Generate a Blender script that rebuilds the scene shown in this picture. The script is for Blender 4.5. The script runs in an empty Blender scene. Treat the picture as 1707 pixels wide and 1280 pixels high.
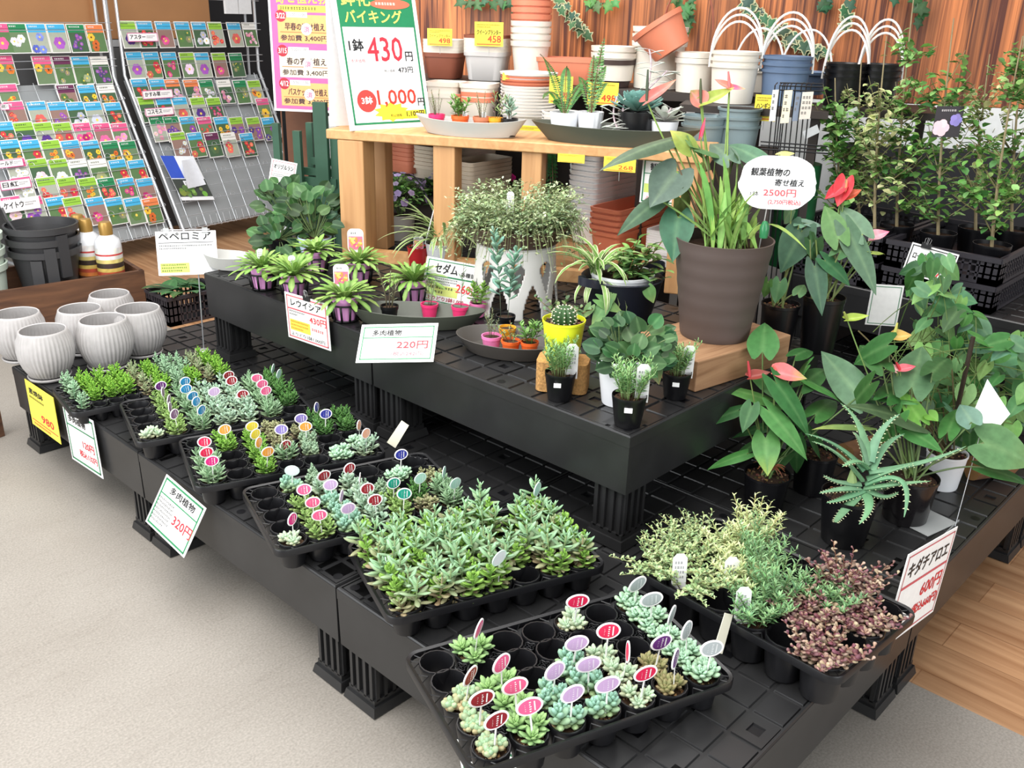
import bpy, math, random
import numpy as np
from mathutils import Vector, Matrix
SC = bpy.context.scene
COL = SC.collection
PI = math.pi

# ---------------------------------------------------------------- camera
FPX = 1553.813                      # focal length in pixels of the 1707 px wide frame
YAW, PITCH, ROLL = 0.74962, 0.38286, 0.02691
CAM = np.array([-0.98064, -0.51307, 1.44617])
_cy, _sy, _cp, _sp = math.cos(YAW), math.sin(YAW), math.cos(PITCH), math.sin(PITCH)
_f = np.array([_cy*_cp, _sy*_cp, -_sp]); _r = np.array([_sy, -_cy, 0.0]); _u = np.cross(_r, _f)
_c, _s = math.cos(ROLL), math.sin(ROLL)
MR = np.array([_c*_r + _s*_u, -_s*_r + _c*_u, _f])
cam_d = bpy.data.cameras.new('camera'); cam = bpy.data.objects.new('camera', cam_d); COL.objects.link(cam)
cam_d.sensor_width = 36.0; cam_d.lens = FPX/1707*36.0; cam_d.clip_start = .05; cam_d.clip_end = 60
mw = Matrix.Identity(4)
for i in range(3):
    mw[i][0], mw[i][1], mw[i][2], mw[i][3] = MR[0][i], MR[1][i], -MR[2][i], CAM[i]
cam.matrix_world = mw
SC.camera = cam

# ---------------------------------------------------------------- light
SC.view_settings.view_transform = 'Standard'; SC.view_settings.look = 'None'
SC.view_settings.gamma = 1.0; SC.view_settings.use_curve_mapping = False
SC.view_settings.exposure = 0.35
world = bpy.data.worlds.new('world'); SC.world = world; world.use_nodes = True
bg = world.node_tree.nodes['Background']; bg.inputs[0].default_value = (.97, .985, 1, 1); bg.inputs[1].default_value = .36
def area(name, loc, size, power, target, color=(1, 1, 1)):
    d = bpy.data.lights.new(name, 'AREA'); d.shape = 'RECTANGLE'; d.size, d.size_y = size; d.energy = power; d.color = color
    o = bpy.data.objects.new(name, d); COL.objects.link(o); o.location = loc
    o.rotation_euler = (Vector(target)-Vector(loc)).to_track_quat('-Z', 'Y').to_euler()
    return o
area('ceiling_lamp', (-0.5, 1.4, 3.3), (3.2, 5.2), 250, (-0.1, 1.7, 0), (1, .98, .95))
area('shop_window', (-5.0, 2.6, 2.0), (5.0, 2.6), 190, (1.0, 1.8, .4), (.95, .98, 1))
area('shop_entrance', (-0.6, -4.6, 2.2), (4.0, 2.6), 130, (1.2, 1.2, .5), (.95, .98, 1))

# ---------------------------------------------------------------- helpers
def lin(c):
    return tuple((x/12.92 if x <= .04045 else ((x+.055)/1.055)**2.4) for x in (v/255 for v in c))
def ray(px, py):
    return np.array([(px-853.5)/FPX, (640-py)/FPX, 1.0]) @ MR
def at(px, py, z):                  # the point of the level plane z seen at a pixel
    d = ray(px, py); return Vector(CAM + d*((z-CAM[2])/d[2]))
def atp(px, py, P, n):              # the point of the plane through P with normal n seen at a pixel
    d = ray(px, py); P = np.array(P, float); n = np.array(n, float)
    return Vector(CAM + d*(((P-CAM) @ n)/(d @ n)))
def atd(px, py, D):
    return Vector(CAM + ray(px, py)*D)
_mats = {}
def pm(name, rgb, rough=.5, metal=0.0, var=0.0, vscale=12.0, bump=0.0, spec=.5, alpha=1.0, trans=0.0, srgb=True):
    """principled material whose colour wanders a little through a noise texture"""
    if name in _mats: return _mats[name]
    m = bpy.data.materials.new(name); m.use_nodes = True; nt = m.node_tree; b = nt.nodes['Principled BSDF']
    c = lin(rgb) if srgb else rgb
    b.inputs['Base Color'].default_value = (*c, 1); b.inputs['Roughness'].default_value = rough
    b.inputs['Metallic'].default_value = metal; b.inputs['Specular IOR Level'].default_value = spec
    if alpha < 1: b.inputs['Alpha'].default_value = alpha
    if trans: b.inputs['Transmission Weight'].default_value = trans
    if var or bump:
        tc = nt.nodes.new('ShaderNodeTexCoord'); no = nt.nodes.new('ShaderNodeTexNoise')
        no.inputs['Scale'].default_value = vscale; no.inputs['Detail'].default_value = 5
        nt.links.new(tc.outputs['Object'], no.inputs['Vector'])
        if var:
            mr = nt.nodes.new('ShaderNodeMapRange'); mr.inputs['To Min'].default_value = 1-var; mr.inputs['To Max'].default_value = 1+var
            mr.inputs['From Min'].default_value = .25; mr.inputs['From Max'].default_value = .75
            nt.links.new(no.outputs['Fac'], mr.inputs['Value'])
            mx = nt.nodes.new('ShaderNodeMix'); mx.data_type = 'RGBA'; mx.blend_type = 'MULTIPLY'; mx.inputs[0].default_value = 1
            mx.inputs[6].default_value = (*c, 1); nt.links.new(mr.outputs['Result'], mx.inputs[7]); nt.links.new(mx.outputs[2], b.inputs['Base Color'])
        if bump:
            bu = nt.nodes.new('ShaderNodeBump'); bu.inputs['Strength'].default_value = bump; bu.inputs['Distance'].default_value = .004
            nt.links.new(no.outputs['Fac'], bu.inputs['Height']); nt.links.new(bu.outputs['Normal'], b.inputs['Normal'])
    _mats[name] = m; return m
def attr_mat(name, rough=.5, trans=0.0, spec=.5, var=.12, vscale=60.0):
    """material whose colour is the object's own colour attribute (leaf, petal and print colours)"""
    if name in _mats: return _mats[name]
    m = bpy.data.materials.new(name); m.use_nodes = True; nt = m.node_tree; b = nt.nodes['Principled BSDF']
    a = nt.nodes.new('ShaderNodeAttribute'); a.attribute_name = 'Col'
    tc = nt.nodes.new('ShaderNodeTexCoord'); no = nt.nodes.new('ShaderNodeTexNoise'); no.inputs['Scale'].default_value = vscale
    nt.links.new(tc.outputs['Object'], no.inputs['Vector'])
    mr = nt.nodes.new('ShaderNodeMapRange'); mr.inputs['To Min'].default_value = 1-var; mr.inputs['To Max'].default_value = 1+var
    mr.inputs['From Min'].default_value = .3; mr.inputs['From Max'].default_value = .7
    nt.links.new(no.outputs['Fac'], mr.inputs['Value'])
    mx = nt.nodes.new('ShaderNodeMix'); mx.data_type = 'RGBA'; mx.blend_type = 'MULTIPLY'; mx.inputs[0].default_value = 1
    nt.links.new(a.outputs['Color'], mx.inputs[6]); nt.links.new(mr.outputs['Result'], mx.inputs[7])
    nt.links.new(mx.outputs[2], b.inputs['Base Color'])
    b.inputs['Roughness'].default_value = rough; b.inputs['Specular IOR Level'].default_value = spec
    if trans:
        t = nt.nodes.new('ShaderNodeBsdfTranslucent'); nt.links.new(mx.outputs[2], t.inputs['Color'])
        s = nt.nodes.new('ShaderNodeMixShader'); s.inputs[0].default_value = trans
        nt.links.new(b.outputs[0], s.inputs[1]); nt.links.new(t.outputs[0], s.inputs[2]); nt.links.new(s.outputs[0], nt.nodes['Material Output'].inputs[0])
    _mats[name] = m; return m

class MB:
    """collects geometry and links it as one mesh object"""
    def __init__(s): s.v = []; s.f = []; s.m = []; s.c = []; s.usec = False
    def add(s, vs, fs, mi=0, col=None):
        n = len(s.v)
        s.v.extend([tuple(map(float, p)) for p in vs]); s.f.extend([tuple(i+n for i in f) for f in fs]); s.m.extend([mi]*len(fs))
        if col is None: s.c.extend([(1, 1, 1)]*len(vs))
        else:
            s.usec = True
            if isinstance(col[0], (tuple, list)): s.c.extend([tuple(c) for c in col])
            else: s.c.extend([tuple(col)]*len(vs))
    def box(s, c, d, rz=0.0, mi=0, col=None, taper=1.0):
        x, y, z = (k/2 for k in d); ca, sa = math.cos(rz), math.sin(rz); vs = []
        for dz, t in ((-z, taper), (z, 1.0)):
            for a, b in ((-x, -y), (x, -y), (x, y), (-x, y)):
                a *= t; b *= t; vs.append((c[0]+a*ca-b*sa, c[1]+a*sa+b*ca, c[2]+dz))
        s.add(vs, [(3, 2, 1, 0), (4, 5, 6, 7), (0, 1, 5, 4), (1, 2, 6, 5), (2, 3, 7, 6), (3, 0, 4, 7)], mi, col)
    def obox(s, c, ax, ay, az, d, mi=0, col=None):   # box on its own axes
        c = Vector(c); ax, ay, az = (Vector(a).normalized()*k/2 for a, k in zip((ax, ay, az), d)); vs = []
        for k in (-1, 1):
            for a, b in ((-1, -1), (1, -1), (1, 1), (-1, 1)): vs.append(c+ax*a+ay*b+az*k)
        s.add(vs, [(3, 2, 1, 0), (4, 5, 6, 7), (0, 1, 5, 4), (1, 2, 6, 5), (2, 3, 7, 6), (3, 0, 4, 7)], mi, col)
    def prism(s, out, z0, z1, mi=0, col=None, T=None):
        n = len(out); vs = [(x, y, z0) for x, y in out]+[(x, y, z1) for x, y in out]
        if T is not None: vs = [T @ Vector(p) for p in vs]
        s.add(vs, [tuple(range(n-1, -1, -1)), tuple(range(n, 2*n))]+[(i, (i+1) % n, n+(i+1) % n, n+i) for i in range(n)], mi, col)
    def lathe(s, prof, n=24, c=(0, 0, 0), mi=0, col=None, sx=1.0, sy=1.0, rz=0.0, cap0=False, cap1=False, fn=None):
        vs = []; k = len(prof); ca, sa = math.cos(rz), math.sin(rz)
        for i in range(n):
            a = 2*PI*i/n
            for r, z in prof:
                if fn: r, z = fn(a, r, z)
                x, y = r*math.cos(a)*sx, r*math.sin(a)*sy
                vs.append((c[0]+x*ca-y*sa, c[1]+x*sa+y*ca, c[2]+z))
        fs = [(i*k+j, ((i+1) % n)*k+j, ((i+1) % n)*k+j+1, i*k+j+1) for i in range(n) for j in range(k-1)]
        if cap0: fs.append(tuple(i*k for i in range(n-1, -1, -1)))
        if cap1: fs.append(tuple(i*k+k-1 for i in range(n)))
        s.add(vs, fs, mi, col)
    def tube(s, pts, r, n=6, mi=0, col=None, closed=False):
        pts = [Vector(p) for p in pts]; m = len(pts); vs = []; cols = []
        rr = r if isinstance(r, (list, tuple)) else [r]*m
        up = None
        for i, p in enumerate(pts):
            t = (pts[(i+1) % m if closed else min(i+1, m-1)]-pts[(i-1) % m if closed else max(i-1, 0)])
            if t.length < 1e-9: t = Vector((0, 0, 1))
            t.normalize()
            if up is None: up = Vector((0, 0, 1)) if abs(t.z) < .9 else Vector((1, 0, 0))
            a = t.cross(up)
            if a.length < 1e-6: a = t.orthogonal()
            a.normalize(); b = a.cross(t); up = b
            for j in range(n):
                q = 2*PI*j/n; vs.append(p+(a*math.cos(q)+b*math.sin(q))*rr[i])
                if col is not None and isinstance(col[0], (tuple, list)): cols.append(col[i])
        seg = m if closed else m-1
        fs = [(i*n+j, ((i+1) % m)*n+j, ((i+1) % m)*n+(j+1) % n, i*n+(j+1) % n) for i in range(seg) for j in range(n)]
        if not closed: fs += [tuple(range(n)), tuple(range((m-1)*n+n-1, (m-1)*n-1, -1))]
        s.add(vs, fs, mi, cols if cols else col)
    def quad(s, a, b, c, d, mi=0, col=None): s.add([a, b, c, d], [(0, 1, 2, 3)], mi, col)
    def disc(s, c, ax, ay, rx, ry=None, n=16, mi=0, col=None):
        c = Vector(c); ax = Vector(ax); ay = Vector(ay); ry = ry or rx
        s.add([c+ax*(rx*math.cos(2*PI*i/n))+ay*(ry*math.sin(2*PI*i/n)) for i in range(n)], [tuple(range(n))], mi, col)
    def mesh(s, name, mats, smooth=True):
        me = bpy.data.meshes.new(name); me.from_pydata(s.v, [], s.f)
        mats = mats if isinstance(mats, (list, tuple)) else [mats]
        for m in mats: me.materials.append(m)
        if len(mats) > 1: me.polygons.foreach_set('material_index', s.m)
        if s.usec:
            a = me.color_attributes.new('Col', 'FLOAT_COLOR', 'POINT')
            a.data.foreach_set('color', np.array([(*lin([k*255 for k in c]), 1) for c in s.c], dtype=np.float32).ravel())
        if smooth: me.shade_smooth(); 
        me.update(); return me
    def build(s, name, mats, parent=None, smooth=True, sharp=40):
        return mk(name, sharpen(s.mesh(name, mats, smooth), sharp) if smooth else s.mesh(name, mats, False), parent)
def sharpen(me, deg=40):
    me.set_sharp_from_angle(angle=math.radians(deg)); return me
def mk(name, me, parent=None, loc=None, rot=None, scale=None):
    o = bpy.data.objects.new(name, me); COL.objects.link(o)
    if parent is not None: o.parent = parent
    if loc is not None: o.location = loc
    if rot is not None: o.rotation_euler = rot
    if scale is not None: o.scale = (scale,)*3 if isinstance(scale, (int, float)) else scale
    return o
def tag(o, label, cat, group=None, kind=None):
    if label: o['label'] = label
    if cat: o['category'] = cat
    if group: o['group'] = group
    if kind: o['kind'] = kind
    return o
def thing(name, label, cat, loc=(0, 0, 0), rz=0.0, group=None):
    o = bpy.data.objects.new(name, None); COL.objects.link(o); o.empty_display_size = .05
    o.location = loc; o.rotation_euler = (0, 0, rz)
    return tag(o, label, cat, group)
def struct(name, mb, mats, smooth=False):
    o = mb.build(name, mats, None, smooth); o['kind'] = 'structure'; return o
def dup(root, loc=None, rz=None, label=None, group=None):
    r = root.copy(); COL.objects.link(r)
    if loc is not None: r.location = loc
    if rz is not None: r.rotation_euler = (0, 0, rz)
    if label: r['label'] = label
    if group: r['group'] = group
    for ch in list(root.children):
        c = ch.copy(); COL.objects.link(c); c.parent = r
        for g in list(ch.children):
            d = g.copy(); COL.objects.link(d); d.parent = c
    return r
_tx = {}
def text_geo(body):
    """the outline of a line of writing, one unit high"""
    if body not in _tx:
        c = bpy.data.curves.new('writing', 'FONT'); c.body = body; c.resolution_u = 2
        o = bpy.data.objects.new('writing', c); COL.objects.link(o)
        me = bpy.data.meshes.new_from_object(o.evaluated_get(bpy.context.evaluated_depsgraph_get()))
        v = np.array([q.co[:2] for q in me.vertices]) if len(me.vertices) else np.zeros((1, 2))
        f = [tuple(p.vertices) for p in me.polygons]
        bpy.data.objects.remove(o); bpy.data.curves.remove(c); bpy.data.meshes.remove(me)
        v = v-v.min(0); _tx[body] = (v, f, v.max(0))
    return _tx[body]
def write(mb, body, O, ax, ay, x, y, h, w=None, mi=0, col=None, shear=0.0, lift=.0008, bold=0.0):
    """writing on a flat face: O its origin, ax/ay its unit axes, (x, y) the lower left corner, h the height, w the width"""
    if not bold and h > .013: bold = h*.04
    v, f, mx = text_geo(body); ax = Vector(ax); ay = Vector(ay); n = ax.cross(ay); O = Vector(O)
    k = h/max(mx[1], 1e-6); kx = (w/max(mx[0], 1e-6)) if w else k
    offs = [(0, 0)] if not bold else [(0, 0), (bold, 0), (0, bold), (bold, bold)]
    for i, (bx, by) in enumerate(offs):
        mb.add([O+ax*(x+bx+p[0]*kx+shear*p[1]*k)+ay*(y+by+p[1]*k)+n*(lift+i*.00005) for p in v], f, mi, col)
def scribble(mb, O, ax, ay, x, y, w, h, rows, rng, mi=0, col=None, lift=.0008):
    """rows of print too small to read: short strokes"""
    ax = Vector(ax); ay = Vector(ay); n = ax.cross(ay); O = Vector(O); lh = h/rows
    for r in range(rows):
        cx = x; end = x+w*(1 if r < rows-1 else rng.uniform(.5, .9))
        while cx < end-lh*.5:
            ww = lh*rng.uniform(.25, .6); yy = y+h-(r+1)*lh+lh*.3
            for q in range(2):
                a = O+ax*cx+ay*(yy+lh*(.05+.28*q))+n*lift
                mb.quad(a, a+ax*ww, a+ax*ww+ay*lh*.13, a+ay*lh*.13, mi, col)
            a = O+ax*(cx+ww*rng.uniform(.2, .6))+ay*yy+n*lift
            mb.quad(a, a+ax*lh*.1, a+ax*lh*.1+ay*lh*.55, a+ay*lh*.55, mi, col)
            cx += ww+lh*.2
def frame_line(mb, O, ax, ay, x0, y0, x1, y1, t, mi=0, col=None, lift=.0008):
    ax = Vector(ax); ay = Vector(ay); n = ax.cross(ay); O = Vector(O)+n*lift
    for a, b, c, d in ((x0, y0, x1, y0+t), (x0, y1-t, x1, y1), (x0, y0, x0+t, y1), (x1-t, y0, x1, y1)):
        mb.quad(O+ax*a+ay*b, O+ax*c+ay*b, O+ax*c+ay*d, O+ax*a+ay*d, mi, col)
def rect(mb, O, ax, ay, x0, y0, x1, y1, mi=0, col=None, lift=.0006):
    ax = Vector(ax); ay = Vector(ay); n = ax.cross(ay); O = Vector(O)+n*lift
    mb.quad(O+ax*x0+ay*y0, O+ax*x1+ay*y0, O+ax*x1+ay*y1, O+ax*x0+ay*y1, mi, col)
def rrect(w, h, r, k=4):
    o = []
    for cx, cy, a0 in ((w/2-r, h/2-r, 0), (-w/2+r, h/2-r, 90), (-w/2+r, -h/2+r, 180), (w/2-r, -h/2+r, 270)):
        for i in range(k+1):
            a = math.radians(a0+90*i/k); o.append((cx+r*math.cos(a), cy+r*math.sin(a)))
    return o
def mixc(a, b, t): return tuple(a[i]*(1-t)+b[i]*t for i in range(3))
def C3(r, g, b): return (r/255, g/255, b/255)
def jit(c, rng, k=.06):
    f = 1+rng.uniform(-k, k); return tuple(max(0, min(1, v*f+rng.uniform(-k, k)*.3)) for v in c)
# ---------------------------------------------------------------- materials
BLACKP = pm('black_plastic', (37, 37, 38), .34, var=.25, vscale=9, bump=.05)
TRAYP = pm('tray_plastic', (20, 20, 23), .38, var=.1)
POTB = pm('black_pot_plastic', (15, 15, 18), .32, var=.1)
LEAF = attr_mat('leaf', .48, .14, spec=.3, var=.12)
SUCC = attr_mat('succulent_leaf', .55, .06, spec=.35, var=.1)
PAINT = attr_mat('print', .5, 0, var=.03)
WHITE = pm('white_plastic', (232, 234, 238), .4, var=.03)
PAPER = pm('white_card', (244, 244, 242), .45, var=.02)
SOIL = attr_mat('potting_soil', .9, 0, spec=.2, var=.3, vscale=200)
CHROME = pm('chrome_wire', (205, 208, 212), .3, .65)

# ---------------------------------------------------------------- floor, walls
def floor_material():
    m = bpy.data.materials.new('floor_vinyl'); m.use_nodes = True; nt = m.node_tree; b = nt.nodes['Principled BSDF']
    tc = nt.nodes.new('ShaderNodeTexCoord')
    n1 = nt.nodes.new('ShaderNodeTexNoise'); n1.inputs['Scale'].default_value = 190; n1.inputs['Detail'].default_value = 6
    n2 = nt.nodes.new('ShaderNodeTexNoise'); n2.inputs['Scale'].default_value = 3; n2.inputs['Detail'].default_value = 6
    mv = nt.nodes.new('ShaderNodeMapping'); mv.inputs['Scale'].default_value = (1.2, 9, 1); mv.inputs['Rotation'].default_value = (0, 0, .7)
    n3 = nt.nodes.new('ShaderNodeTexNoise'); n3.inputs['Scale'].default_value = 2.2; n3.inputs['Detail'].default_value = 8; n3.inputs['Distortion'].default_value = 1.5
    for n in (n1, n2): nt.links.new(tc.outputs['Object'], n.inputs['Vector'])
    nt.links.new(tc.outputs['Object'], mv.inputs['Vector']); nt.links.new(mv.outputs['Vector'], n3.inputs['Vector'])
    r1 = nt.nodes.new('ShaderNodeValToRGB'); r1.color_ramp.elements[0].position = .3; r1.color_ramp.elements[1].position = .7
    r1.color_ramp.elements[0].color = (*lin((132, 127, 120)), 1); r1.color_ramp.elements[1].color = (*lin((157, 151, 143)), 1)
    nt.links.new(n1.outputs['Fac'], r1.inputs['Fac'])
    r2 = nt.nodes.new('ShaderNodeValToRGB'); r2.color_ramp.elements[0].position = .35; r2.color_ramp.elements[1].position = .65
    r2.color_ramp.elements[0].color = (.9, .89, .88, 1); r2.color_ramp.elements[1].color = (1, 1, 1, 1)
    nt.links.new(n2.outputs['Fac'], r2.inputs['Fac'])
    r3 = nt.nodes.new('ShaderNodeValToRGB'); r3.color_ramp.elements[0].position = .485; r3.color_ramp.elements[1].position = .5
    r3.color_ramp.elements[0].color = (1, 1, 1, 1); r3.color_ramp.elements[1].color = (.86, .85, .84, 1)
    e = r3.color_ramp.elements.new(.515); e.color = (1, 1, 1, 1)
    nt.links.new(n3.outputs['Fac'], r3.inputs['Fac'])
    a = nt.nodes.new('ShaderNodeMix'); a.data_type = 'RGBA'; a.blend_type = 'MULTIPLY'; a.inputs[0].default_value = 1
    c = nt.nodes.new('ShaderNodeMix'); c.data_type = 'RGBA'; c.blend_type = 'MULTIPLY'; c.inputs[0].default_value = .6
    nt.links.new(r1.outputs[0], a.inputs[6]); nt.links.new(r2.outputs[0], a.inputs[7]); nt.links.new(a.outputs[2], c.inputs[6]); nt.links.new(r3.outputs[0], c.inputs[7])
    nt.links.new(c.outputs[2], b.inputs['Base Color']); b.inputs['Roughness'].default_value = .55
    return m
def wood_material(name, c1, c2, plank=(.12, .9), grain=(2, 30), rot=0.0, rough=.45, gap=.0015, tint=.25, axes='XY', streak=.55):
    """planks with grain; plank = width, length; the grain runs along local Y of the mapped plane"""
    m = bpy.data.materials.new(name); m.use_nodes = True; nt = m.node_tree; b = nt.nodes['Principled BSDF']
    tc = nt.nodes.new('ShaderNodeTexCoord'); mp = nt.nodes.new('ShaderNodeMapping')
    mp.inputs['Rotation'].default_value = (0, 0, rot)
    if axes == 'XZ': mp.inputs['Rotation'].default_value = (-PI/2, 0, 0)
    if axes == 'YZ': mp.inputs['Rotation'].default_value = (-PI/2, 0, -PI/2)
    nt.links.new(tc.outputs['Object'], mp.inputs['Vector'])
    br = nt.nodes.new('ShaderNodeTexBrick'); br.offset = .37; br.inputs['Scale'].default_value = 1
    sw = nt.nodes.new('ShaderNodeSeparateXYZ'); cb = nt.nodes.new('ShaderNodeCombineXYZ')
    nt.links.new(mp.outputs['Vector'], sw.inputs[0]); nt.links.new(sw.outputs[1], cb.inputs[0]); nt.links.new(sw.outputs[0], cb.inputs[1])
    nt.links.new(cb.outputs[0], br.inputs['Vector'])
    br.inputs['Brick Width'].default_value = plank[1]; br.inputs['Row Height'].default_value = plank[0]; br.inputs['Mortar Size'].default_value = gap
    br.inputs['Color1'].default_value = (1-tint, 1-tint, 1-tint, 1); br.inputs['Color2'].default_value = (1+tint*.3, 1+tint*.3, 1+tint*.3, 1); br.inputs['Mortar'].default_value = (.6, .55, .52, 1)
    g = nt.nodes.new('ShaderNodeMapping'); g.inputs['Scale'].default_value = (grain[1], grain[0], grain[1])
    nt.links.new(mp.outputs['Vector'], g.inputs['Vector'])
    no = nt.nodes.new('ShaderNodeTexNoise'); no.inputs['Scale'].default_value = 1; no.inputs['Detail'].default_value = 7; no.inputs['Distortion'].default_value = 1.2
    nt.links.new(g.outputs['Vector'], no.inputs['Vector'])
    r = nt.nodes.new('ShaderNodeValToRGB'); r.color_ramp.elements[0].position = .5-streak/3; r.color_ramp.elements[1].position = .5+streak/3
    r.color_ramp.elements[0].color = (*lin(c1), 1); r.color_ramp.elements[1].color = (*lin(c2), 1)
    nt.links.new(no.outputs['Fac'], r.inputs['Fac'])
    a = nt.nodes.new('ShaderNodeMix'); a.data_type = 'RGBA'; a.blend_type = 'MULTIPLY'; a.inputs[0].default_value = 1
    nt.links.new(r.outputs[0], a.inputs[6]); nt.links.new(br.outputs['Color'], a.inputs[7]); nt.links.new(a.outputs[2], b.inputs['Base Color'])
    b.inputs['Roughness'].default_value = rough
    return m
FLOOR = floor_material()
FWOOD = wood_material('floor_wood_print', (158, 112, 76), (202, 158, 118), (.13, 1.1), (1.6, 22), 0, .4)
mb = MB(); mb.quad((-9, -7, 0), (.975, -7, 0), (.975, 9, 0), (-9, 9, 0)); struct('floor', mb, FLOOR)
mb = MB(); mb.quad((.975, -7, 0), (9, -7, 0), (9, 9, 0), (.975, 9, 0)); o = struct('floor_wood', mb, FWOOD)

# ---------------------------------------------------------------- display platforms
W = .9
Z1, Z2, FH = .29, .589, .146
def platform_meshes():
    d = MB(); n = 12; p = W/n; t = .004
    d.box((W/2, W/2, -t-.012), (W-.004, W-.004, .024))
    for i in range(n):
        for j in range(n):
            x0, x1, y0, y1 = i*p+.004, (i+1)*p-.004, j*p+.004, (j+1)*p-.004
            if i == 0: x0 = .011
            if j == 0: y0 = .011
            if i == n-1: x1 = W-.011
            if j == n-1: y1 = W-.011
            cx, cy = (x0+x1)/2, (y0+y1)/2
            if (i % 4 == 1 and j % 4 == 2) or (i % 4 == 3 and j % 5 == 0):
                h = .013
                o = [(x0, y0), (x1, y0), (x1, y1), (x0, y1)]; q = [(cx-h, cy-h), (cx+h, cy-h), (cx+h, cy+h), (cx-h, cy+h)]
                d.add([(a, b, 0) for a, b in o+q]+[(a, b, -t) for a, b in o+q],
                      [(k, (k+1) % 4, 4+(k+1) % 4, 4+k) for k in range(4)]+[(8+k, 8+(k+1) % 4, (k+1) % 4, k) for k in range(4)]+[(4+k, 4+(k+1) % 4, 12+(k+1) % 4, 12+k) for k in range(4)])
                d.add([(a, b, -t+.0004) for a, b in q], [(0, 1, 2, 3)], 1)  # hole floor in a darker plastic: shade inside is put into the colour
            else:
                b = .0015
                d.add([(x0, y0, -t), (x1, y0, -t), (x1, y1, -t), (x0, y1, -t), (x0+b, y0+b, 0), (x1-b, y0+b, 0), (x1-b, y1-b, 0), (x0+b, y1-b, 0)],
                      [(4, 5, 6, 7), (0, 1, 5, 4), (1, 2, 6, 5), (2, 3, 7, 6), (3, 0, 4, 7)])
    for cx, cy in ((.03, .03), (W-.03, .03), (.03, W-.03), (W-.03, W-.03), (.03, W/2-.03), (W/2-.03, .03), (W-.03, W/2+.03), (W/2+.03, W-.03)):
        d.lathe([(0, .0006), (.011, .0006)], 14, (cx, cy, 0), 1)  # flat dark discs drawn as holes, their inner shade put into the colour
    s = MB(); e = .0025
    rim = [(e, e), (W-e, e), (W-e, W-e), (e, W-e)]; inn = [(.009, .009), (W-.009, .009), (W-.009, W-.009), (.009, W-.009)]
    low = [(e+.002, e+.002), (W-e-.002, e+.002), (W-e-.002, W-e-.002), (e+.002, W-e-.002)]
    s.add([(a, b, -.003) for a, b in rim]+[(a, b, .0005) for a, b in [(x+(.002 if x < .4 else -.002), y+(.002 if y < .4 else -.002)) for x, y in rim]]+[(a, b, .0005) for a, b in inn]+[(a, b, -FH) for a, b in low]+[(a, b, -FH) for a, b in [(x+(.006 if x < .4 else -.006), y+(.006 if y < .4 else -.006)) for x, y in low]]+[(a, b, -.02) for a, b in inn],
          [f for k in range(4) for f in ((k, (k+1) % 4, 4+(k+1) % 4, 4+k), (4+k, 4+(k+1) % 4, 8+(k+1) % 4, 8+k), (12+k, 12+(k+1) % 4, (k+1) % 4, k), (16+k, 16+(k+1) % 4, 12+(k+1) % 4, 12+k), (20+k, 20+(k+1) % 4, 16+(k+1) % 4, 16+k), (8+k, 8+(k+1) % 4, 20+(k+1) % 4, 20+k))])
    g = MB(); L = .09
    g.box((L/2, L/2, -.13), (L-.016, L-.016, .26)); g.box((L/2, L/2, -.276), (L+.010, L+.010, .022), taper=1.1)
    g.box((L/2, L/2, -.258), (L, L, .014))
    for k in range(4):
        for q in (-.034, -.012, .012, .034):
            a = (q, -L/2+.004) if k == 0 else (q, L/2-.004) if k == 1 else (-L/2+.004, q) if k == 2 else (L/2-.004, q)
            g.box((L/2+a[0], L/2+a[1], -.19), ((.009, .008, .13) if k < 2 else (.008, .009, .13)))
    return d.mesh('deck', [BLACKP, POTB], False), s.mesh('skirt', BLACKP, False), g.mesh('leg', BLACKP, False)
DECK, SKIRT, LEG = platform_meshes()
def platform(x, y, z, label, group, legh=.287):
    t = thing('display_platform', label, 'display platform', (x, y, z), 0, group)
    mk('deck', DECK, t); mk('skirt', SKIRT, t)
    for a, b in ((.014, .014), (W-.104, .014), (.014, W-.104), (W-.104, W-.104)):
        mk('leg', LEG, t, (a, b, 0), None, (1, 1, legh/.287))
    return t
low = {(0, 0): 'low black platform under the front succulent tray, bare at its near corner', (0, 1): 'low black platform in the middle of the aisle row, big succulent tray on its seam',
       (0, 2): 'low black platform at the aisle end, carrying the grey ribbed pots', (1, 0): 'low black platform carrying the aloe and the red anthuriums',
       (1, 1): 'low black platform hidden mostly beneath the raised platform corner', (1, 2): 'low black platform behind the grey pots beneath the lewisia end',
       (2, 0): 'low black platform at the rear below the vine and stacked crates'}
for (i, j), l in low.items():
    platform(i*W, j*W, Z1, l, 'low black display platforms')
XU, YU = .54, .547
platform(XU, YU, Z2, 'raised black platform carrying the cactus, navy bucket and big brown pot', 'raised black display platforms', Z2-Z1-.003)
platform(XU, YU+W, Z2, 'raised black platform carrying the lewisias and the plank table post', 'raised black display platforms', Z2-Z1-.003)
platform(2.08, .12, Z2, 'raised black platform at the rear carrying the crates of shrubs', 'raised black display platforms', Z2-Z1-.003)
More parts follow.
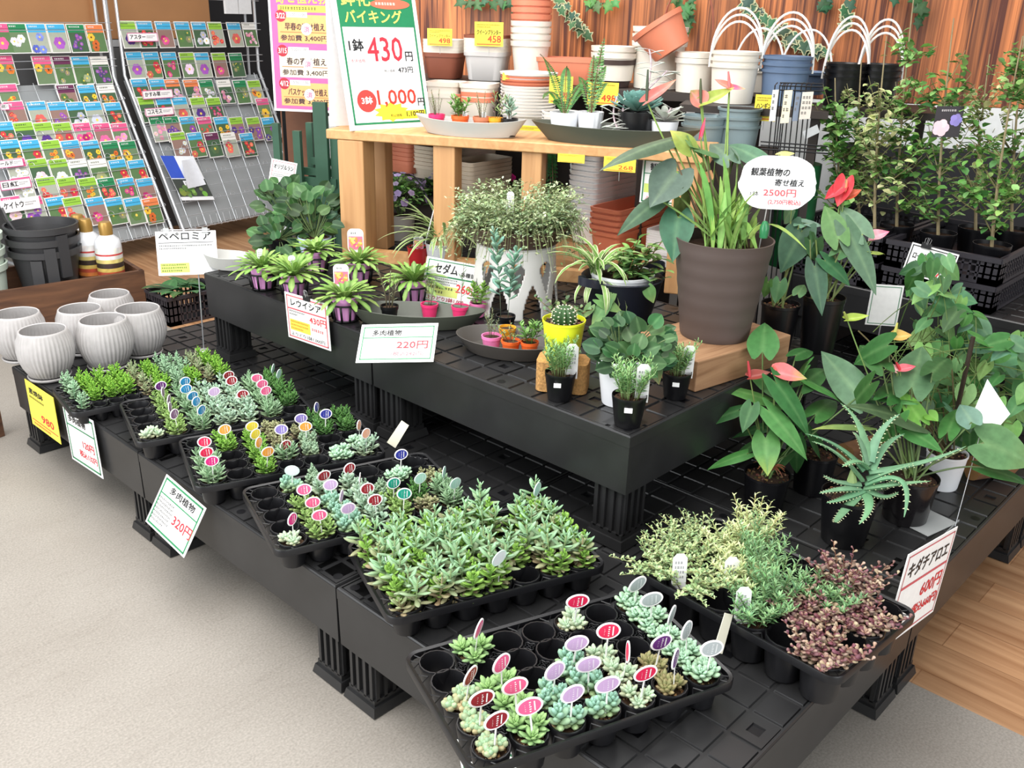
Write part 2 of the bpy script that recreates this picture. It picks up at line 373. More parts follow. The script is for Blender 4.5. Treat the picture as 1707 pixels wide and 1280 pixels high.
# ---------------------------------------------------------------- plants: leaves
def thick_leaf(mb, p, d, up, L, wd, th, cb, ct, prof='lance', bend=0.0, ring=5, side=6):
    d = Vector(d).normalized(); up = Vector(up); s = d.cross(up)
    if s.length < 1e-4: s = d.orthogonal()
    s.normalize(); n = s.cross(d).normalized(); vs = []; cs = []
    P = {'lance': ((0, .35), (.3, .8), (.62, 1), (.88, .6), (1, .06)), 'spoon': ((0, .3), (.35, .62), (.7, 1), (.92, .75), (1, .2)),
         'bead': ((0, .4), (.25, .9), (.55, 1), (.85, .75), (1, .15))}[prof]
    for t, w in P:
        c = Vector(p)+d*(L*t)+n*(bend*L*t*t)
        for k in range(side):
            a = 2*PI*k/side; vs.append(c+s*(math.cos(a)*wd*w/2)+n*(math.sin(a)*th*w/2)); cs.append(mixc(cb, ct, t))
    m = len(P)
    fs = [(i*side+k, i*side+(k+1) % side, (i+1)*side+(k+1) % side, (i+1)*side+k) for i in range(m-1) for k in range(side)]
    fs.append(tuple((m-1)*side+k for k in range(side)))
    mb.add(vs, fs, 0, cs)
def blade(mb, p, az, el, curl, L, wd, cb, ct, n=5, fold=.25, prof='lance', edge=None, roll=0.0, mid=None):
    """thin strap leaf that leaves p at elevation el and bends down by curl over its length"""
    P = Vector(p); vs = []; cs = []; st = L/n
    W_ = {'lance': lambda t: max(.04, math.sin(PI*min(1, .14+.86*t))**.8), 'strap': lambda t: min(1, .55+t*1.5)*(1 if t < .7 else max(.05, (1-t)/.3)**.7),
          'oval': lambda t: max(.06, math.sin(PI*(.04+.94*t))**.65), 'spat': lambda t: (.32+.68*min(1, t/.72)**1.6)*(1 if t < .8 else max(.3, 1-((t-.8)/.2)**2*.7))}[prof]
    for i in range(n+1):
        t = i/n; e = el-curl*t
        d = Vector((math.cos(az)*math.cos(e), math.sin(az)*math.cos(e), math.sin(e)))
        s = Vector((-math.sin(az), math.cos(az), 0)); nn = s.cross(d)*-1; nn = d.cross(s)
        if roll: s, nn = s*math.cos(roll)+nn*math.sin(roll), nn*math.cos(roll)-s*math.sin(roll)
        w = W_(t)*wd/2; c = mixc(cb, ct, t)
        lift = nn*(fold*w*-1)
        if edge is None:
            vs += [P+s*w-lift*1.0, P, P-s*w-lift*1.0]; cs += [c, mid or c, c]
        else:
            vs += [P+s*w-lift, P+s*w*.5-lift*.5, P-s*w*.5-lift*.5, P-s*w-lift]; cs += [edge, mid or c, mid or c, edge]
        P = P+d*st
    k = 3 if edge is None else 4
    mb.add(vs, [(i*k+j, i*k+j+1, (i+1)*k+j+1, (i+1)*k+j) for i in range(n) for j in range(k-1)], 0, cs)
def heart(mb, p, d, nrm, L, wd, col, vein=None, droop=.25, fold=.18, lobes=.26, nu=4, nt=9, tip=None, wave=0.0, rng=None, pw=1.6):
    """broad heart leaf: p where the stalk joins, d towards the tip, nrm its upper face"""
    p = Vector(p); d = Vector(d).normalized(); nrm = Vector(nrm); s = d.cross(nrm).normalized(); n = s.cross(d).normalized()
    vein = vein or mixc(col, (.75, .85, .6), .17); vs = []; cs = []; ph = rng.uniform(0, 6) if rng else 0
    for i in range(nt+1):
        t = i/nt
        w = .86+.14*math.sin(PI/2*t/.2) if t < .2 else max(.0, 1-((t-.2)/.8)**pw)
        w = max(w, .012)
        for j in range(-nu, nu+1):
            u = j/nu; y = t-lobes*max(0, 1-t/.6)**2*math.sin(.84*PI*abs(u))
            z = fold*abs(u)**1.5*w*wd*.5-droop*L*max(0, t)**2-droop*.35*L*(u*w)**2+wave*wd*math.sin(7*t+ph+(2 if u > 0 else 0))*abs(u)
            vs.append(p+d*(y*L)+s*(u*w*wd*.5*(1-.18*(1-t)**4*abs(u)))+n*z)
            c = vein if j == 0 else (col if tip is None else mixc(col, tip, max(0, (t-.45)/.55)))
            cs.append(c if abs(j) < nu else mixc(c, vein, .35))
    k = 2*nu+1
    mb.add(vs, [(i*k+j, i*k+j+1, (i+1)*k+j+1, (i+1)*k+j) for i in range(nt) for j in range(k-1)], 0, cs)
def bez(a, b, c, n=8):
    a, b, c = Vector(a), Vector(b), Vector(c); return [a*(1-t)**2+b*(2*t*(1-t))+c*t*t for t in (i/n for i in range(n+1))]

GA = 2.39996
# kind -> heads, spread, height range, leaves, leaf length, width, thickness, elevation low/high, base colour, tip colour, old-leaf colour, profile
SPEC = {
 'green_rosette': (3, .016, (.016, .028), 22, .023, .0105, .005, .05, 1.25, C3(132, 168, 108), C3(150, 188, 118), C3(120, 152, 104), 'lance'),
 'blue_bead': (4, .015, (.028, .05), 20, .017, .0105, .0085, .15, 1.2, C3(134, 170, 140), C3(140, 184, 166), C3(150, 170, 116), 'bead'),
 'jelly_bead': (5, .015, (.01, .02), 13, .015, .011, .010, .3, 1.2, C3(134, 168, 128), C3(150, 182, 144), C3(178, 152, 112), 'bead'),
 'olive_fat': (4, .014, (.008, .016), 18, .021, .0095, .007, .35, 1.35, C3(122, 142, 84), C3(140, 134, 92), C3(134, 118, 84), 'lance'),
 'mint_cluster': (5, .017, (.014, .03), 18, .017, .0095, .0055, .1, 1.2, C3(146, 184, 152), C3(168, 204, 176), C3(154, 180, 142), 'spoon'),
 'pale_rosette': (3, .014, (.010, .018), 20, .018, .0085, .0065, .15, 1.25, C3(158, 188, 152), C3(176, 200, 172), C3(170, 170, 136), 'bead'),
 'long_mint': (2, .016, (.06, .12), 17, .040, .0135, .006, -.25, .95, C3(122, 160, 108), C3(150, 190, 154), C3(146, 132, 98), 'lance'),
 'bright_stem': (2, .015, (.045, .095), 20, .026, .0145, .004, -.1, 1.1, C3(106, 150, 58), C3(136, 178, 78), C3(116, 142, 74), 'spoon'),
 'bronze_stem': (1, .012, (.04, .085), 16, .028, .0135, .005, -.1, 1.0, C3(136, 144, 98), C3(148, 166, 122), C3(142, 112, 88), 'spoon'),
 'dense_green': (6, .018, (.03, .055), 20, .016, .007, .0035, .1, 1.15, C3(98, 146, 54), C3(130, 178, 70), C3(96, 132, 58), 'spoon'),
 'olive_green': (5, .018, (.03, .055), 18, .017, .0075, .004, .1, 1.15, C3(118, 152, 82), C3(142, 176, 98), C3(122, 136, 84), 'spoon'),
 'spiky_mint': (5, .018, (.03, .055), 20, .021, .0065, .003, .1, 1.2, C3(122, 158, 118), C3(150, 184, 146), C3(128, 150, 112), 'lance'),
 'round_mint': (5, .018, (.03, .06), 13, .018, .0115, .0035, .1, 1.1, C3(136, 168, 142), C3(166, 194, 172), C3(150, 160, 128), 'spoon'),
 'chubby_stack': (5, .016, (.03, .05), 22, .012, .009, .006, .25, 1.1, C3(122, 152, 122), C3(146, 172, 144), C3(128, 138, 106), 'bead'),
 'dark_green': (6, .02, (.03, .055), 22, .016, .0055, .003, .2, 1.2, C3(66, 112, 52), C3(92, 140, 68), C3(70, 104, 60), 'lance'),
 'brown_stack': (6, .018, (.025, .04), 18, .014, .0075, .004, .1, 1.1, C3(124, 128, 92), C3(150, 154, 112), C3(122, 100, 84), 'spoon'),
 'mint_block': (2, .010, (.045, .07), 24, .015, .0065, .0035, 0, 1.1, C3(126, 162, 126), C3(154, 188, 154), C3(128, 154, 118), 'spoon'),
 'green_block': (3, .012, (.04, .062), 22, .016, .0065, .0035, .1, 1.15, C3(96, 148, 44), C3(134, 182, 64), C3(98, 138, 52), 'spoon'),
 'bronze_block': (2, .010, (.045, .065), 20, .014, .006, .003, 0, 1.1, C3(128, 146, 104), C3(146, 166, 124), C3(140, 116, 92), 'lance'),
}
_sm = {}
NVAR = 4
def succ_mesh(kind, var):
    if (kind, var) in _sm: return _sm[kind, var]
    import zlib
    rng = random.Random(zlib.crc32(kind.encode())+var*77)
    heads, spread, hr, nl, L, wd, th, e0, e1, cb, ct, old, prof = SPEC[kind]; mb = MB()
    a0 = rng.uniform(0, 6)
    for h in range(heads):
        r = spread*(0 if h == 0 and heads > 3 else rng.uniform(.75, 1.1)); a = a0+2*PI*h/max(1, heads-(1 if heads > 3 else 0))+rng.uniform(-.3, .3)
        b = Vector((r*.7*math.cos(a), r*.7*math.sin(a), -.004)); H = rng.uniform(*hr)
        top = Vector((r*1.3*math.cos(a)+rng.uniform(-.004, .004), r*1.3*math.sin(a)+rng.uniform(-.004, .004), H))
        mb.tube([b, b.lerp(top, .5)+Vector((0, 0, .002)), top], .0022, 5, 0, jit(mixc(old, cb, .7), rng))
        ax = (top-b).normalized(); f = rng.uniform(.92, 1.08)
        for i in range(nl):
            t = i/(nl-1); az = i*GA+a; el = e0+(e1-e0)*t**1.2
            low = .12 if H > .03 else .55
            p = b.lerp(top, min(1, low+(1-low)*t))
            q = Vector((math.cos(az)*math.cos(el), math.sin(az)*math.cos(el), math.sin(el)))
            d = q+(ax-Vector((0, 0, 1)))*.5
            k = (.75+.45*math.sin(PI*min(1, t*1.0+.15)))*(1-.45*max(0, t-.6)/.4)*f*rng.uniform(.88, 1.12)
            c0 = mixc(old, cb, min(1, t*1.6)); c1 = mixc(old, ct, min(1, t*1.6)); jj = rng.uniform(-.05, .05)
            c0 = tuple(max(0, min(1, v*(1+jj))) for v in c0); c1 = tuple(max(0, min(1, v*(1+jj))) for v in c1)
            thick_leaf(mb, p, d, (0, 0, 1), L*k, wd*k, th*k, c0, c1, prof, .12)
    _sm[kind, var] = mb.mesh('plant', SUCC); return _sm[kind, var]
def pot_mesh(key, r, h, mats, taper=.76, lip=.0015, n=20):
    if key in _sm: return _sm[key]
    mb = MB(); r0 = r*taper; t = max(.0009, r*.02)
    mb.lathe([(0, .0), (r0*.96, 0), (r0, .003), (r-lip*.3, h*.9), (r, h*.91), (r, h), (r-t, h), (r-t*1.5, h*.85), (r0, .004)], n)
    _sm[key] = sharpen(mb.mesh('pot', mats), 35); return _sm[key]
def soil_mesh(key, r, cols, n, rng, size=.0022):
    if key in _sm: return _sm[key]
    mb = MB(); mb.lathe([(0, 0), (r, 0)], 14, (0, 0, 0), 0, C3(70, 52, 38))
    for i in range(n):
        a = rng.uniform(0, 6.28); q = r*math.sqrt(rng.random())*.95; s = size*rng.uniform(.6, 1.3)
        mb.box((q*math.cos(a), q*math.sin(a), s*.3), (s*1.6, s*1.2, s), rng.uniform(0, 3), 0, rng.choice(cols))
    _sm[key] = mb.mesh('soil', SOIL, False); return _sm[key]
RS = random.Random(5)
GRAVEL = [C3(196, 160, 112), C3(168, 128, 84), C3(214, 190, 150), C3(110, 78, 52), C3(84, 60, 44)]
DIRT = [C3(66, 48, 36), C3(48, 36, 28), C3(94, 70, 50), C3(120, 96, 70)]
LABELC = {'pink': C3(236, 96, 146), 'magenta': C3(222, 40, 132), 'red': C3(226, 36, 84), 'dark red': C3(150, 24, 40), 'lavender': C3(206, 172, 216), 'purple': C3(104, 34, 124),
          'grey': C3(176, 184, 186), 'teal': C3(18, 150, 128), 'mint': C3(178, 222, 206), 'blue': C3(24, 134, 190), 'navy': C3(44, 50, 150), 'white': C3(226, 230, 234),
          'yellow': C3(240, 216, 66), 'orange': C3(244, 164, 62), 'peach': C3(242, 178, 148), 'violet': C3(140, 124, 200), 'plum': C3(124, 84, 122)}
def label_mesh(color, var, a=.026, b=.0175, stake=.05):
    key = ('lab', color, var, a, stake)
    if key in _sm: return _sm[key]
    rng = random.Random(var*13+len(color)); mb = MB(); c = LABELC[color]; z = stake+b
    edge = C3(250, 246, 248) if color not in ('white', 'mint') else C3(214, 236, 228)
    for r0, r1, cc, y in ((0, .84, c, -.0012), (.84, 1.0, edge, -.0012)):
        n = 28
        for sgn in (1, -1):
            vs = []; yy = y*sgn
            for i in range(n):
                q = 2*PI*i/n; vs += [(a*r0*math.cos(q), yy, z+b*r0*math.sin(q)), (a*r1*math.cos(q), yy, z+b*r1*math.sin(q))]
            fs = [(2*i, 2*i+1, 2*((i+1) % n)+1, 2*((i+1) % n)) for i in range(n)]
            mb.add(vs, fs if sgn > 0 else [f[::-1] for f in fs], 0, cc)
    n = 28
    vs = [(a*math.cos(2*PI*i/n), k, z+b*math.sin(2*PI*i/n)) for i in range(n) for k in (-.0012, .0012)]
    mb.add(vs, [(2*i, 2*i+1, 2*((i+1) % n)+1, 2*((i+1) % n)) for i in range(n)], 0, edge)
    if color not in ('white',):
        w = edge if color not in ('mint', 'grey', 'lavender', 'yellow', 'peach') else mixc(c, (1, 1, 1), .55)
        O, ax, ay = (0, -.0012, z), (1, 0, 0), (0, 0, 1)
        rect(mb, O, ax, ay, .008*a/.026, -b*.55, .0108*a/.026, b*.55, 0, w)
        for k in range(5): rect(mb, O, ax, ay, -.001, -b*.6+k*b*.26, -.001+rng.uniform(.002, .0045), -b*.6+k*b*.26+b*.13, 0, w)
        for k in range(4): rect(mb, O, ax, ay, -.0095, -b*.4+k*b*.22, -.0095+rng.uniform(.0008, .002), -b*.4+k*b*.22+b*.06, 0, w)
    _sm[key] = mb.mesh('plant_label', PAINT, False); return _sm[key]
def stake_mesh(stake=.05, b=.0175):
    mb = MB(); mb.box((0, 0, (stake+b)/2), (.0034, .0011, stake+b), 0, 0, C3(240, 240, 238)); return mb.mesh('stake', PAINT, False)
STAKE = stake_mesh()
POT6 = pot_mesh('pot6', .0285, .056, POTB)
POT4 = pot_mesh('pot4', .0175, .045, POTB)
GR6 = soil_mesh('gr6', .0262, GRAVEL, 46, RS); DI6 = soil_mesh('di6', .0262, DIRT, 24, RS); DI4 = soil_mesh('di4', .016, DIRT, 10, RS)
LAB = attr_mat('label_print', .35, 0, var=.02)

# ---------------------------------------------------------------- trays
def tray_mesh(cols, rows, Lx, Ly, H, r):
    mb = MB(); px, py = (Lx-.03)/cols, (Ly-.03)/rows; n = 16
    for i in range(cols):
        for j in range(rows):
            c = (.015+(i+.5)*px, .015+(j+.5)*py, 0)
            mb.lathe([(r*.45, .0025), (r*.78, .002), (r*.8, .006), (r*.98, H-.003), (r, H-.0008), (r+.0022, H-.0008), (r+.0034, H-.004), (r*.86, .004), (r*.45, .0015)], n, c)
    for i in range(cols-1):
        for j in range(rows-1):
            c = Vector((.015+(i+1)*px, .015+(j+1)*py, H-.003)); k = min(px, py)*.17
            lp = [c+Vector(((k*(1+.28*math.cos(4*q)))*math.cos(q), (k*(1+.28*math.cos(4*q)))*math.sin(q), 0)) for q in (2*PI*m/20+PI/4 for m in range(20))]
            mb.tube(lp, .0012, 4, 0, None, True)
            for q in (0, PI/2):
                dv = Vector((math.cos(q), math.sin(q), 0))*k*.75; mb.tube([c-dv, c+dv], .001, 4)
            mb.lathe([(k*.9, -.004), (k*1.0, -H*.75)], 8, tuple(c))
    R = rrect(Lx, Ly, .028, 5); R2 = rrect(Lx-.012, Ly-.012, .023, 5); m = len(R); cx, cy = Lx/2, Ly/2
    prof = [(R2, H-.012), (R2, H-.001), (R, H+.001), ([(x*1.006, y*1.006) for x, y in R], H-.002), ([(x*1.004, y*1.004) for x, y in R], H-.016), ([(x*.99, y*.99) for x, y in R], H-.016)]
    vs = [(x+cx, y+cy, z) for o, z in prof for x, y in o]
    mb.add(vs, [(a*m+q, a*m+(q+1) % m, (a+1)*m+(q+1) % m, (a+1)*m+q) for a in range(len(prof)-1) for q in range(m)])
    for i in range(cols+1):      # webs from the rim to the cups
        for y0, y1 in ((.006, .022), (Ly-.006, Ly-.022)):
            x = min(max(.015+i*px, .03), Lx-.03)
            mb.tube([(x-.012, y0, H-.003), (x, y1, H-.004), (x+.012, y0, H-.003)], .0013, 4)
    for j in range(rows+1):
        for x0, x1 in ((.006, .022), (Lx-.006, Lx-.022)):
            y = min(max(.015+j*py, .03), Ly-.03)
            mb.tube([(x0, y-.012, H-.003), (x1, y, H-.004), (x0, y+.012, H-.003)], .0013, 4)
    return mb.mesh('growing_tray', TRAYP)
ORD = ['first', 'second', 'third', 'fourth', 'fifth', 'sixth', 'seventh', 'eighth', 'ninth', 'tenth']
def tray(key, x, y, deg, Lx, Ly, cols, rows, label, H=.064, r=.0302):
    t = mk('growing_tray', sharpen(tray_mesh(cols, rows, Lx, Ly, H, r), 35), None, (x, y, Z1+.0005), (0, 0, math.radians(deg)))
    tag(t, label, 'plant tray', 'black cell trays on the low platforms')
    th = math.radians(deg); ex = Vector((math.cos(th), math.sin(th), 0)); ey = Vector((-ex.y, ex.x, 0)); o = Vector((x, y, Z1))
    px, py = (Lx-.03)/cols, (Ly-.03)/rows
    return lambda c, q: o+ex*(.015+(c+.5)*px)+ey*(.015+(q+.5)*py)
def potted(kind, loc, label, group, lab=None, rng=RS, pot=None, soil=None, h=.053, th=0.0, scale=1.0, stake=.05, leaf_name='leaves', z0=.006, ls=1.0):
    t = thing('succulent_pot', label, 'potted succulent', loc+Vector((0, 0, z0)), rng.uniform(0, 6.28), group)
    mk('pot', pot or POT6, t); mk('soil', soil or DI6, t, (0, 0, h-.008))
    kinds = kind if isinstance(kind, (list, tuple)) else [kind]
    if len(kinds) == 1:
        mk('succulent', succ_mesh(kinds[0], rng.randrange(NVAR)), t, (0, 0, h-.007), (0, 0, rng.uniform(0, 6.28)), scale*rng.uniform(.92, 1.1))
    else:
        a0 = rng.uniform(0, 6)
        for i, k in enumerate(kinds):
            a = a0+2*PI*i/len(kinds)
            mk('succulent', succ_mesh(k, rng.randrange(NVAR)), t, (.012*math.cos(a), .012*math.sin(a), h-.007), (0, 0, rng.uniform(0, 6.28)), scale*rng.uniform(.75, .95))
    if lab:
        col, yaw, dz = (lab+(0, 0))[:3] if isinstance(lab, tuple) else (lab, 0, 0)
        rz = t.rotation_euler[2]
        b = Vector((math.cos(-.9), math.sin(-.9), 0))*.006
        w = th+yaw+rng.uniform(-.25, .25)-rz
        m = mk('plant_label', label_mesh(col, rng.randrange(3)), t, (-.012*math.cos(th+PI/2-rz), -.012*math.sin(th+PI/2-rz), h-.02+dz+{.9: .022, .85: .03, .68: .024}.get(ls, 0)), (rng.uniform(-.12, .12), rng.uniform(-.1, .1), w), (ls, ls, ls*.6+.4))
        m['label'] = col+' oval plant label'; mk('stake', STAKE, m)
    return t
T6 = (-.202, .27, -20, .515, .315, 7, 5); T5 = (-.047, .658, -21, .485, .305, 7, 5); T4 = (-.068, 1.011, -18, .48, .32, 7, 5)
T3 = (-.047, 1.388, -20.5, .485, .305, 7, 5); T2 = (-.032, 1.718, -17, .485, .315, 7, 5); T1 = (-.060, 2.055, -9, .50, .25, 10, 5)
ADJ = {'green_rosette': 'light green rosette succulent', 'blue_bead': 'blue-green beaded succulent', 'jelly_bead': 'pale jelly-bean succulent in gravel', 'olive_fat': 'olive plump-leaved succulent',
       'mint_cluster': 'mint clustered succulent', 'pale_rosette': 'small pale rosette succulent', 'dense_green': 'bright green bushy succulent', 'olive_green': 'olive green bushy succulent',
       'spiky_mint': 'spiky mint succulent', 'round_mint': 'mint round-leaved succulent', 'chubby_stack': 'grey-green stacked succulent', 'dark_green': 'dark green narrow-leaved succulent',
       'brown_stack': 'brownish olive succulent', 'mint_block': 'mint succulent plug', 'green_block': 'bright green succulent plug', 'bronze_block': 'bronze-tinged succulent plug'}
def fill(T, key, cells, where, end, group, pot=None, soil=None, h=.053):
    """cells: {(column, row): (kind, label colour)}; rows counted from the tray edge facing the aisle corner"""
    cell = tray(key, *T, where[1]) if pot is None else tray(key, *T, where[1], H=.05, r=.019)
    th = math.radians(T[2]); rng = random.Random(key)
    for (c, q), v in cells.items():
        kind, lab = v if isinstance(v, tuple) and not isinstance(v[0], list) and len(v) == 2 else v
        k0 = kind[0] if isinstance(kind, list) else kind
        base = 'mixed leggy succulents' if isinstance(kind, list) else ADJ[k0]
        l = '%s%s, %s from %s, row %s, %s' % (base, (', %s label' % (lab[0] if isinstance(lab, tuple) else lab)) if lab else '', ORD[c], end, ['one', 'two', 'three', 'four', 'five'][q], where[0])
        potted(kind, cell(c, q), l, group, lab, rng, pot, soil, h, th, ls={'t6': .9, 't5': .85}.get(key, .68))
G6 = 'succulent pots in the front tray'
cells = {(0, 0): ('jelly_bead', 'dark red'), (1, 0): ('green_rosette', 'pink'), (2, 0): ('blue_bead', 'lavender'), (3, 0): ('blue_bead', 'lavender'), (4, 0): ('pale_rosette', 'red'), (5, 0): ('olive_fat', ('purple', .7)), (6, 0): ('mint_cluster', 'grey'),
         (0, 1): ('jelly_bead', 'dark red'), (1, 1): ('green_rosette', 'pink'), (2, 1): ('blue_bead', 'lavender'), (3, 1): ('blue_bead', 'lavender'), (4, 1): ('pale_rosette', ('red', .9)), (5, 1): ('olive_fat', 'purple'), (6, 1): ('mint_cluster', ('grey', .5)),
         (0, 2): ('jelly_bead', ('dark red', .5)), (1, 2): ('green_rosette', ('pink', .5)), (3, 2): ('blue_bead', 'lavender'), (4, 2): ('pale_rosette', 'red'), (6, 2): ('mint_cluster', ('grey', .4)),
         (6, 3): ('mint_cluster', 'grey'), (1, 4): ('green_rosette', ('pink', .7)), (4, 4): ('pale_rosette', 'red'), (6, 4): ('mint_cluster', ('grey', .3))}
fill(T6, 't6', cells, ('front tray', 'black cell tray at the near corner, half its cells empty, pink and lavender labels'), 'aisle end', G6, soil=GR6)
rng = random.Random(3); MIX = ['long_mint', 'bright_stem', 'bronze_stem']
cells = {}
for c in range(7):
    for q in range(5):
        if (c, q) in ((4, 0), (4, 2), (5, 4)): continue
        ks = MIX[:]; rng.shuffle(ks)
        cells[c, q] = (['long_mint', 'bright_stem'] if rng.random() < .25 else ks, None)
cells[3, 0] = (cells[3, 0][0], ('white', .4)); cells[0, 2] = (cells[0, 2][0], ('white', 1.2, -.03)); cells[6, 4] = (cells[6, 4][0], ('mint', .6))
fill(T5, 't5', cells, ('dense tray', 'black cell tray on the platform seam, packed with leggy mixed succulents'), 'aisle end', 'mixed succulents in the dense tray')
cells = {(0, 0): ('pale_rosette', ('magenta', .8)), (1, 0): ('olive_green', 'pink'), (1, 1): ('olive_green', 'pink'), (1, 2): ('olive_green', 'pink'), (1, 4): ('blue_bead', ('white', -.6)), (2, 4): ('chubby_stack', None),
         (2, 0): ('blue_bead', 'lavender'), (2, 1): ('blue_bead', ('lavender', .8)), (2, 2): ('blue_bead', 'lavender'), (3, 0): ('round_mint', ('dark red', .2)), (3, 1): ('round_mint', 'dark red'), (3, 2): ('round_mint', ('dark red', 1.2)), (2, 3): ('round_mint', ('dark red', .3)), (3, 3): ('round_mint', ('dark red', .5)),
         (4, 0): ('olive_green', 'teal'), (4, 1): ('olive_green', 'teal'), (5, 0): ('brown_stack', None), (5, 1): ('dark_green', 'mint'), (6, 0): ('spiky_mint', ('mint', .4)), (6, 1): ('spiky_mint', ('mint', .8)), (5, 3): ('mint_cluster', ('navy', .1, .01)), (6, 2): ('brown_stack', None), (4, 2): ('chubby_stack', None)}
fill(T4, 't4', cells, ('teal-labelled tray', 'black cell tray with pink, dark red and teal labels behind the dense tray'), 'aisle end', 'succulent pots with pink and teal labels')
cells = {(0, 0): ('spiky_mint', 'magenta'), (0, 1): ('spiky_mint', 'red'), (0, 2): ('spiky_mint', 'red'), (2, 0): ('dense_green', 'orange'), (2, 1): ('dense_green', ('orange', .9)), (2, 2): ('dense_green', ('yellow', .5)), (2, 3): ('dense_green', ('yellow', .3)), (1, 3): ('dense_green', 'orange'), (1, 4): ('dense_green', None),
         (3, 1): ('spiky_mint', ('dark red', .4, -.02)), (3, 2): ('brown_stack', 'violet'), (3, 3): ('brown_stack', None), (4, 3): ('brown_stack', 'violet'), (3, 4): ('brown_stack', None), (4, 1): ('chubby_stack', None), (4, 2): ('chubby_stack', 'orange'), (6, 0): ('round_mint', ('peach', .5)), (6, 1): ('mint_cluster', ('peach', .8)), (5, 0): ('mint_cluster', None),
         (5, 3): ('dark_green', 'navy'), (5, 4): ('dark_green', ('navy', .9)), (6, 3): ('dark_green', None), (6, 4): ('dark_green', None)}
fill(T3, 't3', cells, ('orange-labelled tray', 'black cell tray with yellow and orange labels, two cells empty at its edge'), 'aisle end', 'succulent pots with orange and violet labels')
cells = {(0, 0): ('pale_rosette', None)}
for q in range(5):
    cells[1, q] = ('olive_green', ('plum', 1.0) if q in (0, 1, 2, 3) else ('purple', .1))
    cells[2, q] = ('spiky_mint', ('blue', .9) if q in (0, 1) else ('blue', .2) if q > 1 else None)
    cells[3, q] = ('round_mint', ('lavender', .2) if q == 2 else None)
    cells[4, q] = ('round_mint', ('dark red', .1) if q in (1, 3, 4) else None)
    cells[5, q] = ('spiky_mint', 'pink' if q in (1, 2, 3) else None)
    if q > 0: cells[6, q] = ('dark_green', ('mint', 1.1) if q in (3, 4) else None)
fill(T2, 't2', cells, ('blue-labelled tray', 'black cell tray with purple and blue labels near the grey pots'), 'aisle end', 'succulent pots with purple and blue labels')
cells = {}
order = ['mint_block', 'green_block', 'green_block', 'green_block', 'bronze_block', 'green_block', 'mint_block', 'mint_block', 'bronze_block', 'green_block']
for c in range(10):
    for q in range(5):
        if (c, q) in ((0, 1), (1, 0), (2, 0), (3, 0)): continue
        k = order[c] if not (c == 7 and q < 2) else 'green_block'
        cells[c, q] = (k, None)
fill(T1, 't1', cells, ('plug tray', 'black plug tray of small succulents beside the grey ribbed pots'), 'aisle end', 'succulent plugs beside the grey pots', POT4, DI4, .042)
# ---------------------------------------------------------------- cards and larger pots
BLK, RED, GRN, YEL = C3(28, 28, 30), C3(222, 52, 62), C3(46, 130, 84), C3(240, 226, 84)
def card_axes(TL, TR, BR, BL, P, n):
    a, b, c, d = (atp(*q, P, n) for q in (TL, TR, BR, BL))
    ax = ((c-d)+(b-a)); w = ax.length/2; ax.normalize()
    ay = ((a-d)+(b-c)); h = ay.length/2; ay = ay-ax*ay.dot(ax); ay.normalize()
    O = (a+b+c+d)/4-ax*w/2-ay*h/2
    return O, ax, ay, w, h
def card(name, label, cat, px, P, n, face=C3(248, 248, 246), t=.0016, group=None, mat=None):
    """a laminated card; returns the thing, a print mesh and its axes local to the thing"""
    O, ax, ay, w, h = card_axes(*px, P, n); nn = ax.cross(ay)
    th = thing(name, label, cat, O, 0, group); mb = MB()
    c = ax*w/2+ay*h/2-nn*t/2; mb.obox(c, ax, ay, nn, (w, h, t), 0, face); mb.build('card', PAINT, th, False)
    return th, MB(), Vector((0, 0, 0)), ax, ay, w, h
def done(th, pr, name='lettering'): pr.build(name, PAINT, th, False)
def clip_on(th, O, ax, ay, w, h, at_x=.6):
    mb = MB(); nn = ax.cross(ay); c = O+ax*w*at_x+ay*h
    mb.obox(c, ax, ay, nn, (.03, .016, .012), 0, BLK)
    for k in (-.007, .007): mb.tube([c+ax*k+nn*.004, c+ax*(k*1.3)+ay*.022+nn*.006, c+ax*(k*.3)+ay*.026+nn*.008, c+ax*(k*.2)+nn*.005], .0008, 4, 0, C3(150, 150, 152))
    mb.build('binder_clip', PAINT, th, False)
rs = random.Random(11)
# cards along the aisle face of the low platforms
FX, NX = (-.012, 0, 0), (-1, 0, 0)
th, pr, O, ax, ay, w, h = card('price_card', 'yellow price card reading 980 below the grey ribbed pots', 'price card', ((42, 632), (89, 664), (101, 740), (53, 705)), FX, NX, C3(244, 230, 86), group='price cards')
write(pr, '素焼鉢', O, ax, ay, .1*w, .74*h, .13*h, .5*w, 0, BLK); scribble(pr, O, ax, ay, .08*w, .62*h, .8*w, .08*h, 1, rs, 0, BLK)
write(pr, '980', O, ax, ay, .42*w, .22*h, .16*h, .42*w, 0, RED, bold=.0012); rect(pr, O, ax, ay, .05*w, .14*h, .95*w, .16*h, 0, RED); scribble(pr, O, ax, ay, .1*w, .03*h, .8*w, .09*h, 1, rs, 0, RED); done(th, pr)
th, pr, O, ax, ay, w, h = card('price_card', 'green framed card reading 120 yen beneath the plug tray', 'price card', ((110, 677), (162, 709), (165, 791), (114, 759)), FX, NX, group='price cards')
frame_line(pr, O, ax, ay, .04*w, .04*h, .96*w, .96*h, .006*1, 0, GRN); rect(pr, O, ax, ay, .05*w, .66*h, .95*w, .685*h, 0, GRN)
write(pr, '多肉植物', O, ax, ay, .14*w, .74*h, .12*h, .55*w, 0, BLK); write(pr, '120円', O, ax, ay, .5*w, .36*h, .14*h, .36*w, 0, RED); write(pr, '税込132円', O, ax, ay, .34*w, .18*h, .12*h, .56*w, 0, RED); done(th, pr)
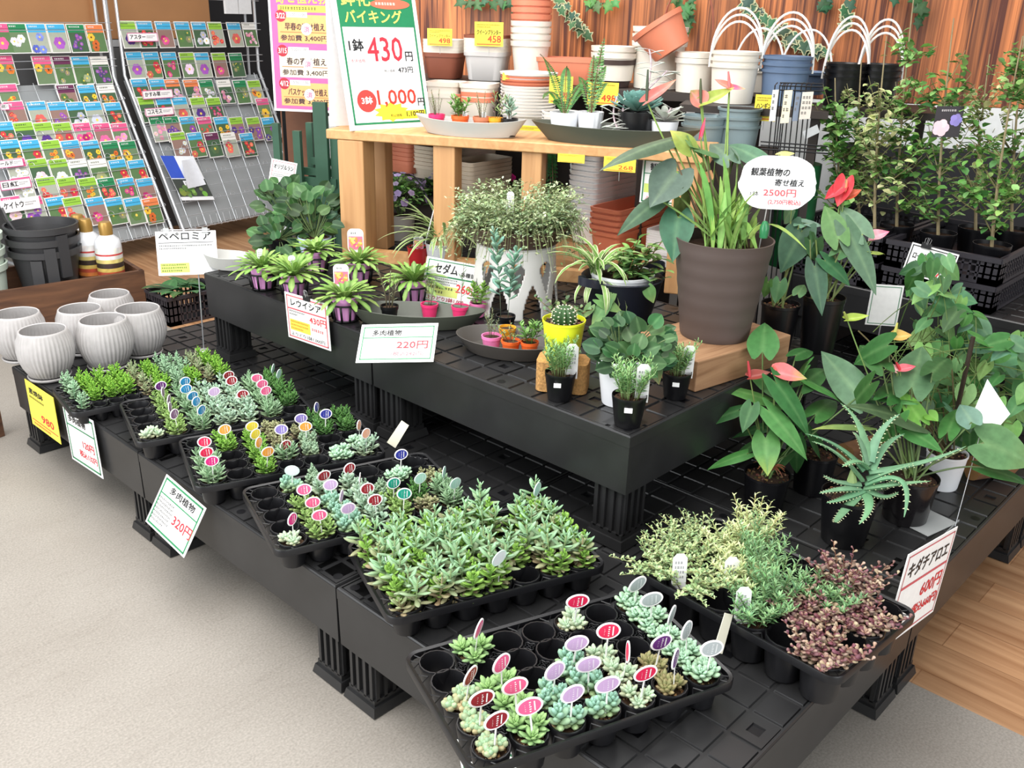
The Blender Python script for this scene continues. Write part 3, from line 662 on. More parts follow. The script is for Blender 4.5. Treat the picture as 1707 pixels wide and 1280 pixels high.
th, pr, O, ax, ay, w, h = card('price_card', 'tilted green framed card reading 320 yen on the platform face', 'price card', ((277, 785), (341, 850), (309, 927), (243, 874)), (-.012, 0, .285), (-.86, 0, .5), group='price cards')
frame_line(pr, O, ax, ay, .035*w, .035*h, .965*w, .965*h, .005, 0, GRN); rect(pr, O, ax, ay, .04*w, .66*h, .96*w, .685*h, 0, GRN)
write(pr, '多肉植物', O, ax, ay, .22*w, .75*h, .14*h, .6*w, 0, BLK); scribble(pr, O, ax, ay, .06*w, .12*h, .4*w, .5*h, 7, rs, 0, BLK)
write(pr, '320円', O, ax, ay, .5*w, .3*h, .2*h, .45*w, 0, RED); done(th, pr)
th, pr, O, ax, ay, w, h = card('price_card', 'price card mostly hidden under the overhanging front tray', 'price card', ((752, 1209), (868, 1262), (890, 1345), (775, 1290)), FX, NX, group='price cards')
frame_line(pr, O, ax, ay, .04*w, .04*h, .96*w, .96*h, .005, 0, GRN); write(pr, '多肉植物', O, ax, ay, .2*w, .7*h, .14*h, .6*w, 0, BLK); write(pr, '円', O, ax, ay, .7*w, .3*h, .2*h, .2*w, 0, RED); done(th, pr)
FY, NY = (0, -.014, 0), (0, -1, 0)
th, pr, O, ax, ay, w, h = card('price_card', 'red framed aloe price card reading 600 yen by the wood floor', 'price card', ((1495, 950), (1579, 895), (1573, 1000), (1490, 1056)), FY, NY, group='price cards')
frame_line(pr, O, ax, ay, .035*w, .035*h, .965*w, .965*h, .003, 0, C3(206, 96, 104)); rect(pr, O, ax, ay, .04*w, .6*h, .96*w, .63*h, 0, C3(206, 90, 100))
write(pr, 'キダチアロエ', O, ax, ay, .1*w, .7*h, .17*h, .8*w, 0, BLK); write(pr, '600円', O, ax, ay, .5*w, .36*h, .17*h, .42*w, 0, RED); write(pr, '(税込660円)', O, ax, ay, .4*w, .16*h, .14*h, .54*w, 0, RED); done(th, pr)
ACR = pm('clear_acrylic', (228, 232, 232), .1, alpha=.35)
mb = MB(); a = at(1540, 892, Z1+.004); b = at(1597, 866, Z1+.004); ex = (b-a).normalized(); L = (b-a).length
mb.obox((a+b)/2+Vector((.0, .03, 0)), ex, (-ex.y, ex.x, 0), (0, 0, 1), (.12, .075, .002)); mb.obox((a+b)/2+Vector((.012, -.0175, -.05)), (1, 0, 0), (0, 1, 0), (0, 0, 1), (.12, .002, .10))
tag(mb.build('card_holder', ACR, None, False), 'clear acrylic card holder over the deck edge behind the aloe card', 'card holder')
# the aloe side tray of sedums
key = tray('R', .372, -.042, -4, .31, .485, 4, 6, 'grey black tray of feathery, green and burgundy sedums overhanging the deck edge', H=.088, r=.0385)
POT7 = pot_mesh('pot7', .0365, .078, POTB); DI7 = soil_mesh('di7', .033, DIRT, 30, RS)
def herb_mesh(key, heads, spread, H, nl, L, wd, cols, stem, lean=.5, prof='lance', thick=False, el=(.2, .9), curl=.3, soilz=0):
    if key in _sm: return _sm[key]
    rng = random.Random(len(key)*31+heads); mb = MB()
    for hd in range(heads):
        a = rng.uniform(0, 6.28); r = spread*math.sqrt(rng.random()); H_ = H*rng.uniform(.65, 1.08)
        b = Vector((r*.6*math.cos(a), r*.6*math.sin(a), -.004)); o = Vector((math.cos(a), math.sin(a), 0))*(r*lean+.004)
        pts = bez(b, b+Vector((0, 0, H_*.6))+o*.4, b+Vector((rng.uniform(-.006, .006), rng.uniform(-.006, .006), H_))+o*1.6, 5)
        mb.tube(pts, .0009, 4, 0, jit(stem, rng))
        for i in range(nl):
            t = .25+.75*i/(nl-1) if nl > 1 else 1; k = min(4, int(t*5)); p = pts[k].lerp(pts[k+1], t*5-k)
            c = jit(rng.choice(cols), rng, .08); az = i*GA+a; e = el[0]+(el[1]-el[0])*t+rng.uniform(-.15, .15); q = (1-.4*max(0, t-.7)/.3)*rng.uniform(.8, 1.15)
            if thick: thick_leaf(mb, p, (math.cos(az)*math.cos(e), math.sin(az)*math.cos(e), math.sin(e)), (0, 0, 1), L*q, wd*q, wd*.45*q, c, mixc(c, (1, 1, 1), .12), 'spoon', .05, side=5)
            else: blade(mb, p, az, e, curl*rng.uniform(.5, 1.4), L*q, wd*q, c, mixc(c, (1, 1, .9), .15), 3, .25, prof)
    _sm[key] = mb.mesh('herb', SUCC); return _sm[key]
GREENS = [C3(98, 146, 92), C3(120, 164, 108), C3(88, 130, 84), C3(138, 178, 122)]
YELS = [C3(190, 202, 142), C3(176, 192, 128), C3(204, 212, 160), C3(160, 180, 122)]
FEA = [C3(158, 180, 120), C3(136, 164, 110), C3(174, 190, 136), C3(124, 154, 104)]
BUR = [C3(116, 76, 76), C3(136, 104, 90), C3(150, 128, 104), C3(100, 54, 62), C3(166, 140, 118)]
def tag_mesh(w=.022, h=.06, rng=RS):
    mb = MB(); mb.prism([(-w/2, 0), (w/2, 0), (w/2, h*.9), (w/2*.5, h), (-w/2*.5, h), (-w/2, h*.9)], -.0006, .0006, 0, C3(240, 240, 240), Matrix.Rotation(PI/2, 4, 'X'))
    scribble(mb, (-w/2, -.0007, 0), (1, 0, 0), (0, 0, 1), w*.15, h*.3, w*.7, h*.55, 5, rng, 0, C3(150, 150, 154)); return mb.mesh('plant_tag', PAINT, False)
TAG = tag_mesh()
rR = random.Random(8)
RP = [(0, 0, 'burgundy', 'at the near corner'), (1, 1, 'burgundy', 'second along the deck edge'), (2, 0, 'burgundy', 'by the aloe price card'), (3, 1, 'burgundy tall', 'tallest beside the aloe pot'),
      (0, 2, 'green', 'with a white tag at the tray edge'), (1, 2, 'green tall', 'in the middle of the tray'), (2, 3, 'green tall', 'beside the yellow sedum'), (2, 1, 'green', 'between the burgundy clumps'),
      (3, 4, 'yellow tall', 'tallest at the back'), (1, 3, 'yellow', 'drooping beside a white tag'), (2, 4, 'yellow', 'behind the white tags'), (0, 4, 'feathery', 'spilling over the tray edge'), (0, 5, 'feathery', 'at the far corner'), (1, 5, 'feathery', 'second at the far end'), (2, 5, 'feathery', 'third at the far end')]
for c, q, k, where in RP:
    t = thing('sedum_pot', '%s sedum, %s, in the overhanging tray' % (k, where), 'potted sedum', key(c, q)+Vector((0, 0, .006)), 0, 'sedum pots in the overhanging tray')
    mk('pot', POT7, t); mk('soil', DI7, t, (0, 0, .068)); v = rR.randrange(2)
    if k.startswith('burgundy'): me = herb_mesh(k+str(v), 30, .045, .09 if 'tall' in k else .055, 12, .0135, .012, BUR, C3(110, 62, 52), .7, 'spat', True, (-.2, .7))
    elif k.startswith('green'): me = herb_mesh(k+str(v), 26, .04, .115 if 'tall' in k else .07, 26, .018, .0042, GREENS, C3(112, 130, 86), .7)
    elif k.startswith('yellow'): me = herb_mesh(k+str(v), 30, .04, .105 if 'tall' in k else .07, 24, .021, .0044, YELS, C3(176, 168, 116), .7, curl=.9)
    else: me = herb_mesh(k+str(v), 38, .05, .05, 18, .012, .0068, FEA, C3(150, 150, 104), .9, 'spat', False, (-.1, .8))
    mk('sedum', me, t, (0, 0, .07), (0, 0, rR.uniform(0, 6)))
    if (c, q) in ((0, 2), (0, 4), (1, 4), (3, 2), (1, 3)): mk('plant_tag', TAG, t, (-.02, .012, .05), (-.1, 0, -.75), (1.35, 1, 1.6))
# grey ribbed pots
STONE = pm('ribbed_stoneware', (172, 169, 168), .75, var=.08, vscale=40, bump=.15)
def ribbed():
    mb = MB(); rib = lambda a, r, z: (r*(1+.017*math.cos(40*a)*(1 if .012 < z < .15 else 0)), z)
    mb.lathe([(.0, .012), (.05, .012), (.062, .016), (.078, .045), (.0885, .075), (.0905, .1), (.086, .135), (.0775, .158), (.076, .164), (.0735, .166), (.0705, .164), (.0735, .15), (.082, .12), (.083, .09), (.066, .035), (.0, .026)], 240, (0, 0, 0), 0, fn=rib)
    s = MB(); s.lathe([(.0, .001), (.052, .001), (.066, .004), (.07, .013), (.067, .014), (.062, .008), (0, .007)], 40)
    return sharpen(mb.mesh('pot', STONE), 60), s.mesh('saucer', STONE)
RBM, RBS = ribbed()
for (px, py), s, w in (((86, 640), 1, 'at the deck corner beside the yellow card'), ((42, 608), 1, 'standing farthest out over the deck end'), ((184, 622), 1.03, 'touching the plug tray'), ((145, 596), .97, 'enclosed by the others'), ((240, 600), 1.02, 'beside the bare deck'), ((193, 566), .95, 'farthest from the trays, by the wooden box')):
    p = at(px, py, Z1); d = Vector((p.x-CAM[0], p.y-CAM[1], 0)).normalized(); p = p+d*.06
    t = thing('ribbed_pot', 'grey ribbed stoneware pot with saucer, '+w, 'flower pot', p+Vector((0, 0, .001)), px*.1, 'grey ribbed pots on the deck end'); t.scale = (s*.95, s*.95, s)
    mk('pot', RBM, t); mk('saucer', RBS, t)

# ---------------------------------------------------------------- anthuriums, aloe and vine on the low platforms
def depth(p): return float((np.array(p)-CAM) @ MR[2])
def hleaf(mb, loc, bp, tp, wpx, D, dD=0.0, col=C3(66, 104, 66), tip=None, up=.75, droop=.18, fold=.2, lobes=.26, side=0.0, rng=None, wave=.01, vein=None, pw=1.6):
    b = atd(*bp, D); q = atd(*tp, D+dD); v = Vector(CAM)-b; v.normalize()
    n = v*(1-up)+Vector((0, 0, 1))*up
    if side: n += Vector((MR[0]))*side
    heart(mb, b-loc, q-b, n, (q-b).length, wpx*D/FPX, col, vein, droop, fold, lobes, tip=tip, rng=rng, wave=wave, pw=pw)
    return b-loc
def stalk(mb, a, b, r=.0022, col=C3(110, 140, 78), bow=.03, n=8):
    a, b = Vector(a), Vector(b); m = (a+b)/2+Vector((0, 0, bow))+Vector(((a-b).x*-.15, (a-b).y*-.15, 0)); mb.tube(bez(a, m, b, n), [r*1.2]*(n//2)+[r]*(n+1-n//2), 5, 0, col)
SPX = []
def flower_build(fl, t):
    o = fl.build('flower', LEAF, t)
    for pts, c in SPX: mb = MB(); mb.tube(pts, [.0035, .004, .0022], 7, 0, c); mb.build('spadix', LEAF, o)
    SPX.clear()
def spathe(mb, loc, bp, tp, wpx, D, col, tip=None, spx=None, scol=C3(240, 120, 120), up=.5, dD=0):
    b = hleaf(mb, loc, bp, tp, wpx, D, dD, col, tip, up, -.1, .35, .2, vein=mixc(col, (1, 1, 1), .15))
    if spx:
        q = atd(*spx, D-.01)-loc; SPX.append(([b, b.lerp(q, .5), q], scol))
    return b
def big_pot(name, label, cat, loc, r, h, mat, taper=.75, prof=None, group=None, soil=True):
    t = thing(name, label, cat, loc, 0, group); mb = MB(); q = r*taper
    mb.lathe(prof or [(0, 0), (q*.96, 0), (q, .004), (r*.97, h*.93), (r, h*.94), (r, h), (r*.965, h), (r*.95, h*.9), (q*.9, .01)], 40)
    mb.build('pot', mat, t)
    if soil:
        z = h*.9; rr = q+(r-q)*.88; s = MB(); s.lathe([(0, z+.004), (rr*.93, z)], 24, (0, 0, 0), 0, C3(54, 40, 32)); rg = random.Random(int(r*1e4))
        for i in range(60):
            a = rg.uniform(0, 6.28); k = rr*.9*math.sqrt(rg.random()); e = rg.uniform(.002, .005); s.box((k*math.cos(a), k*math.sin(a), z+.003), (e*1.6, e, e), rg.uniform(0, 3), 0, jit(rg.choice(DIRT), rg, .15))
        s.build('soil', SOIL, t, False)
    return t
DG, MG, LG, GG, YG = C3(52, 96, 50), C3(70, 122, 62), C3(112, 158, 70), C3(82, 116, 82), C3(156, 178, 80)
PA = at(1282, 866, Z1)+Vector((.04, .04, 0)); DA = depth(PA+Vector((0, 0, .2)))
t = big_pot('potted_anthurium', 'anthurium in black pot with brownish red bloom, in front of the timber block', 'potted plant', PA, .058, .10, POTB, .8)
lf, stk = MB(), MB(); rg = random.Random(2); top = Vector((0, 0, .1))
for bp, tp, w, dd, c, tip, up in (((1281, 667), (1178, 628), 36, .02, MG, None, .8), ((1230, 684), (1163, 705), 34, 0, DG, None, .8), ((1253, 677), (1238, 717), 34, -.03, DG, None, .6), ((1281, 684), (1353, 759), 46, -.06, MG, None, .7),
        ((1294, 638), (1360, 723), 50, -.02, DG, None, .7), ((1276, 730), (1280, 787), 50, -.06, MG, C3(150, 168, 84), .35), ((1245, 756), (1178, 775), 27, 0, MG, None, .7), ((1327, 736), (1330, 795), 36, .04, DG, None, .4),
        ((1271, 586), (1276, 530), 58, .06, MG, None, .1), ((1327, 592), (1360, 572), 34, .1, DG, None, .5), ((1432, 660), (1366, 576), 62, .1, GG, None, .2), ((1347, 635), (1422, 667), 36, .04, MG, None, .8), ((1330, 700), (1392, 745), 34, .05, DG, None, .6), ((1310, 760), (1250, 800), 30, .05, DG, None, .6), ((1300, 705), (1215, 720), 32, .06, DG, None, .7), ((1340, 640), (1385, 600), 44, .12, DG, None, .4), ((1360, 690), (1400, 650), 46, .14, MG, None, .5), ((1350, 720), (1385, 770), 40, .10, DG, None, .5), ((1290, 650), (1240, 600), 34, .1, DG, None, .6), ((1345, 610), (1310, 640), 40, .1, MG, None, .5), ((1260, 740), (1215, 760), 30, .05, DG, None, .7)):
    b = hleaf(lf, PA, bp, tp, w, DA+(.03 if dd >= 0 else -.02), dd, jit(c, rg, .05), tip, up, rng=rg, wave=.015)
    stalk(stk, top+Vector((rg.uniform(-.012, .012), rg.uniform(-.012, .012), -.01)), b, .002, jit(C3(104, 128, 74), rg))
for i in range(14):
    a = rg.uniform(0, 6.28); stk.tube(bez(top+Vector((0, 0, -.008)), top+Vector((.015*math.cos(a), .015*math.sin(a), .04)), top+Vector((.04*math.cos(a), .04*math.sin(a), rg.uniform(.0, .03))), 5), [.004, .0035, .003, .002, .0012, .0006], 5, 0, jit(C3(150, 98, 62), rg, .15))
fl = MB()
for bp, tp, w, c, tip, sp, sc in (((1250, 628), (1284, 622), 22, C3(140, 62, 54), C3(120, 70, 60), (1247, 602), C3(190, 70, 76)), ((1294, 620), (1343, 634), 36, C3(240, 120, 120), C3(140, 170, 84), (1289, 608), C3(244, 130, 120))):
    fl = MB(); b = spathe(fl, PA, bp, tp, w, DA, c, tip, sp, sc); stalk(stk, top, b, .0018, C3(120, 140, 80)); flower_build(fl, t)
lf.build('leaves', LEAF, t); stk.build('stalks', LEAF, t)
PB = at(1526, 884, Z1)+Vector((.04, .045, 0)); DB = depth(PB+Vector((0, 0, .2)))
t = big_pot('potted_anthurium', 'anthurium in glossy black pot with a small pink bloom, behind the aloe card', 'potted plant', PB, .064, .12, pm('gloss_black_pot', (24, 22, 24), .18), .82)
lf, stk, fl = MB(), MB(), MB(); top = Vector((0, 0, .12)); rg = random.Random(4)
for bp, tp, w, dd, c, tip, up in (((1480, 575), (1415, 602), 60, .08, DG, None, .5), ((1520, 645), (1540, 563), 72, .1, GG, None, .1), ((1524, 704), (1420, 660), 52, -.03, C3(64, 84, 62), None, .75), ((1510, 668), (1425, 655), 20, .05, MG, None, .9), ((1534, 700), (1501, 648), 36, 0, C3(104, 158, 60), None, .4),
        ((1548, 690), (1564, 700), 26, -.02, C3(110, 164, 66), None, .5), ((1514, 717), (1574, 748), 40, -.05, MG, None, .6), ((1640, 738), (1730, 770), 90, -.04, GG, C3(108, 136, 84), .45), ((1640, 780), (1725, 800), 44, -.02, DG, None, .8), ((1620, 704), (1600, 670), 44, .04, C3(104, 140, 116), None, .3), ((1440, 710), (1358, 702), 22, -.04, C3(112, 140, 74), C3(150, 160, 80), .85), ((1580, 720), (1600, 670), 36, .08, MG, None, .4), ((1450, 640), (1400, 690), 46, .1, DG, None, .5), ((1470, 610), (1430, 560), 44, .14, DG, None, .4), ((1500, 690), (1460, 740), 40, .06, MG, None, .5), ((1555, 620), (1590, 580), 46, .12, DG, None, .4), ((1480, 660), (1520, 620), 48, .16, DG, None, .4)):
    b = hleaf(lf, PB, bp, tp, w, DB, dd, jit(c, rg, .05), tip, up, rng=rg, wave=.015)
    stalk(stk, top+Vector((rg.uniform(-.015, .015), rg.uniform(-.015, .015), -.01)), b, .0022, jit(C3(100, 120, 74), rg))
for bp, tp, w, c, tip, sp, sc in (((1500, 616), (1526, 612), 18, C3(232, 120, 130), C3(216, 60, 80), (1494, 604), C3(226, 70, 80)), ((1494, 618), (1479, 606), 14, C3(244, 190, 190), None, None, None), ((1490, 562), (1519, 560), 26, C3(196, 164, 88), C3(190, 150, 84), (1496, 538), C3(188, 186, 96)), ((1412, 532), (1448, 528), 18, C3(150, 172, 70), None, (1407, 520), C3(150, 160, 80))):
    fl = MB(); b = spathe(fl, PB, bp, tp, w, DB+.03, c, tip, sp, sc or C3(200, 90, 90)); stalk(stk, top, b, .0016, C3(112, 140, 78)); flower_build(fl, t)
lf.build('leaves', LEAF, t); stk.build('stalks', LEAF, t)
t = big_pot('flower_pot', 'black pot half hidden behind the aloe', 'flower pot', at(1378, 836, Z1)+Vector((.03, .06, 0)), .055, .11, POTB, .82)
# aloe
PL = at(1422, 922, Z1)+Vector((.04, .045, 0)); t = big_pot('potted_aloe', 'spiky aloe in a black pot behind the sedum tray', 'potted plant', PL, .066, .125, POTB, .76)
DL = depth(PL+Vector((0, 0, .15))); mb = MB(); rg = random.Random(6); top = Vector((0, 0, .115))
mb.tube([top, top+Vector((.004, .004, .04)), top+Vector((.006, .008, .07))], [.011, .012, .004], 8, 0, C3(136, 160, 104))
def aloe_leaf(sp, mids, tp, wd, c):
    pts = [atd(*sp, DL)-PL]+[atd(m[0], m[1], DL+m[2])-PL for m in mids]+[atd(tp[0], tp[1], DL+tp[2])-PL]
    P = bez(pts[0], pts[1], pts[2], 12); vs = []; cs = []; n = len(P)
    for i, p in enumerate(P):
        tt = i/(n-1); d = (P[min(i+1, n-1)]-P[max(i-1, 0)]).normalized(); s = d.cross(Vector((0, 0, 1))); s = s.normalized() if s.length > 1e-3 else Vector((MR[0])); nn = s.cross(d); w = wd*(1-tt)**.75*.5+.0008
        for k in range(6):
            a = 2*PI*k/6; vs.append(p+s*(w*math.cos(a))+nn*(w*.42*math.sin(a)-.25*w*abs(math.cos(a))*-1)); cs.append(jit(mixc(c, C3(150, 184, 140), .25*tt), rg, .01))
        if 0 < i < n-1:
            for sg in (1, -1):
                e = p+s*(w*sg); k = len(vs)
                mb.add([e-d*.002, e+d*.002, e+s*sg*.0045+d*.002], [(0, 1, 2)], 0, C3(206, 214, 170))
    mb.add(vs, [(i*6+k, i*6+(k+1) % 6, (i+1)*6+(k+1) % 6, (i+1)*6+k) for i in range(n-1) for k in range(6)], 0, cs)
AC = C3(96, 138, 104)
for sp, m, tp in (((1446, 770), (1440, 700, .02), (1401, 672, .05)), ((1448, 770), (1462, 712, .02), (1500, 690, .02)), ((1440, 785), (1400, 735, .02), (1342, 723, 0)), ((1436, 800), (1395, 745, -.03), (1353, 736, -.04)), ((1450, 785), (1472, 735, .03), (1508, 723, .06)),
        ((1448, 788), (1540, 778, -.03), (1610, 744, -.02)), ((1446, 800), (1488, 782, -.02), (1528, 773, -.04)), ((1442, 815), (1500, 806, -.05), (1551, 802, -.05)), ((1444, 808), (1530, 770, -.06), (1507, 862, -.07)), ((1430, 815), (1395, 815, -.03), (1366, 822, -.03)), ((1434, 808), (1392, 808, 0), (1373, 792, .03)),
        ((1436, 820), (1390, 870, -.06), (1393, 871, -.08)), ((1440, 822), (1460, 845, -.06), (1432, 874, -.08)), ((1448, 818), (1475, 838, -.03), (1498, 820, -.03)), ((1442, 780), (1432, 760, -.04), (1404, 778, -.06)), ((1447, 775), (1430, 720, 0), (1422, 722, .0)), ((1436, 818), (1405, 835, -.03), (1378, 838, -.04)), ((1450, 815), (1480, 815, .04), (1490, 800, .06))):
    aloe_leaf(sp, [m], tp, .026, jit(AC, rg, .05))
mb.build('leaves', SUCC, t)
# climbing vine in a white pot
PV = at(1588, 830, Z1)+Vector((.05, .05, 0)); t = big_pot('potted_vine', 'white pot of trailing heart-leaved vine near the diamond sign', 'potted plant', PV, .052, .10, WHITE, .8)
DV = depth(PV+Vector((0, 0, .2))); lf, stk = MB(), MB(); rg = random.Random(9)
stk.tube([Vector((0, 0, .08)), Vector((0, 0, .42))], .006, 6, 0, C3(54, 46, 38))
for i in range(230):
    while True:
        x, y = rg.uniform(1525, 1722), rg.uniform(425, 735)
        if y < 560: ok = abs(x-1565) < 28+(y-425)*.35
        else: ok = x > 1530+(0 if y < 690 else (y-690)*.8)
        if ok: break
    D = DV+rg.uniform(-.02, .38); a = rg.uniform(.2, 2.9); L = rg.uniform(26, 48); c = jit(rg.choice([MG, C3(92, 142, 84), DG, C3(118, 160, 92), C3(86, 128, 96)]), rg, .08)
    b = hleaf(lf, PV, (x, y), (x+L*math.cos(a), y+L*.8*math.sin(a)), L*.78, D, rg.uniform(-.03, .03), c, None, rg.uniform(.2, .8), .2, .2, .22, rg.uniform(-.4, .4), rg)
    if i % 2 == 0: stalk(stk, b, Vector((rg.uniform(-.1, .2), rg.uniform(-.02, .25), rg.uniform(.1, .38))), .0012, jit(C3(100, 124, 70), rg), .02, 5)
for i in range(10): stalk(stk, Vector((rg.uniform(-.02, .02), rg.uniform(-.02, .02), .09)), Vector((rg.uniform(-.1, .2), rg.uniform(0, .3), rg.uniform(.15, .4))), .002, C3(104, 96, 66), .08)
lf.build('leaves', LEAF, t); stk.build('stems', LEAF, t)
BARK = pm('bark', (122, 86, 58), .85, var=.35, vscale=30, bump=.8); CUT = pm('cut_wood', (176, 132, 84), .7, var=.15, vscale=50)
def log(label, loc, r, L, rz, name='log'):
    mb = MB(); rg = random.Random(int(loc[0]*1000)); n = 18
    rad = [r*rg.uniform(.86, 1.08) for _ in range(n)]
    vs = [(x, rad[i]*math.cos(2*PI*i/n), rad[i]*math.sin(2*PI*i/n)+r*.98) for x in (-L/2, -L/6, L/6, L/2) for i in range(n)]
    mb.add(vs, [(k*n+i, k*n+(i+1) % n, (k+1)*n+(i+1) % n, (k+1)*n+i) for k in range(3) for i in range(n)], 0)
    mb.add(vs[:n]+vs[-n:], [tuple(range(n-1, -1, -1)), tuple(range(n, 2*n))], 1)
    o = mb.build(name, [BARK, CUT], None); o.location = loc; o.rotation_euler = (0, 0, rz); return tag(o, label, 'log')
log('short log lying on the deck beside the white vine pot', at(1662, 805, Z1)+Vector((.02, .03, .002)), .032, .13, -.5)
log('bark log behind the aloe beside the glossy black pot', at(1478, 800, Z1)+Vector((.05, .10, .002)), .034, .13, -.3)
# diamond sign on a wire stake
b = at(1592, 878, Z1); D0 = depth(b)+.0; th = thing('stake_sign', 'blank white diamond card on a wire stake before the vine', 'sign', b)
v = (Vector(CAM)-b).normalized(); P0 = atd(1655, 690, D0-.01); q = [atp(*p, P0, v)-b for p in ((1646, 632), (1684, 690), (1656, 722), (1622, 688))]
mb = MB(); mb.add([p for p in q]+[p-v*.0015 for p in q], [(0, 3, 2, 1), (4, 5, 6, 7)]+[(i, (i+1) % 4, 4+(i+1) % 4, 4+i) for i in range(4)], 0, C3(248, 247, 250)); mb.build('card', PAINT, th, False)
mb = MB(); a = (q[2]+q[3])/2-v*.003; mb.tube([(0, 0, .0015), a*.5, a], .0011, 5); mb.build('stake', CHROME, th)

CRT = pm('cream_tag', (226, 222, 202), .5)
for px, py, rz, l, d in ((1196, 1088, .5, 'blank cream plastic tag stuck in the corner of the front tray', 0), (652, 742, -.3, 'blank cream plastic tag leaning at the end of the orange-labelled tray', 0)):
    mb = MB(); mb.prism([(-.014, 0), (.014, 0), (.012, .075), (-.012, .075)], -.0006, .0006, 0, None, Matrix.Rotation(PI/2, 4, 'X')); o = mb.build('plant_tag', CRT, None, False); o.location = at(px, py, Z1+.05); o.rotation_euler = (-.25, .5, rz-.8); tag(o, l, 'plant tag')
# ---------------------------------------------------------------- raised platform: things at its front
def vp(px, py, z, back=0.0):
    """a point of level z at a pixel, moved away from the viewer by back (half a thing's depth)"""
    p = at(px, py, z); d = Vector((p.x-CAM[0], p.y-CAM[1], 0)).normalized(); return p+d*back
# cards on the raised platform
th, pr, O, ax, ay, w, h = card('price_card', 'red framed card reading 430 yen clipped below the lewisias', 'price card', ((470, 484), (540, 507), (557, 585), (485, 563)), (XU-.014, 0, 0), NX, group='price cards')
frame_line(pr, O, ax, ay, .04*w, .04*h, .96*w, .96*h, .004, 0, C3(214, 104, 112)); rect(pr, O, ax, ay, .06*w, .66*h, .94*w, .69*h, 0, C3(206, 84, 96))
write(pr, 'レウイシア', O, ax, ay, .14*w, .74*h, .15*h, .7*w, 0, BLK); scribble(pr, O, ax, ay, .08*w, .52*h, .38*w, .13*h, 2, rs, 0, BLK)
rect(pr, O, ax, ay, .08*w, .2*h, .56*w, .44*h, 0, YEL); scribble(pr, O, ax, ay, .1*w, .21*h, .44*w, .22*h, 3, rs, 0, C3(206, 104, 52), .0011)
write(pr, '430円', O, ax, ay, .56*w, .46*h, .15*h, .38*w, 0, RED); scribble(pr, O, ax, ay, .6*w, .28*h, .32*w, .11*h, 1, rs, 0, RED); write(pr, 'よりどり3鉢1,000円', O, ax, ay, .1*w, .08*h, .09*h, .78*w, 0, BLK); done(th, pr); clip_on(th, O, ax, ay, w, h, .55)
P0 = atp(660, 560, (XU-.02, 0, 0), NX)
th, pr, O, ax, ay, w, h = card('price_card', 'green framed card reading 220 yen tilted at the raised deck edge', 'price card', ((608, 538), (735, 542), (718, 599), (588, 608)), P0, (-.62, -.3, .72), group='price cards')
frame_line(pr, O, ax, ay, .04*w, .07*h, .96*w, .93*h, .003, 0, GRN); rect(pr, O, ax, ay, .05*w, .63*h, .95*w, .655*h, 0, GRN)
write(pr, '多肉植物', O, ax, ay, .16*w, .69*h, .15*h, .38*w, 0, BLK); write(pr, '220円', O, ax, ay, .5*w, .34*h, .2*h, .4*w, 0, RED); write(pr, '(税込242円)', O, ax, ay, .44*w, .14*h, .13*h, .42*w, 0, C3(226, 120, 126)); done(th, pr)
P0 = at(702, 503, Z2+.004)
th, pr, O, ax, ay, w, h = card('price_card', 'sedum price card reading 260 yen behind the magenta pots', 'price card', ((711, 424), (809, 447), (800, 517), (701, 504)), P0, (-.72, -.62, .25), group='price cards')
frame_line(pr, O, ax, ay, .035*w, .04*h, .965*w, .96*h, .003, 0, GRN); rect(pr, O, ax, ay, .04*w, .6*h, .96*w, .635*h, 0, GRN)
write(pr, 'セダム', O, ax, ay, .16*w, .68*h, .22*h, .38*w, 0, BLK); write(pr, '各種苗', O, ax, ay, .6*w, .68*h, .1*h, .24*w, 0, BLK); scribble(pr, O, ax, ay, .07*w, .42*h, .5*w, .17*h, 3, rs, 0, BLK)
rect(pr, O, ax, ay, .07*w, .19*h, .6*w, .42*h, 0, C3(222, 232, 130)); scribble(pr, O, ax, ay, .1*w, .21*h, .44*w, .2*h, 2, rs, 0, BLK, .0011)
write(pr, '260円', O, ax, ay, .56*w, .3*h, .22*h, .4*w, 0, RED); write(pr, 'よりどり3鉢1,000', O, ax, ay, .1*w, .07*h, .1*h, .62*w, 0, C3(170, 40, 70)); done(th, pr); clip_on(th, O, ax, ay, w, h*.55, .98)
# shallow boat dishes
def dish(name, label, loc, L, Wd, H, rz, mat, group=None, prow=.55):
    """a shallow dish, pointed like a boat at prow > 0"""
    mb = MB(); n = 40; rings = []
    def ol(a, s): 
        c, q = math.cos(a), math.sin(a); e = 1-.22*prow*c*c*c*c
        return (L/2*s*math.copysign(abs(c)**(.95), c), Wd/2*s*q*(1-prow*.25*abs(c)))
    for s, z in ((0, .003), (.74, .003), (.8, .006), (.97, H-.002), (1.0, H), (1.012, H-.001), (1.0, H-.004), (.80, .0005), (0, .0005)):
        rings.append([(*ol(2*PI*i/n, s), z+(.012*prow*abs(math.cos(2*PI*i/n))**3*s**6)) for i in range(n)])
    vs = [p for r in rings for p in r]
    mb.add(vs, [(a*n+i, a*n+(i+1) % n, (a+1)*n+(i+1) % n, (a+1)*n+i) for a in range(len(rings)-1) for i in range(n)])
    o = mb.build(name, mat, None); o.location = loc; o.rotation_euler = (0, 0, rz); return tag(o, label, 'dish', group)
GREYD = pm('grey_dish', (176, 176, 172), .5, var=.05); OLIVED = pm('olive_dish', (72, 76, 66), .5, var=.05); DARKD = pm('dark_dish', (66, 62, 58), .5, var=.08)
def azim(px, py, qx, qy, z): a, b = at(px, py, z), at(qx, qy, z); return math.atan2(b.y-a.y, b.x-a.x)
p = vp(382, 455, Z2, .055); dish('boat_dish', 'pale grey boat dish at the far corner before the lewisias', p+Vector((.012, .01, .002)), .23, .12, .045, azim(340, 440, 430, 452, Z2), GREYD, 'boat dishes', 1)
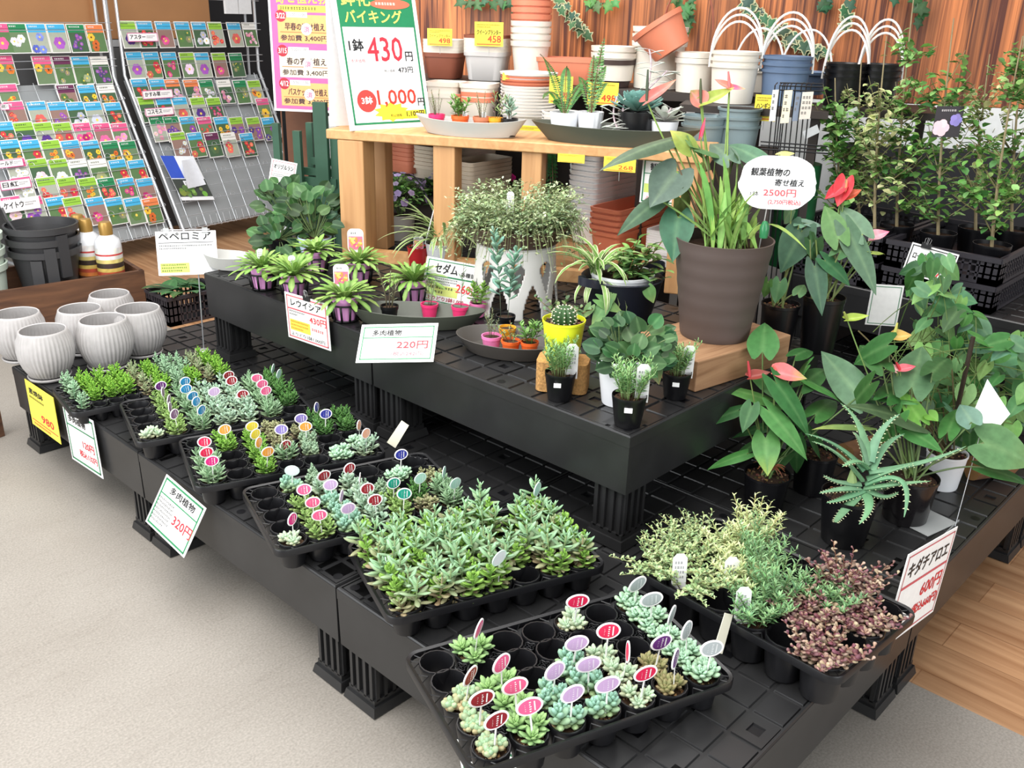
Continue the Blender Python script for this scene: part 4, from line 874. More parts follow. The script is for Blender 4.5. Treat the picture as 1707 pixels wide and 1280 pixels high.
p = at(690, 548, Z2); q = vp(690, 556, Z2, .075); dish('boat_dish', 'long olive boat dish holding magenta pots before the sedum card', q+Vector((.01, .0, .002)), .40, .15, .045, azim(600, 540, 780, 550, Z2), OLIVED, 'boat dishes', .6)
q = vp(850, 606, Z2, .09); dish('saucer', 'dark oval saucer of tiny pots beside the yellow cactus pot', q+Vector((0, 0, .002)), .30, .19, .042, azim(780, 590, 900, 606, Z2), DARKD, None, .1)
# tiny pots
def tiny(label, p, r, h, mat, plant=None, ps=1.0, group='tiny plastic pots', plz=.9):
    t = thing('tiny_pot', label, 'potted plant', p, rs.uniform(0, 6), group); mb = MB(); q = r*.74
    mb.lathe([(0, 0), (q, 0), (r*.93, h*.8), (r, h*.8), (r*1.02, h), (r*.93, h), (r*.86, h*.7), (q*.9, .003)], 22); mb.build('pot', mat, t)
    s = MB(); s.lathe([(0, h*.86), (r*.88, h*.85)], 16, (0, 0, 0), 0, C3(70, 54, 42)); s.build('soil', SOIL, t, False)
    if plant is not None: mk('plant', plant, t, (0, 0, h*plz), (0, 0, rs.uniform(0, 6)), ps)
    return t
MAGP = pm('magenta_pot', (226, 52, 112), .4); PINKP = pm('pink_pot', (238, 130, 184), .4); ORGP = pm('orange_pot', (236, 104, 44), .4); TERP = pm('terracotta_pot', (196, 120, 86), .5); YELP = pm('amber_pot', (232, 160, 36), .4)
WISP = herb_mesh('wisp', 7, .014, .10, 7, .016, .003, [C3(122, 132, 92), C3(96, 116, 84)], C3(96, 90, 70), .8); WISP2 = herb_mesh('wisp_two', 5, .012, .09, 12, .012, .002, [C3(126, 144, 104)], C3(110, 110, 84), .8)
ROSM = herb_mesh('rosemary', 6, .012, .08, 18, .012, .0026, [C3(104, 128, 92), C3(132, 150, 114)], C3(120, 110, 80), .6); LEAFY = herb_mesh('leafy', 9, .02, .07, 8, .026, .011, [C3(84, 134, 58), C3(104, 152, 70)], C3(96, 130, 60), .9, 'oval')
TALLB = herb_mesh('tall_blue', 2, .026, .235, 24, .036, .020, [C3(112, 152, 132), C3(96, 140, 116)], C3(116, 130, 104), .4, 'oval', True, (.3, .9)); TRAIL = herb_mesh('trail', 8, .03, .05, 8, .012, .006, [C3(98, 122, 66)], C3(120, 84, 70), 1.4, 'oval')
STALK = herb_mesh('stalk', 1, .004, .16, 12, .03, .005, [C3(110, 132, 104)], C3(112, 118, 92), .3); ROSET = succ_mesh('bright_stem', 1)
zz = Z2+.006
for px, py, r, m, pl, ps, l in ((716, 532, .026, MAGP, WISP2, 1.0, 'magenta pot with thin twigs in the olive boat dish'), (767, 536, .026, MAGP, STALK, 1.0, 'magenta pot with a tall stalk in the olive boat dish'), (796, 530, .024, PINKP, ROSET, .9, 'pale pink pot at the end of the olive boat dish'),
                            (819, 588, .027, PINKP, ROSM, .9, 'pale pink pot of rosemary-like sprigs in the dark saucer'), (851, 596, .025, ORGP, TRAIL, .9, 'orange pot of trailing sprigs in the dark saucer'), (882, 598, .024, ORGP, LEAFY, .9, 'orange pot of leafy greens by the yellow cactus pot'), (845, 573, .024, YELP, None, 1, 'amber pot lying behind the orange pots in the saucer')):
    tiny(l, vp(px, py, zz, r*.8), r, .042, m, pl, ps)
tiny('small black pot of wispy stems before the olive dish', vp(650, 540, zz, .02), .026, .05, POTB, WISP, 1.1)
tiny('black pot with two tall blue-green succulent stalks behind the saucer', vp(838, 560, Z2+.002, .03)+Vector((.01, .0, 0)), .028, .05, POTB, TALLB, 1.0)
tiny('black pot of sprawling small round leaves beside the navy bucket', vp(940, 566, Z2+.002, .03), .028, .05, POTB, herb_mesh('sprawl', 9, .035, .06, 8, .018, .014, [C3(96, 128, 84), C3(118, 140, 92)], C3(140, 112, 80), 1.3, 'oval'), 1)
# lewisias in a lattice carrier
LILAC = pm('lilac_pot', (240, 168, 228), .42, var=.04)
def lewisia_mesh(v):
    rng = random.Random(40+v); mb = MB()
    for i in range(64):
        t = i/63; az = i*GA; el = 1.4-1.25*(1-t)**.8+rng.uniform(-.12, .12); L = (.085-.035*t)*rng.uniform(.85, 1.2); c = jit(rng.choice([C3(96, 140, 58), C3(116, 158, 70), C3(84, 126, 54), C3(128, 164, 84)]), rng, .06)
        blade(mb, (.006*math.cos(az), .006*math.sin(az), 0), az, el, rng.uniform(.5, 1.3), L, .014*rng.uniform(.8, 1.2), mixc(c, C3(170, 196, 110), .25), c, 6, .15, 'spat', mid=mixc(c, C3(186, 206, 130), .5))
    return mb.mesh('leaves', LEAF)
LEW = [lewisia_mesh(i) for i in range(3)]
def lew_pot():
    mb = MB(); mb.lathe([(0, 0), (.029, 0), (.037, .056), (.040, .057), (.041, .07), (.0385, .07), (.036, .05), (.027, .003)], 26); return sharpen(mb.mesh('pot', LILAC), 35)
LEWP = lew_pot(); LEWS = soil_mesh('lews', .035, DIRT, 20, RS)
def cage():
    mb = MB()
    for z, r in ((.052, .046), (.004, .036)): mb.tube([(r*math.cos(2*PI*i/24), r*math.sin(2*PI*i/24), z) for i in range(24)], .0028, 6, 0, None, True)
    for i in range(10):
        a = 2*PI*i/10; mb.tube([(.036*math.cos(a), .036*math.sin(a), .004), (.0455*math.cos(a), .0455*math.sin(a), .052)], .0042, 4)
    mb.lathe([(.0, .002), (.036, .002)], 20); return mb.mesh('basket', TRAYP)
CAGE = cage()
SEEDTAG = {}
def photo_tag(seed, w=.05, h=.075, hc=C3(246, 244, 244), cols=None, stake=.03):
    rng = random.Random(seed); mb = MB(); o = rrect(w, h, w*.3, 4); T = Matrix.Translation((0, 0, stake+h/2)) @ Matrix.Rotation(PI/2, 4, 'X')
    mb.prism(o, -.0006, .0006, 0, hc, T); mb.box((0, 0, stake/2), (.008, .0012, stake*1.05), 0, 0, hc)
    O = (-w/2, -.0007, stake)
    rect(mb, O, (1, 0, 0), (0, 0, 1), w*.06, h*.12, w*.94, h*.68, 0, (cols or [C3(232, 120, 150)])[0])
    for i in range(26):
        mb.disc((-w/2+w*rng.uniform(.14, .86), -.0016-.00002*i, stake+h*rng.uniform(.2, .62)), (1, 0, 0), (0, 0, 1), w*rng.uniform(.05, .12), None, 8, 0, jit(rng.choice(cols or [C3(232, 90, 130), C3(244, 160, 90), C3(250, 220, 120)]), rng, .1))
    scribble(mb, O, (1, 0, 0), (0, 0, 1), w*.2, h*.74, w*.6, h*.14, 1, rng, 0, C3(90, 90, 94), .0012); return mb.mesh('picture_label', PAINT, False)
PT = photo_tag(1)
lews = ((440, 487, 1, 'at the boat dish end'), (492, 500, 1, 'second along the edge, above the red framed card'), (577, 541, 1, 'in its own lattice basket at the deck edge'), (600, 478, 0, 'before the table post with a tall picture label'), (690, 510, 1, 'next to the sedum card'), (528, 458, 0, 'in the row behind, beneath the blue pot'))
for i, (px, py, cg, w) in enumerate(lews):
    p = vp(px, py, Z2, .04); t = thing('potted_lewisia', 'lewisia in lilac pot, '+w, 'potted plant', p+Vector((0, 0, .006)), 0, 'lewisias in lilac pots')
    mk('pot', LEWP, t); mk('soil', LEWS, t, (0, 0, .06)); mk('leaves', LEW[i % 3], t, (0, 0, .062), (0, 0, i*1.3), (1.15, 1.28, 1.2, 1.15, 1.25, 1.1)[i])
    mk('basket', CAGE, t, (0, 0, -.004))
    if i in (2, 3): mk('picture_label', PT, t, (.012, .03, .06), (.0, 0, -.75), .9 if i == 2 else 1.05)
    if i in (0, 1): mk('plant_tag', TAG, t, (.01, .02, .06), (0, 0, -.6), 1.0)
# yellow cactus pot on its block
COIR = pm('coir_block', (176, 132, 78), .9, var=.4, vscale=160, bump=.6)
p = vp(937, 655, Z2, .035); mb = MB(); a = azim(890, 646, 985, 655, Z2)
mb.prism(rrect(.125, .085, .018, 4), 0, .074); o = mb.build('coir_block', COIR, None); o.location = p+Vector((0, 0, .002)); o.rotation_euler = (0, 0, a); tag(o, 'rough brown coir block below the yellow cactus pot', 'block')
bl = Vector(o.location)
YLW = pm('yellow_pot', (226, 232, 44), .35); t = big_pot('potted_cactus', 'round spiny cactus in a bright yellow pot on the coir block', 'potted plant', bl+Vector((.0, .005, .0745)), .052, .098, YLW, .76)
mb = MB(); rb = 13
mb.lathe([(.0, -.02), (.03, -.018), (.036, .0), (.034, .018), (.024, .032), (.010, .037), (0, .0345)], 104, (0, 0, .105), 0, C3(52, 84, 46), fn=lambda a, r, z: (r*(1+.10*math.cos(rb*a)), z))
for i in range(rb):
    a = 2*PI*i/rb
    for r, z in ((.037, -.012), (.0405, .0), (.039, .012), (.033, .024), (.022, .034)):
        c = Vector((r*math.cos(a), r*math.sin(a), .105+z)); mb.lathe([(0, -.002), (.003, 0), (0, .0025)], 6, tuple(c), 0, C3(236, 232, 206))
        for k in range(4):
            d = Vector((math.cos(a+rs.uniform(-.8, .8)), math.sin(a+rs.uniform(-.8, .8)), rs.uniform(-.5, .9))).normalized(); mb.tube([c, c+d*.006], [.0004, .0002], 3, 0, C3(222, 206, 170))
o = mb.build('cactus', SUCC, t); o.scale = (.76,)*3; o.location = (0, 0, .022)
# little black pots of sedum with white tags and stickers
LAV = [herb_mesh('lav%d' % i, 32, .032, .09, 26, .015, .0036, [C3(116, 164, 96), C3(138, 182, 114), C3(98, 146, 84)], C3(130, 150, 96), .5) for i in range(2)]
STK = pm('sticker', (240, 240, 240), .5)
for i, (px, py, l, sc) in enumerate(((932, 672, 'black pot of fine leaved sedum before the coir block', 1.0), (1045, 716, 'black pot of fine leaved sedum at the raised deck corner', 1.05), (1124, 669, 'black pot of fine leaved sedum against the timber block', .95))):
    p = vp(px, py, Z2, .028); t = thing('sedum_pot', l, 'potted sedum', p+Vector((0, 0, .001)), 0, 'sedum pots on the raised deck'); t.scale = (sc, sc, sc)
    mk('pot', POT7, t, None, None, (1.02, 1.02, .88)); mk('soil', DI7, t, (0, 0, .06)); mk('sedum', LAV[i % 2], t, (0, 0, .06), (0, 0, i*2.0))
    if i != 1 or True: mk('plant_tag', TAG, t, (.019, -.017, .05), (.1, 0, -.85), (1.3, 1, 1.5))
    mb = MB(); v = Vector((CAM[0]-p.x, CAM[1]-p.y, 0)).normalized(); s = Vector((-v.y, v.x, 0)); c = v*.0352+Vector((0, 0, .046))-s*.006*(1 if i == 0 else 0)
    mb.obox(c, s, (0, 0, 1), v, (.017, .011, .0012)); mb.build('price_sticker', STK, t, False)
# peperomia in a white pot
p = vp(1028, 683, Z2, .045); t = big_pot('potted_peperomia', 'round leaved peperomia in a white pot at the deck corner', 'potted plant', p+Vector((0, 0, .001)), .054, .115, WHITE, .7); DP = depth(p+Vector((0, 0, .14)))
lf, stk = MB(), MB(); rg = random.Random(12); top = Vector((0, 0, .10))
def round_leaves(lf, stk, loc, top, px, n, D, dr, size, cols, rg, upr=(.3, .8)):
    for i in range(n):
        a = rg.uniform(0, 6.28); r = math.sqrt(rg.random()); x = px[0]+px[2]*r*math.cos(a); y = px[1]+px[3]*r*math.sin(a); D_ = D+rg.uniform(-dr, dr)
        out = math.atan2(y-px[1]-px[3]*.5, x-px[0])+rg.uniform(-.5, .5); L = rg.uniform(*size); c = jit(rg.choice(cols), rg, .08)
        b = hleaf(lf, loc, (x, y), (x+L*math.cos(out), y+L*math.sin(out)*.75), L*.95, D_, rg.uniform(-.02, .02), c, None, rg.uniform(*upr), .12, .3, .12, rg.uniform(-.35, .35), rg, vein=mixc(c, (.8, .9, .7), .2), pw=2.6)
        if stk is not None: stalk(stk, top, b, .0015, jit(C3(110, 130, 84), rg), .01, 5)
PEP = [C3(44, 80, 46), C3(56, 94, 54), C3(36, 66, 40), C3(66, 102, 60)]
round_leaves(lf, stk, t.location, top, (1054, 576, 66, 42), 80, DP, .05, (20, 33), PEP, rg, (.05, .5))
for bp, tp, w in (((1085, 592), (1100, 640), 36), ((1075, 590), (1134, 598), 30), ((1010, 560), (985, 545), 26), ((1010, 575), (990, 565), 26)): hleaf(lf, t.location, bp, tp, w, DP-.02, -.01, jit(PEP[1], rg), C3(150, 140, 84) if w == 36 else None, .4, rng=rg)
lf.build('leaves', LEAF, t); stk.build('stalks', LEAF, t)
# navy bucket with a white pot of mixed foliage
NAVY = pm('navy_plastic', (26, 30, 42), .4, var=.06); p = vp(1040, 560, Z2, .07); DN = depth(p+Vector((0, 0, .2)))
t = big_pot('bucket', 'oval navy bucket with loop handles beside the big brown pot', 'bucket', p+Vector((0, .02, .001)), .118, .155, NAVY, .68, [(0, 0), (.078, 0), (.08, .004), (.116, .148), (.119, .152), (.116, .155), (.110, .15), (.074, .01), (0, .006)], None, False)
a = azim(980, 500, 1115, 470, Z2+.155)
for sg in (1, -1):
    mb = MB(); d = Vector((math.cos(a), math.sin(a), 0))*sg; s = Vector((-d.y, d.x, 0)); lp = [d*.112+s*(.034*math.cos(q))+d*(.05*math.sin(q))+Vector((0, 0, .150+.012*math.sin(q))) for q in (PI*k/10 for k in range(11))]
    vs = [x+Vector((0, 0, h)) for x in lp for h in (-.012, .012)]; mb.add(vs+[x+d*.003 for x in vs], [(2*i, 2*i+1, 2*i+3, 2*i+2) for i in range(10)]+[(22+2*i, 22+2*i+2, 22+2*i+3, 22+2*i+1) for i in range(10)]+[(2*i, 2*i+2, 22+2*i+2, 22+2*i) for i in range(10)]+[(2*i+1, 22+2*i+1, 22+2*i+3, 2*i+3) for i in range(10)])
    mb.build('handle', NAVY, t)
t2 = big_pot('foliage_pot', 'white pot of spider plant and glossy foliage inside the navy bucket', 'potted plant', p+Vector((0, .02, .03)), .092, .135, WHITE, .84)
lf, stk = MB(), MB(); rg = random.Random(14); c0 = atd(995, 440, DN)-t2.location
for i in range(34):
    az = rg.uniform(0, 6.28); L = rg.uniform(.10, .19); blade(lf, c0+Vector((rg.uniform(-.015, .015), rg.uniform(-.015, .015), -.03)), az, rg.uniform(.7, 1.35), rg.uniform(1.2, 2.3), L, .014, C3(104, 148, 66), C3(120, 160, 84), 8, .3, 'strap', C3(228, 232, 190))
for i in range(22):
    x, y = rg.uniform(1030, 1120), rg.uniform(395, 470); b0 = atd(x, y, DN+rg.uniform(-.03, .06))-t2.location; r0 = Vector((rg.uniform(-.04, .05), rg.uniform(-.04, .05), .12)); stalk(stk, r0, b0, .0016, jit(C3(140, 110, 76), rg, .1), .01, 5)
    for k in range(8):
        f = .45+.55*k/7; q = r0.lerp(b0, f); az = k*PI/2+rg.uniform(-.3, .3); c = jit(rg.choice([C3(96, 142, 74), C3(118, 164, 86), C3(78, 124, 70), C3(134, 172, 100)]), rg, .08); blade(lf, q, az, rg.uniform(.0, .7), .5, rg.uniform(.03, .05), rg.uniform(.016, .024), c, c, 5, .25, 'oval', mid=mixc(c, (1, 1, .8), .2))
for bp, tp, w in (((1010, 505), (985, 545), 26), ((1000, 500), (1040, 520), 24), ((985, 510), (972, 530), 18), ((1080, 480), (1090, 505), 24), ((960, 520), (975, 545), 18), ((1020, 490), (1000, 525), 20)): hleaf(lf, t2.location, bp, tp, w, DN-.06, 0, jit(C3(104, 144, 88), rg), C3(160, 180, 110), .3, rng=rg)
for i in range(10):
    az = rg.uniform(2.8, 5.2); blade(lf, c0+Vector((-.02, -.02, -.04)), az, .3, 2.2, rg.uniform(.10, .16), .013, C3(116, 156, 76), C3(150, 180, 110), 8, .3, 'strap', C3(230, 234, 200))
lf.build('leaves', LEAF, t2); stk.build('stems', LEAF, t2)
# timber block, big brown pot and its anthurium
TIMB = wood_material('timber', (138, 100, 70), (178, 140, 104), (.2, 2.0), (3, 34), PI/2, .6, 0, .1)
a0, b0 = at(1158, 655, Z2), at(1312, 606, Z2); ex = (b0-a0).normalized(); ey = Vector((-ex.y, ex.x, 0)); L = (b0-a0).length
mb = MB(); mb.box((L/2, .12, .04), (L, .24, .08)); o = mb.build('timber_block', TIMB, None, False); o.location = a0+Vector((0, 0, .001)); o.rotation_euler = (0, 0, math.atan2(ex.y, ex.x)); tag(o, 'brown timber block that lifts the big brown pot', 'timber block')
bv = o.modifiers.new('soft_edge', 'BEVEL'); bv.width = .003; bv.segments = 2
BROWN = pm('brown_pot', (82, 70, 66), .55, var=.06, vscale=6)
PBB = vp(1188, 574, Z2+.081, .085); DB2 = depth(PBB+Vector((0, 0, .2)))
R0 = .5*163*(DB2)/FPX; H0 = .255
t = thing('potted_anthurium', 'tall anthurium in the big ridged brown pot on the timber block', 'potted plant', PBB+Vector((0, 0, .0005))); mb = MB()
prof = [(0, 0), (R0*.70, 0), (R0*.715, .004)]+[(R0*(.715+.285*k/24)*(1+.006*math.sin(k*1.57)), .004+(H0-.004)*k/24) for k in range(1, 25)]+[(R0*.965, H0), (R0*.95, H0-.03), (0, H0-.03)]
mb.lathe(prof, 56); mb.build('pot', BROWN, t)
s = MB(); s.lathe([(0, H0-.022), (R0*.95, H0-.028)], 24, (0, 0, 0), 0, C3(60, 46, 36)); s.build('soil', SOIL, t, False)
lf, stk, fl = MB(), MB(), MB(); rg = random.Random(21); loc = t.location; top = Vector((0, 0, H0-.03))
DKG = C3(76, 100, 80)
for bp, tp, w, dd, c, tip, up, tw in (((1119, 233), (1005, 262), 34, -.12, C3(86, 104, 84), None, .55, 0), ((1128, 286), (1086, 337), 76, -.05, C3(82, 104, 88), None, .35, 0), ((1098, 333), (1033, 379), 38, -.08, C3(66, 92, 72), None, .45, 0), ((1130, 362), (1122, 429), 62, -.05, C3(56, 98, 76), None, .2, 0),
        ((1266, 266), (1212, 232), 42, .06, C3(72, 112, 84), None, .5, 0), ((1215, 266), (1182, 226), 44, .1, C3(92, 118, 98), None, .4, 0), ((1150, 248), (1120, 214), 40, .0, C3(126, 146, 66), C3(176, 170, 84), .2, .4), ((1230, 262), (1262, 300), 30, .1, C3(74, 110, 74), None, .5, 0),
        ((1300, 258), (1326, 252), 16, 0, C3(214, 206, 122), None, .6, 0), ((1135, 330), (1150, 372), 40, .1, C3(96, 112, 60), None, .3, 0), ((1170, 250), (1236, 262), 30, .08, C3(84, 122, 80), None, .7, 0), ((1150, 236), (1178, 262), 26, .02, C3(104, 136, 84), None, .5, .5)):
    b = hleaf(lf, loc, bp, tp, w, DB2-.01, dd, jit(c, rg, .04), tip, up, side=tw, rng=rg, wave=.02); stalk(stk, top+Vector((rg.uniform(-.05, .05), rg.uniform(-.04, .04), 0)), b, .0026, jit(C3(116, 140, 76), rg))
for i in range(36):      # pale upright leaves and stems in the middle
    x = rg.uniform(1165, 1290); q = Vector((rg.uniform(-.055, .06), rg.uniform(-.05, .06), H0-.03)); az = rg.uniform(0, 6.28); c = jit(rg.choice([C3(132, 170, 76), C3(150, 186, 92), C3(104, 146, 68), C3(118, 158, 80)]), rg, .08)
    blade(lf, q, az, rg.uniform(1.15, 1.5), rg.uniform(.1, .9), rg.uniform(.09, .19), rg.uniform(.010, .018), c, c, 7, .35, 'strap', mid=mixc(c, (1, 1, .8), .2))
for pts, wd, c in ((((1226, 395), (1238, 330), (1266, 433)), .020, C3(134, 178, 84)), (((1250, 398), (1275, 340), (1344, 416)), .018, C3(160, 186, 96)), (((1190, 400), (1180, 300), (1165, 270)), .016, C3(96, 150, 72)), (((1215, 400), (1215, 300), (1205, 262)), .014, C3(108, 152, 72)), (((1240, 400), (1236, 300), (1262, 318)), .022, C3(108, 150, 76))):
    P = bez(*[atd(*q, DB2-.05)-loc for q in pts], 9); vs = []; cs = []; sd = Vector(MR[0])
    for i, q in enumerate(P):
        w_ = wd*math.sin(PI*(.15+.84*i/9))*.5+.0006; vs += [q-sd*w_, q+Vector((0, 0, .0)), q+sd*w_]; cs += [jit(c, rg, .02)]*3
    lf.add(vs, [(i*3+k, i*3+k+1, i*3+k+4, i*3+k+3) for i in range(9) for k in range(2)], 0, cs)
for bp, tp, w, c, tip, sp, sc in (((1078, 168), (1128, 136), 22, C3(206, 112, 104), C3(214, 150, 120), (1080, 116), C3(70, 82, 66)), ((1168, 172), (1150, 152), 40, C3(214, 128, 116), C3(150, 150, 84), (1168, 131), C3(80, 88, 62)), ((1170, 172), (1224, 150), 26, C3(150, 166, 74), C3(176, 180, 90), None, None), ((1216, 146), (1190, 134), 16, C3(240, 128, 110), C3(244, 150, 140), (1214, 119), C3(244, 120, 120)), ((1216, 146), (1242, 150), 12, C3(232, 96, 130), C3(200, 190, 110), None, None), ((1168, 228), (1176, 196), 7, C3(226, 70, 100), C3(214, 80, 100), None, None), ((1178, 300), (1186, 284), 22, C3(232, 170, 120), None, None, None)):
    fl = MB(); b = spathe(fl, loc, bp, tp, w, DB2+.02, c, tip, sp, sc or C3(220, 90, 90)); stalk(stk, top+Vector((rg.uniform(-.03, .03), rg.uniform(-.03, .03), 0)), b, .0022, C3(128, 156, 80), .02); flower_build(fl, t)
for i in range(16):
    b = atd(rg.uniform(1110, 1270), rg.uniform(240, 330), DB2+rg.uniform(-.03, .08))-loc; stalk(stk, top+Vector((rg.uniform(-.06, .06), rg.uniform(-.05, .05), 0)), b, .002, jit(rg.choice([C3(126, 160, 76), C3(92, 116, 62), C3(96, 84, 60)]), rg), .02)
lf.build('leaves', LEAF, t); stk.build('stalks', LEAF, t)
GRP = pm('green_capsule', (52, 132, 84), .2, alpha=.8); mb = MB(); c = atd(1274, 384, DB2-.07)-loc; mb.lathe([(0, -.022), (.010, -.018), (.012, .008), (.006, .022), (0, .024)], 12, tuple(c)); mb.build('feed_capsule', GRP, t)
# round-cornered white sign in the pot
b = atd(1265, 390, DB2-.04); P0 = atd(1296, 304, DB2-.11); v = (Vector(CAM)-P0).normalized(); v.z *= .5; th = thing('stake_sign', 'white rounded sign priced 2500 yen standing in the big brown pot', 'sign', b)
O, ax, ay, w, h = card_axes((1231, 258), (1361, 262), (1361, 352), (1233, 346), P0, v); nn = ax.cross(ay); T = Matrix.Translation(O+ax*w/2+ay*h/2-b) @ Matrix((ax, ay, nn)).transposed().to_4x4()
mb = MB(); mb.prism([(x*(1+.03*math.sin(5*i)), y) for i, (x, y) in enumerate(rrect(w, h, h*.48, 8))], -.0016, 0, 0, C3(250, 250, 250), T); mb.build('card', PAINT, th, False)
pr = MB(); O = O-b; write(pr, '観葉植物の', O, ax, ay, .14*w, .62*h, .15*h, .5*w, 0, BLK, .15); write(pr, '寄せ植え', O, ax, ay, .46*w, .44*h, .13*h, .38*w, 0, BLK, .15); write(pr, '1鉢', O, ax, ay, .16*w, .24*h, .09*h, .11*w, 0, BLK); write(pr, '2500円', O, ax, ay, .33*w, .24*h, .14*h, .42*w, 0, C3(226, 84, 92)); write(pr, '(2,750円税込)', O, ax, ay, .4*w, .08*h, .11*h, .42*w, 0, C3(226, 96, 104)); done(th, pr)
mb = MB(); mb.tube([(0, 0, -.12), O+ax*w*.4+ay*h*.1-nn*.003], .0015, 6); mb.build('stake', CHROME, th)
# anthuriums behind the timber block
for i, (px, py, l) in enumerate(((1292, 596, 'anthurium in black pot directly behind the timber block'), (1352, 590, 'red flowered anthurium in tall black pot behind the timber block'))):
    p = vp(px, py, Z2-.0, .06); p.z = Z2+.001; p = Vector(((1.322, p.y+.02, p.z), (1.378, p.y-.02, p.z))[i])
    t = big_pot('potted_anthurium', l, 'potted plant', p, (.052, .056)[i], (.125, .155)[i], POTB, .8); D = depth(p+Vector((0, 0, .25))); lf, stk, fl = MB(), MB(), MB(); rg = random.Random(31+i); top = Vector((0, 0, .10))
    LV = ((((1337, 384), (1301, 452), 60, 0, C3(70, 104, 78), .3), ((1300, 470), (1292, 505), 30, .0, C3(84, 130, 84), .4), ((1330, 490), (1342, 470), 24, .03, C3(92, 136, 92), .5), ((1280, 470), (1270, 500), 20, .05, C3(100, 150, 80), .4), ((1332, 375), (1346, 360), 24, .03, C3(116, 158, 128), .6), ((1345, 372), (1374, 372), 22, .02, C3(120, 150, 134), .6), ((1320, 350), (1300, 372), 34, .06, C3(80, 110, 84), .4)),
          (((1414, 386), (1467, 486), 46, -.04, C3(92, 122, 92), .5), ((1438, 390), (1400, 338), 44, .05, C3(92, 124, 94), .3), ((1358, 444), (1371, 520), 38, -.05, C3(64, 92, 76), .3), ((1375, 434), (1424, 472), 40, 0, C3(62, 104, 68), .6), ((1398, 398), (1374, 336), 46, .05, C3(84, 130, 74), .2), ((1350, 400), (1370, 440), 34, .04, C3(70, 110, 70), .5), ((1455, 420), (1480, 416), 16, .06, C3(150, 170, 84), .6), ((1400, 420), (1440, 380), 36, .09, C3(74, 116, 76), .5), ((1360, 400), (1345, 440), 36, .06, C3(74, 112, 74), .4)))[i]
    for bp, tp, w, dd, c, up in LV:
        b = hleaf(lf, p, bp, tp, w, D-.02, dd, jit(c, rg, .04), None, up, rng=rg, wave=.02); stalk(stk, top+Vector((rg.uniform(-.02, .02), rg.uniform(-.02, .02), 0)), b, .0022, jit(C3(136, 152, 96), rg))
    if i:
        for bp, tp, w, c, tip, sp, sc in (((1410, 300), (1396, 346), 34, C3(214, 64, 72), C3(226, 90, 96), None, None), ((1404, 312), (1375, 334), 26, C3(204, 60, 70), None, None, None), ((1408, 330), (1436, 318), 22, C3(214, 96, 64), C3(196, 104, 72), (1412, 300), C3(240, 150, 110)), ((1452, 396), (1482, 388), 24, C3(244, 170, 180), C3(238, 96, 130), (1446, 368), C3(226, 80, 96)), ((1455, 398), (1447, 402), 12, C3(248, 214, 214), None, None, None)):
            fl = MB(); b = spathe(fl, p, bp, tp, w, D+.03, c, tip, sp, sc or C3(220, 90, 90)); stalk(stk, top, b, .002, C3(120, 150, 84)); flower_build(fl, t)
    lf.build('leaves', LEAF, t); stk.build('stalks', LEAF, t)
# ---------------------------------------------------------------- plank table and what stands on it
TH = math.radians(-63); WU = Vector((math.cos(TH), math.sin(TH), 0)); WN = Vector((math.sin(TH), -math.cos(TH), 0)); T0 = Vector((1.029, 2.076, 0)); UP = Vector((0, 0, 1))
def tp(px, py, dn): return atp(px, py, T0-WN*dn, WN)
def fr(u, dn, z=0.0): return T0+WU*u-WN*dn+UP*z
PINE = wood_material('pine', (188, 138, 88), (216, 170, 118), (.3, 3), (2.2, 26), 0, .55, 0, .08, 'XY', .7)
PINEV = wood_material('pine_upright', (178, 128, 82), (208, 160, 110), (.3, 3), (1.6, 26), 0, .55, 0, .08, 'XZ', .7)
ZT = 1.047
t = thing('plank_table', 'pine plank table with square posts carrying the big sale sign and dishes', 'table', fr(0, 0, Z2+.001), TH)
mb = MB(); mb.box((.51, .15, ZT-.016-Z2), (1.30, .30, .032)); o = mb.build('table_top', PINE, t, False); bv = o.modifiers.new('edge', 'BEVEL'); bv.width = .003
for x, y, w, d in ((-.052, .05, .096, .096), (.285, .05, .078, .075), (.588, .05, .068, .068), (1.09, .05, .075, .075), (-.052, .25, .07, .07), (1.09, .25, .075, .075)):
    mb = MB(); mb.box((x, y, (ZT-.032-Z2)/2), (w, d, ZT-.033-Z2)); o = mb.build('post', PINEV, t, False); bv = o.modifiers.new('edge', 'BEVEL'); bv.width = .004; bv.segments = 2
mb = MB(); mb.box((.51, .05, .02), (1.02, .04, .04)); mb.build('foot_rail', PINE, t, False)
# A-frame sale sign
b0, b1 = at(584, 219, ZT), at(719, 211, ZT); ex = (b1-b0); SW = ex.length; ex.normalize(); ey0 = Vector((-ex.y, ex.x, 0)); ay = (UP*.97+ey0*.24).normalized(); SH = .56
th = thing('sale_sign', 'standing sale sign reading 430 yen with green border on the plank table', 'sign', b0+UP*.001); nn = ex.cross(ay)
for nm, sg in (('front_panel', 1), ('rear_panel', -1)):
    o0 = Vector((0, 0, 0)) if sg > 0 else ey0*.15; a = (ay*SH-o0-ay*.004).normalized()
    mb = MB(); n2 = ex.cross(a).normalized(); mb.obox(o0+ex*SW/2+a*SH/2-n2*.006*0, ex, a, n2, (SW, SH, .006), 0, C3(248, 248, 250)); mb.build(nm, PAINT, th, False)
pr = MB(); O = nn*.003; w, h = SW, SH; k = w/.30
frame_line(pr, O, ex, ay, .055*w, .03*h, .955*w, .985*h, .007, 0, C3(34, 128, 84)); rect(pr, O, ex, ay, .055*w, .47*h*1.28, .955*w, .985*h, 0, C3(30, 128, 84), .0007)
write(pr, 'バイキング', O, ex, ay, .12*w, .475*h*1.31, .075*h, .68*w, 0, C3(248, 240, 110), lift=.0012, bold=.0012); write(pr, '鉢花', O, ex, ay, .1*w, .72*h, .1*h, .34*w, 0, C3(248, 240, 110), lift=.0012, bold=.0012)
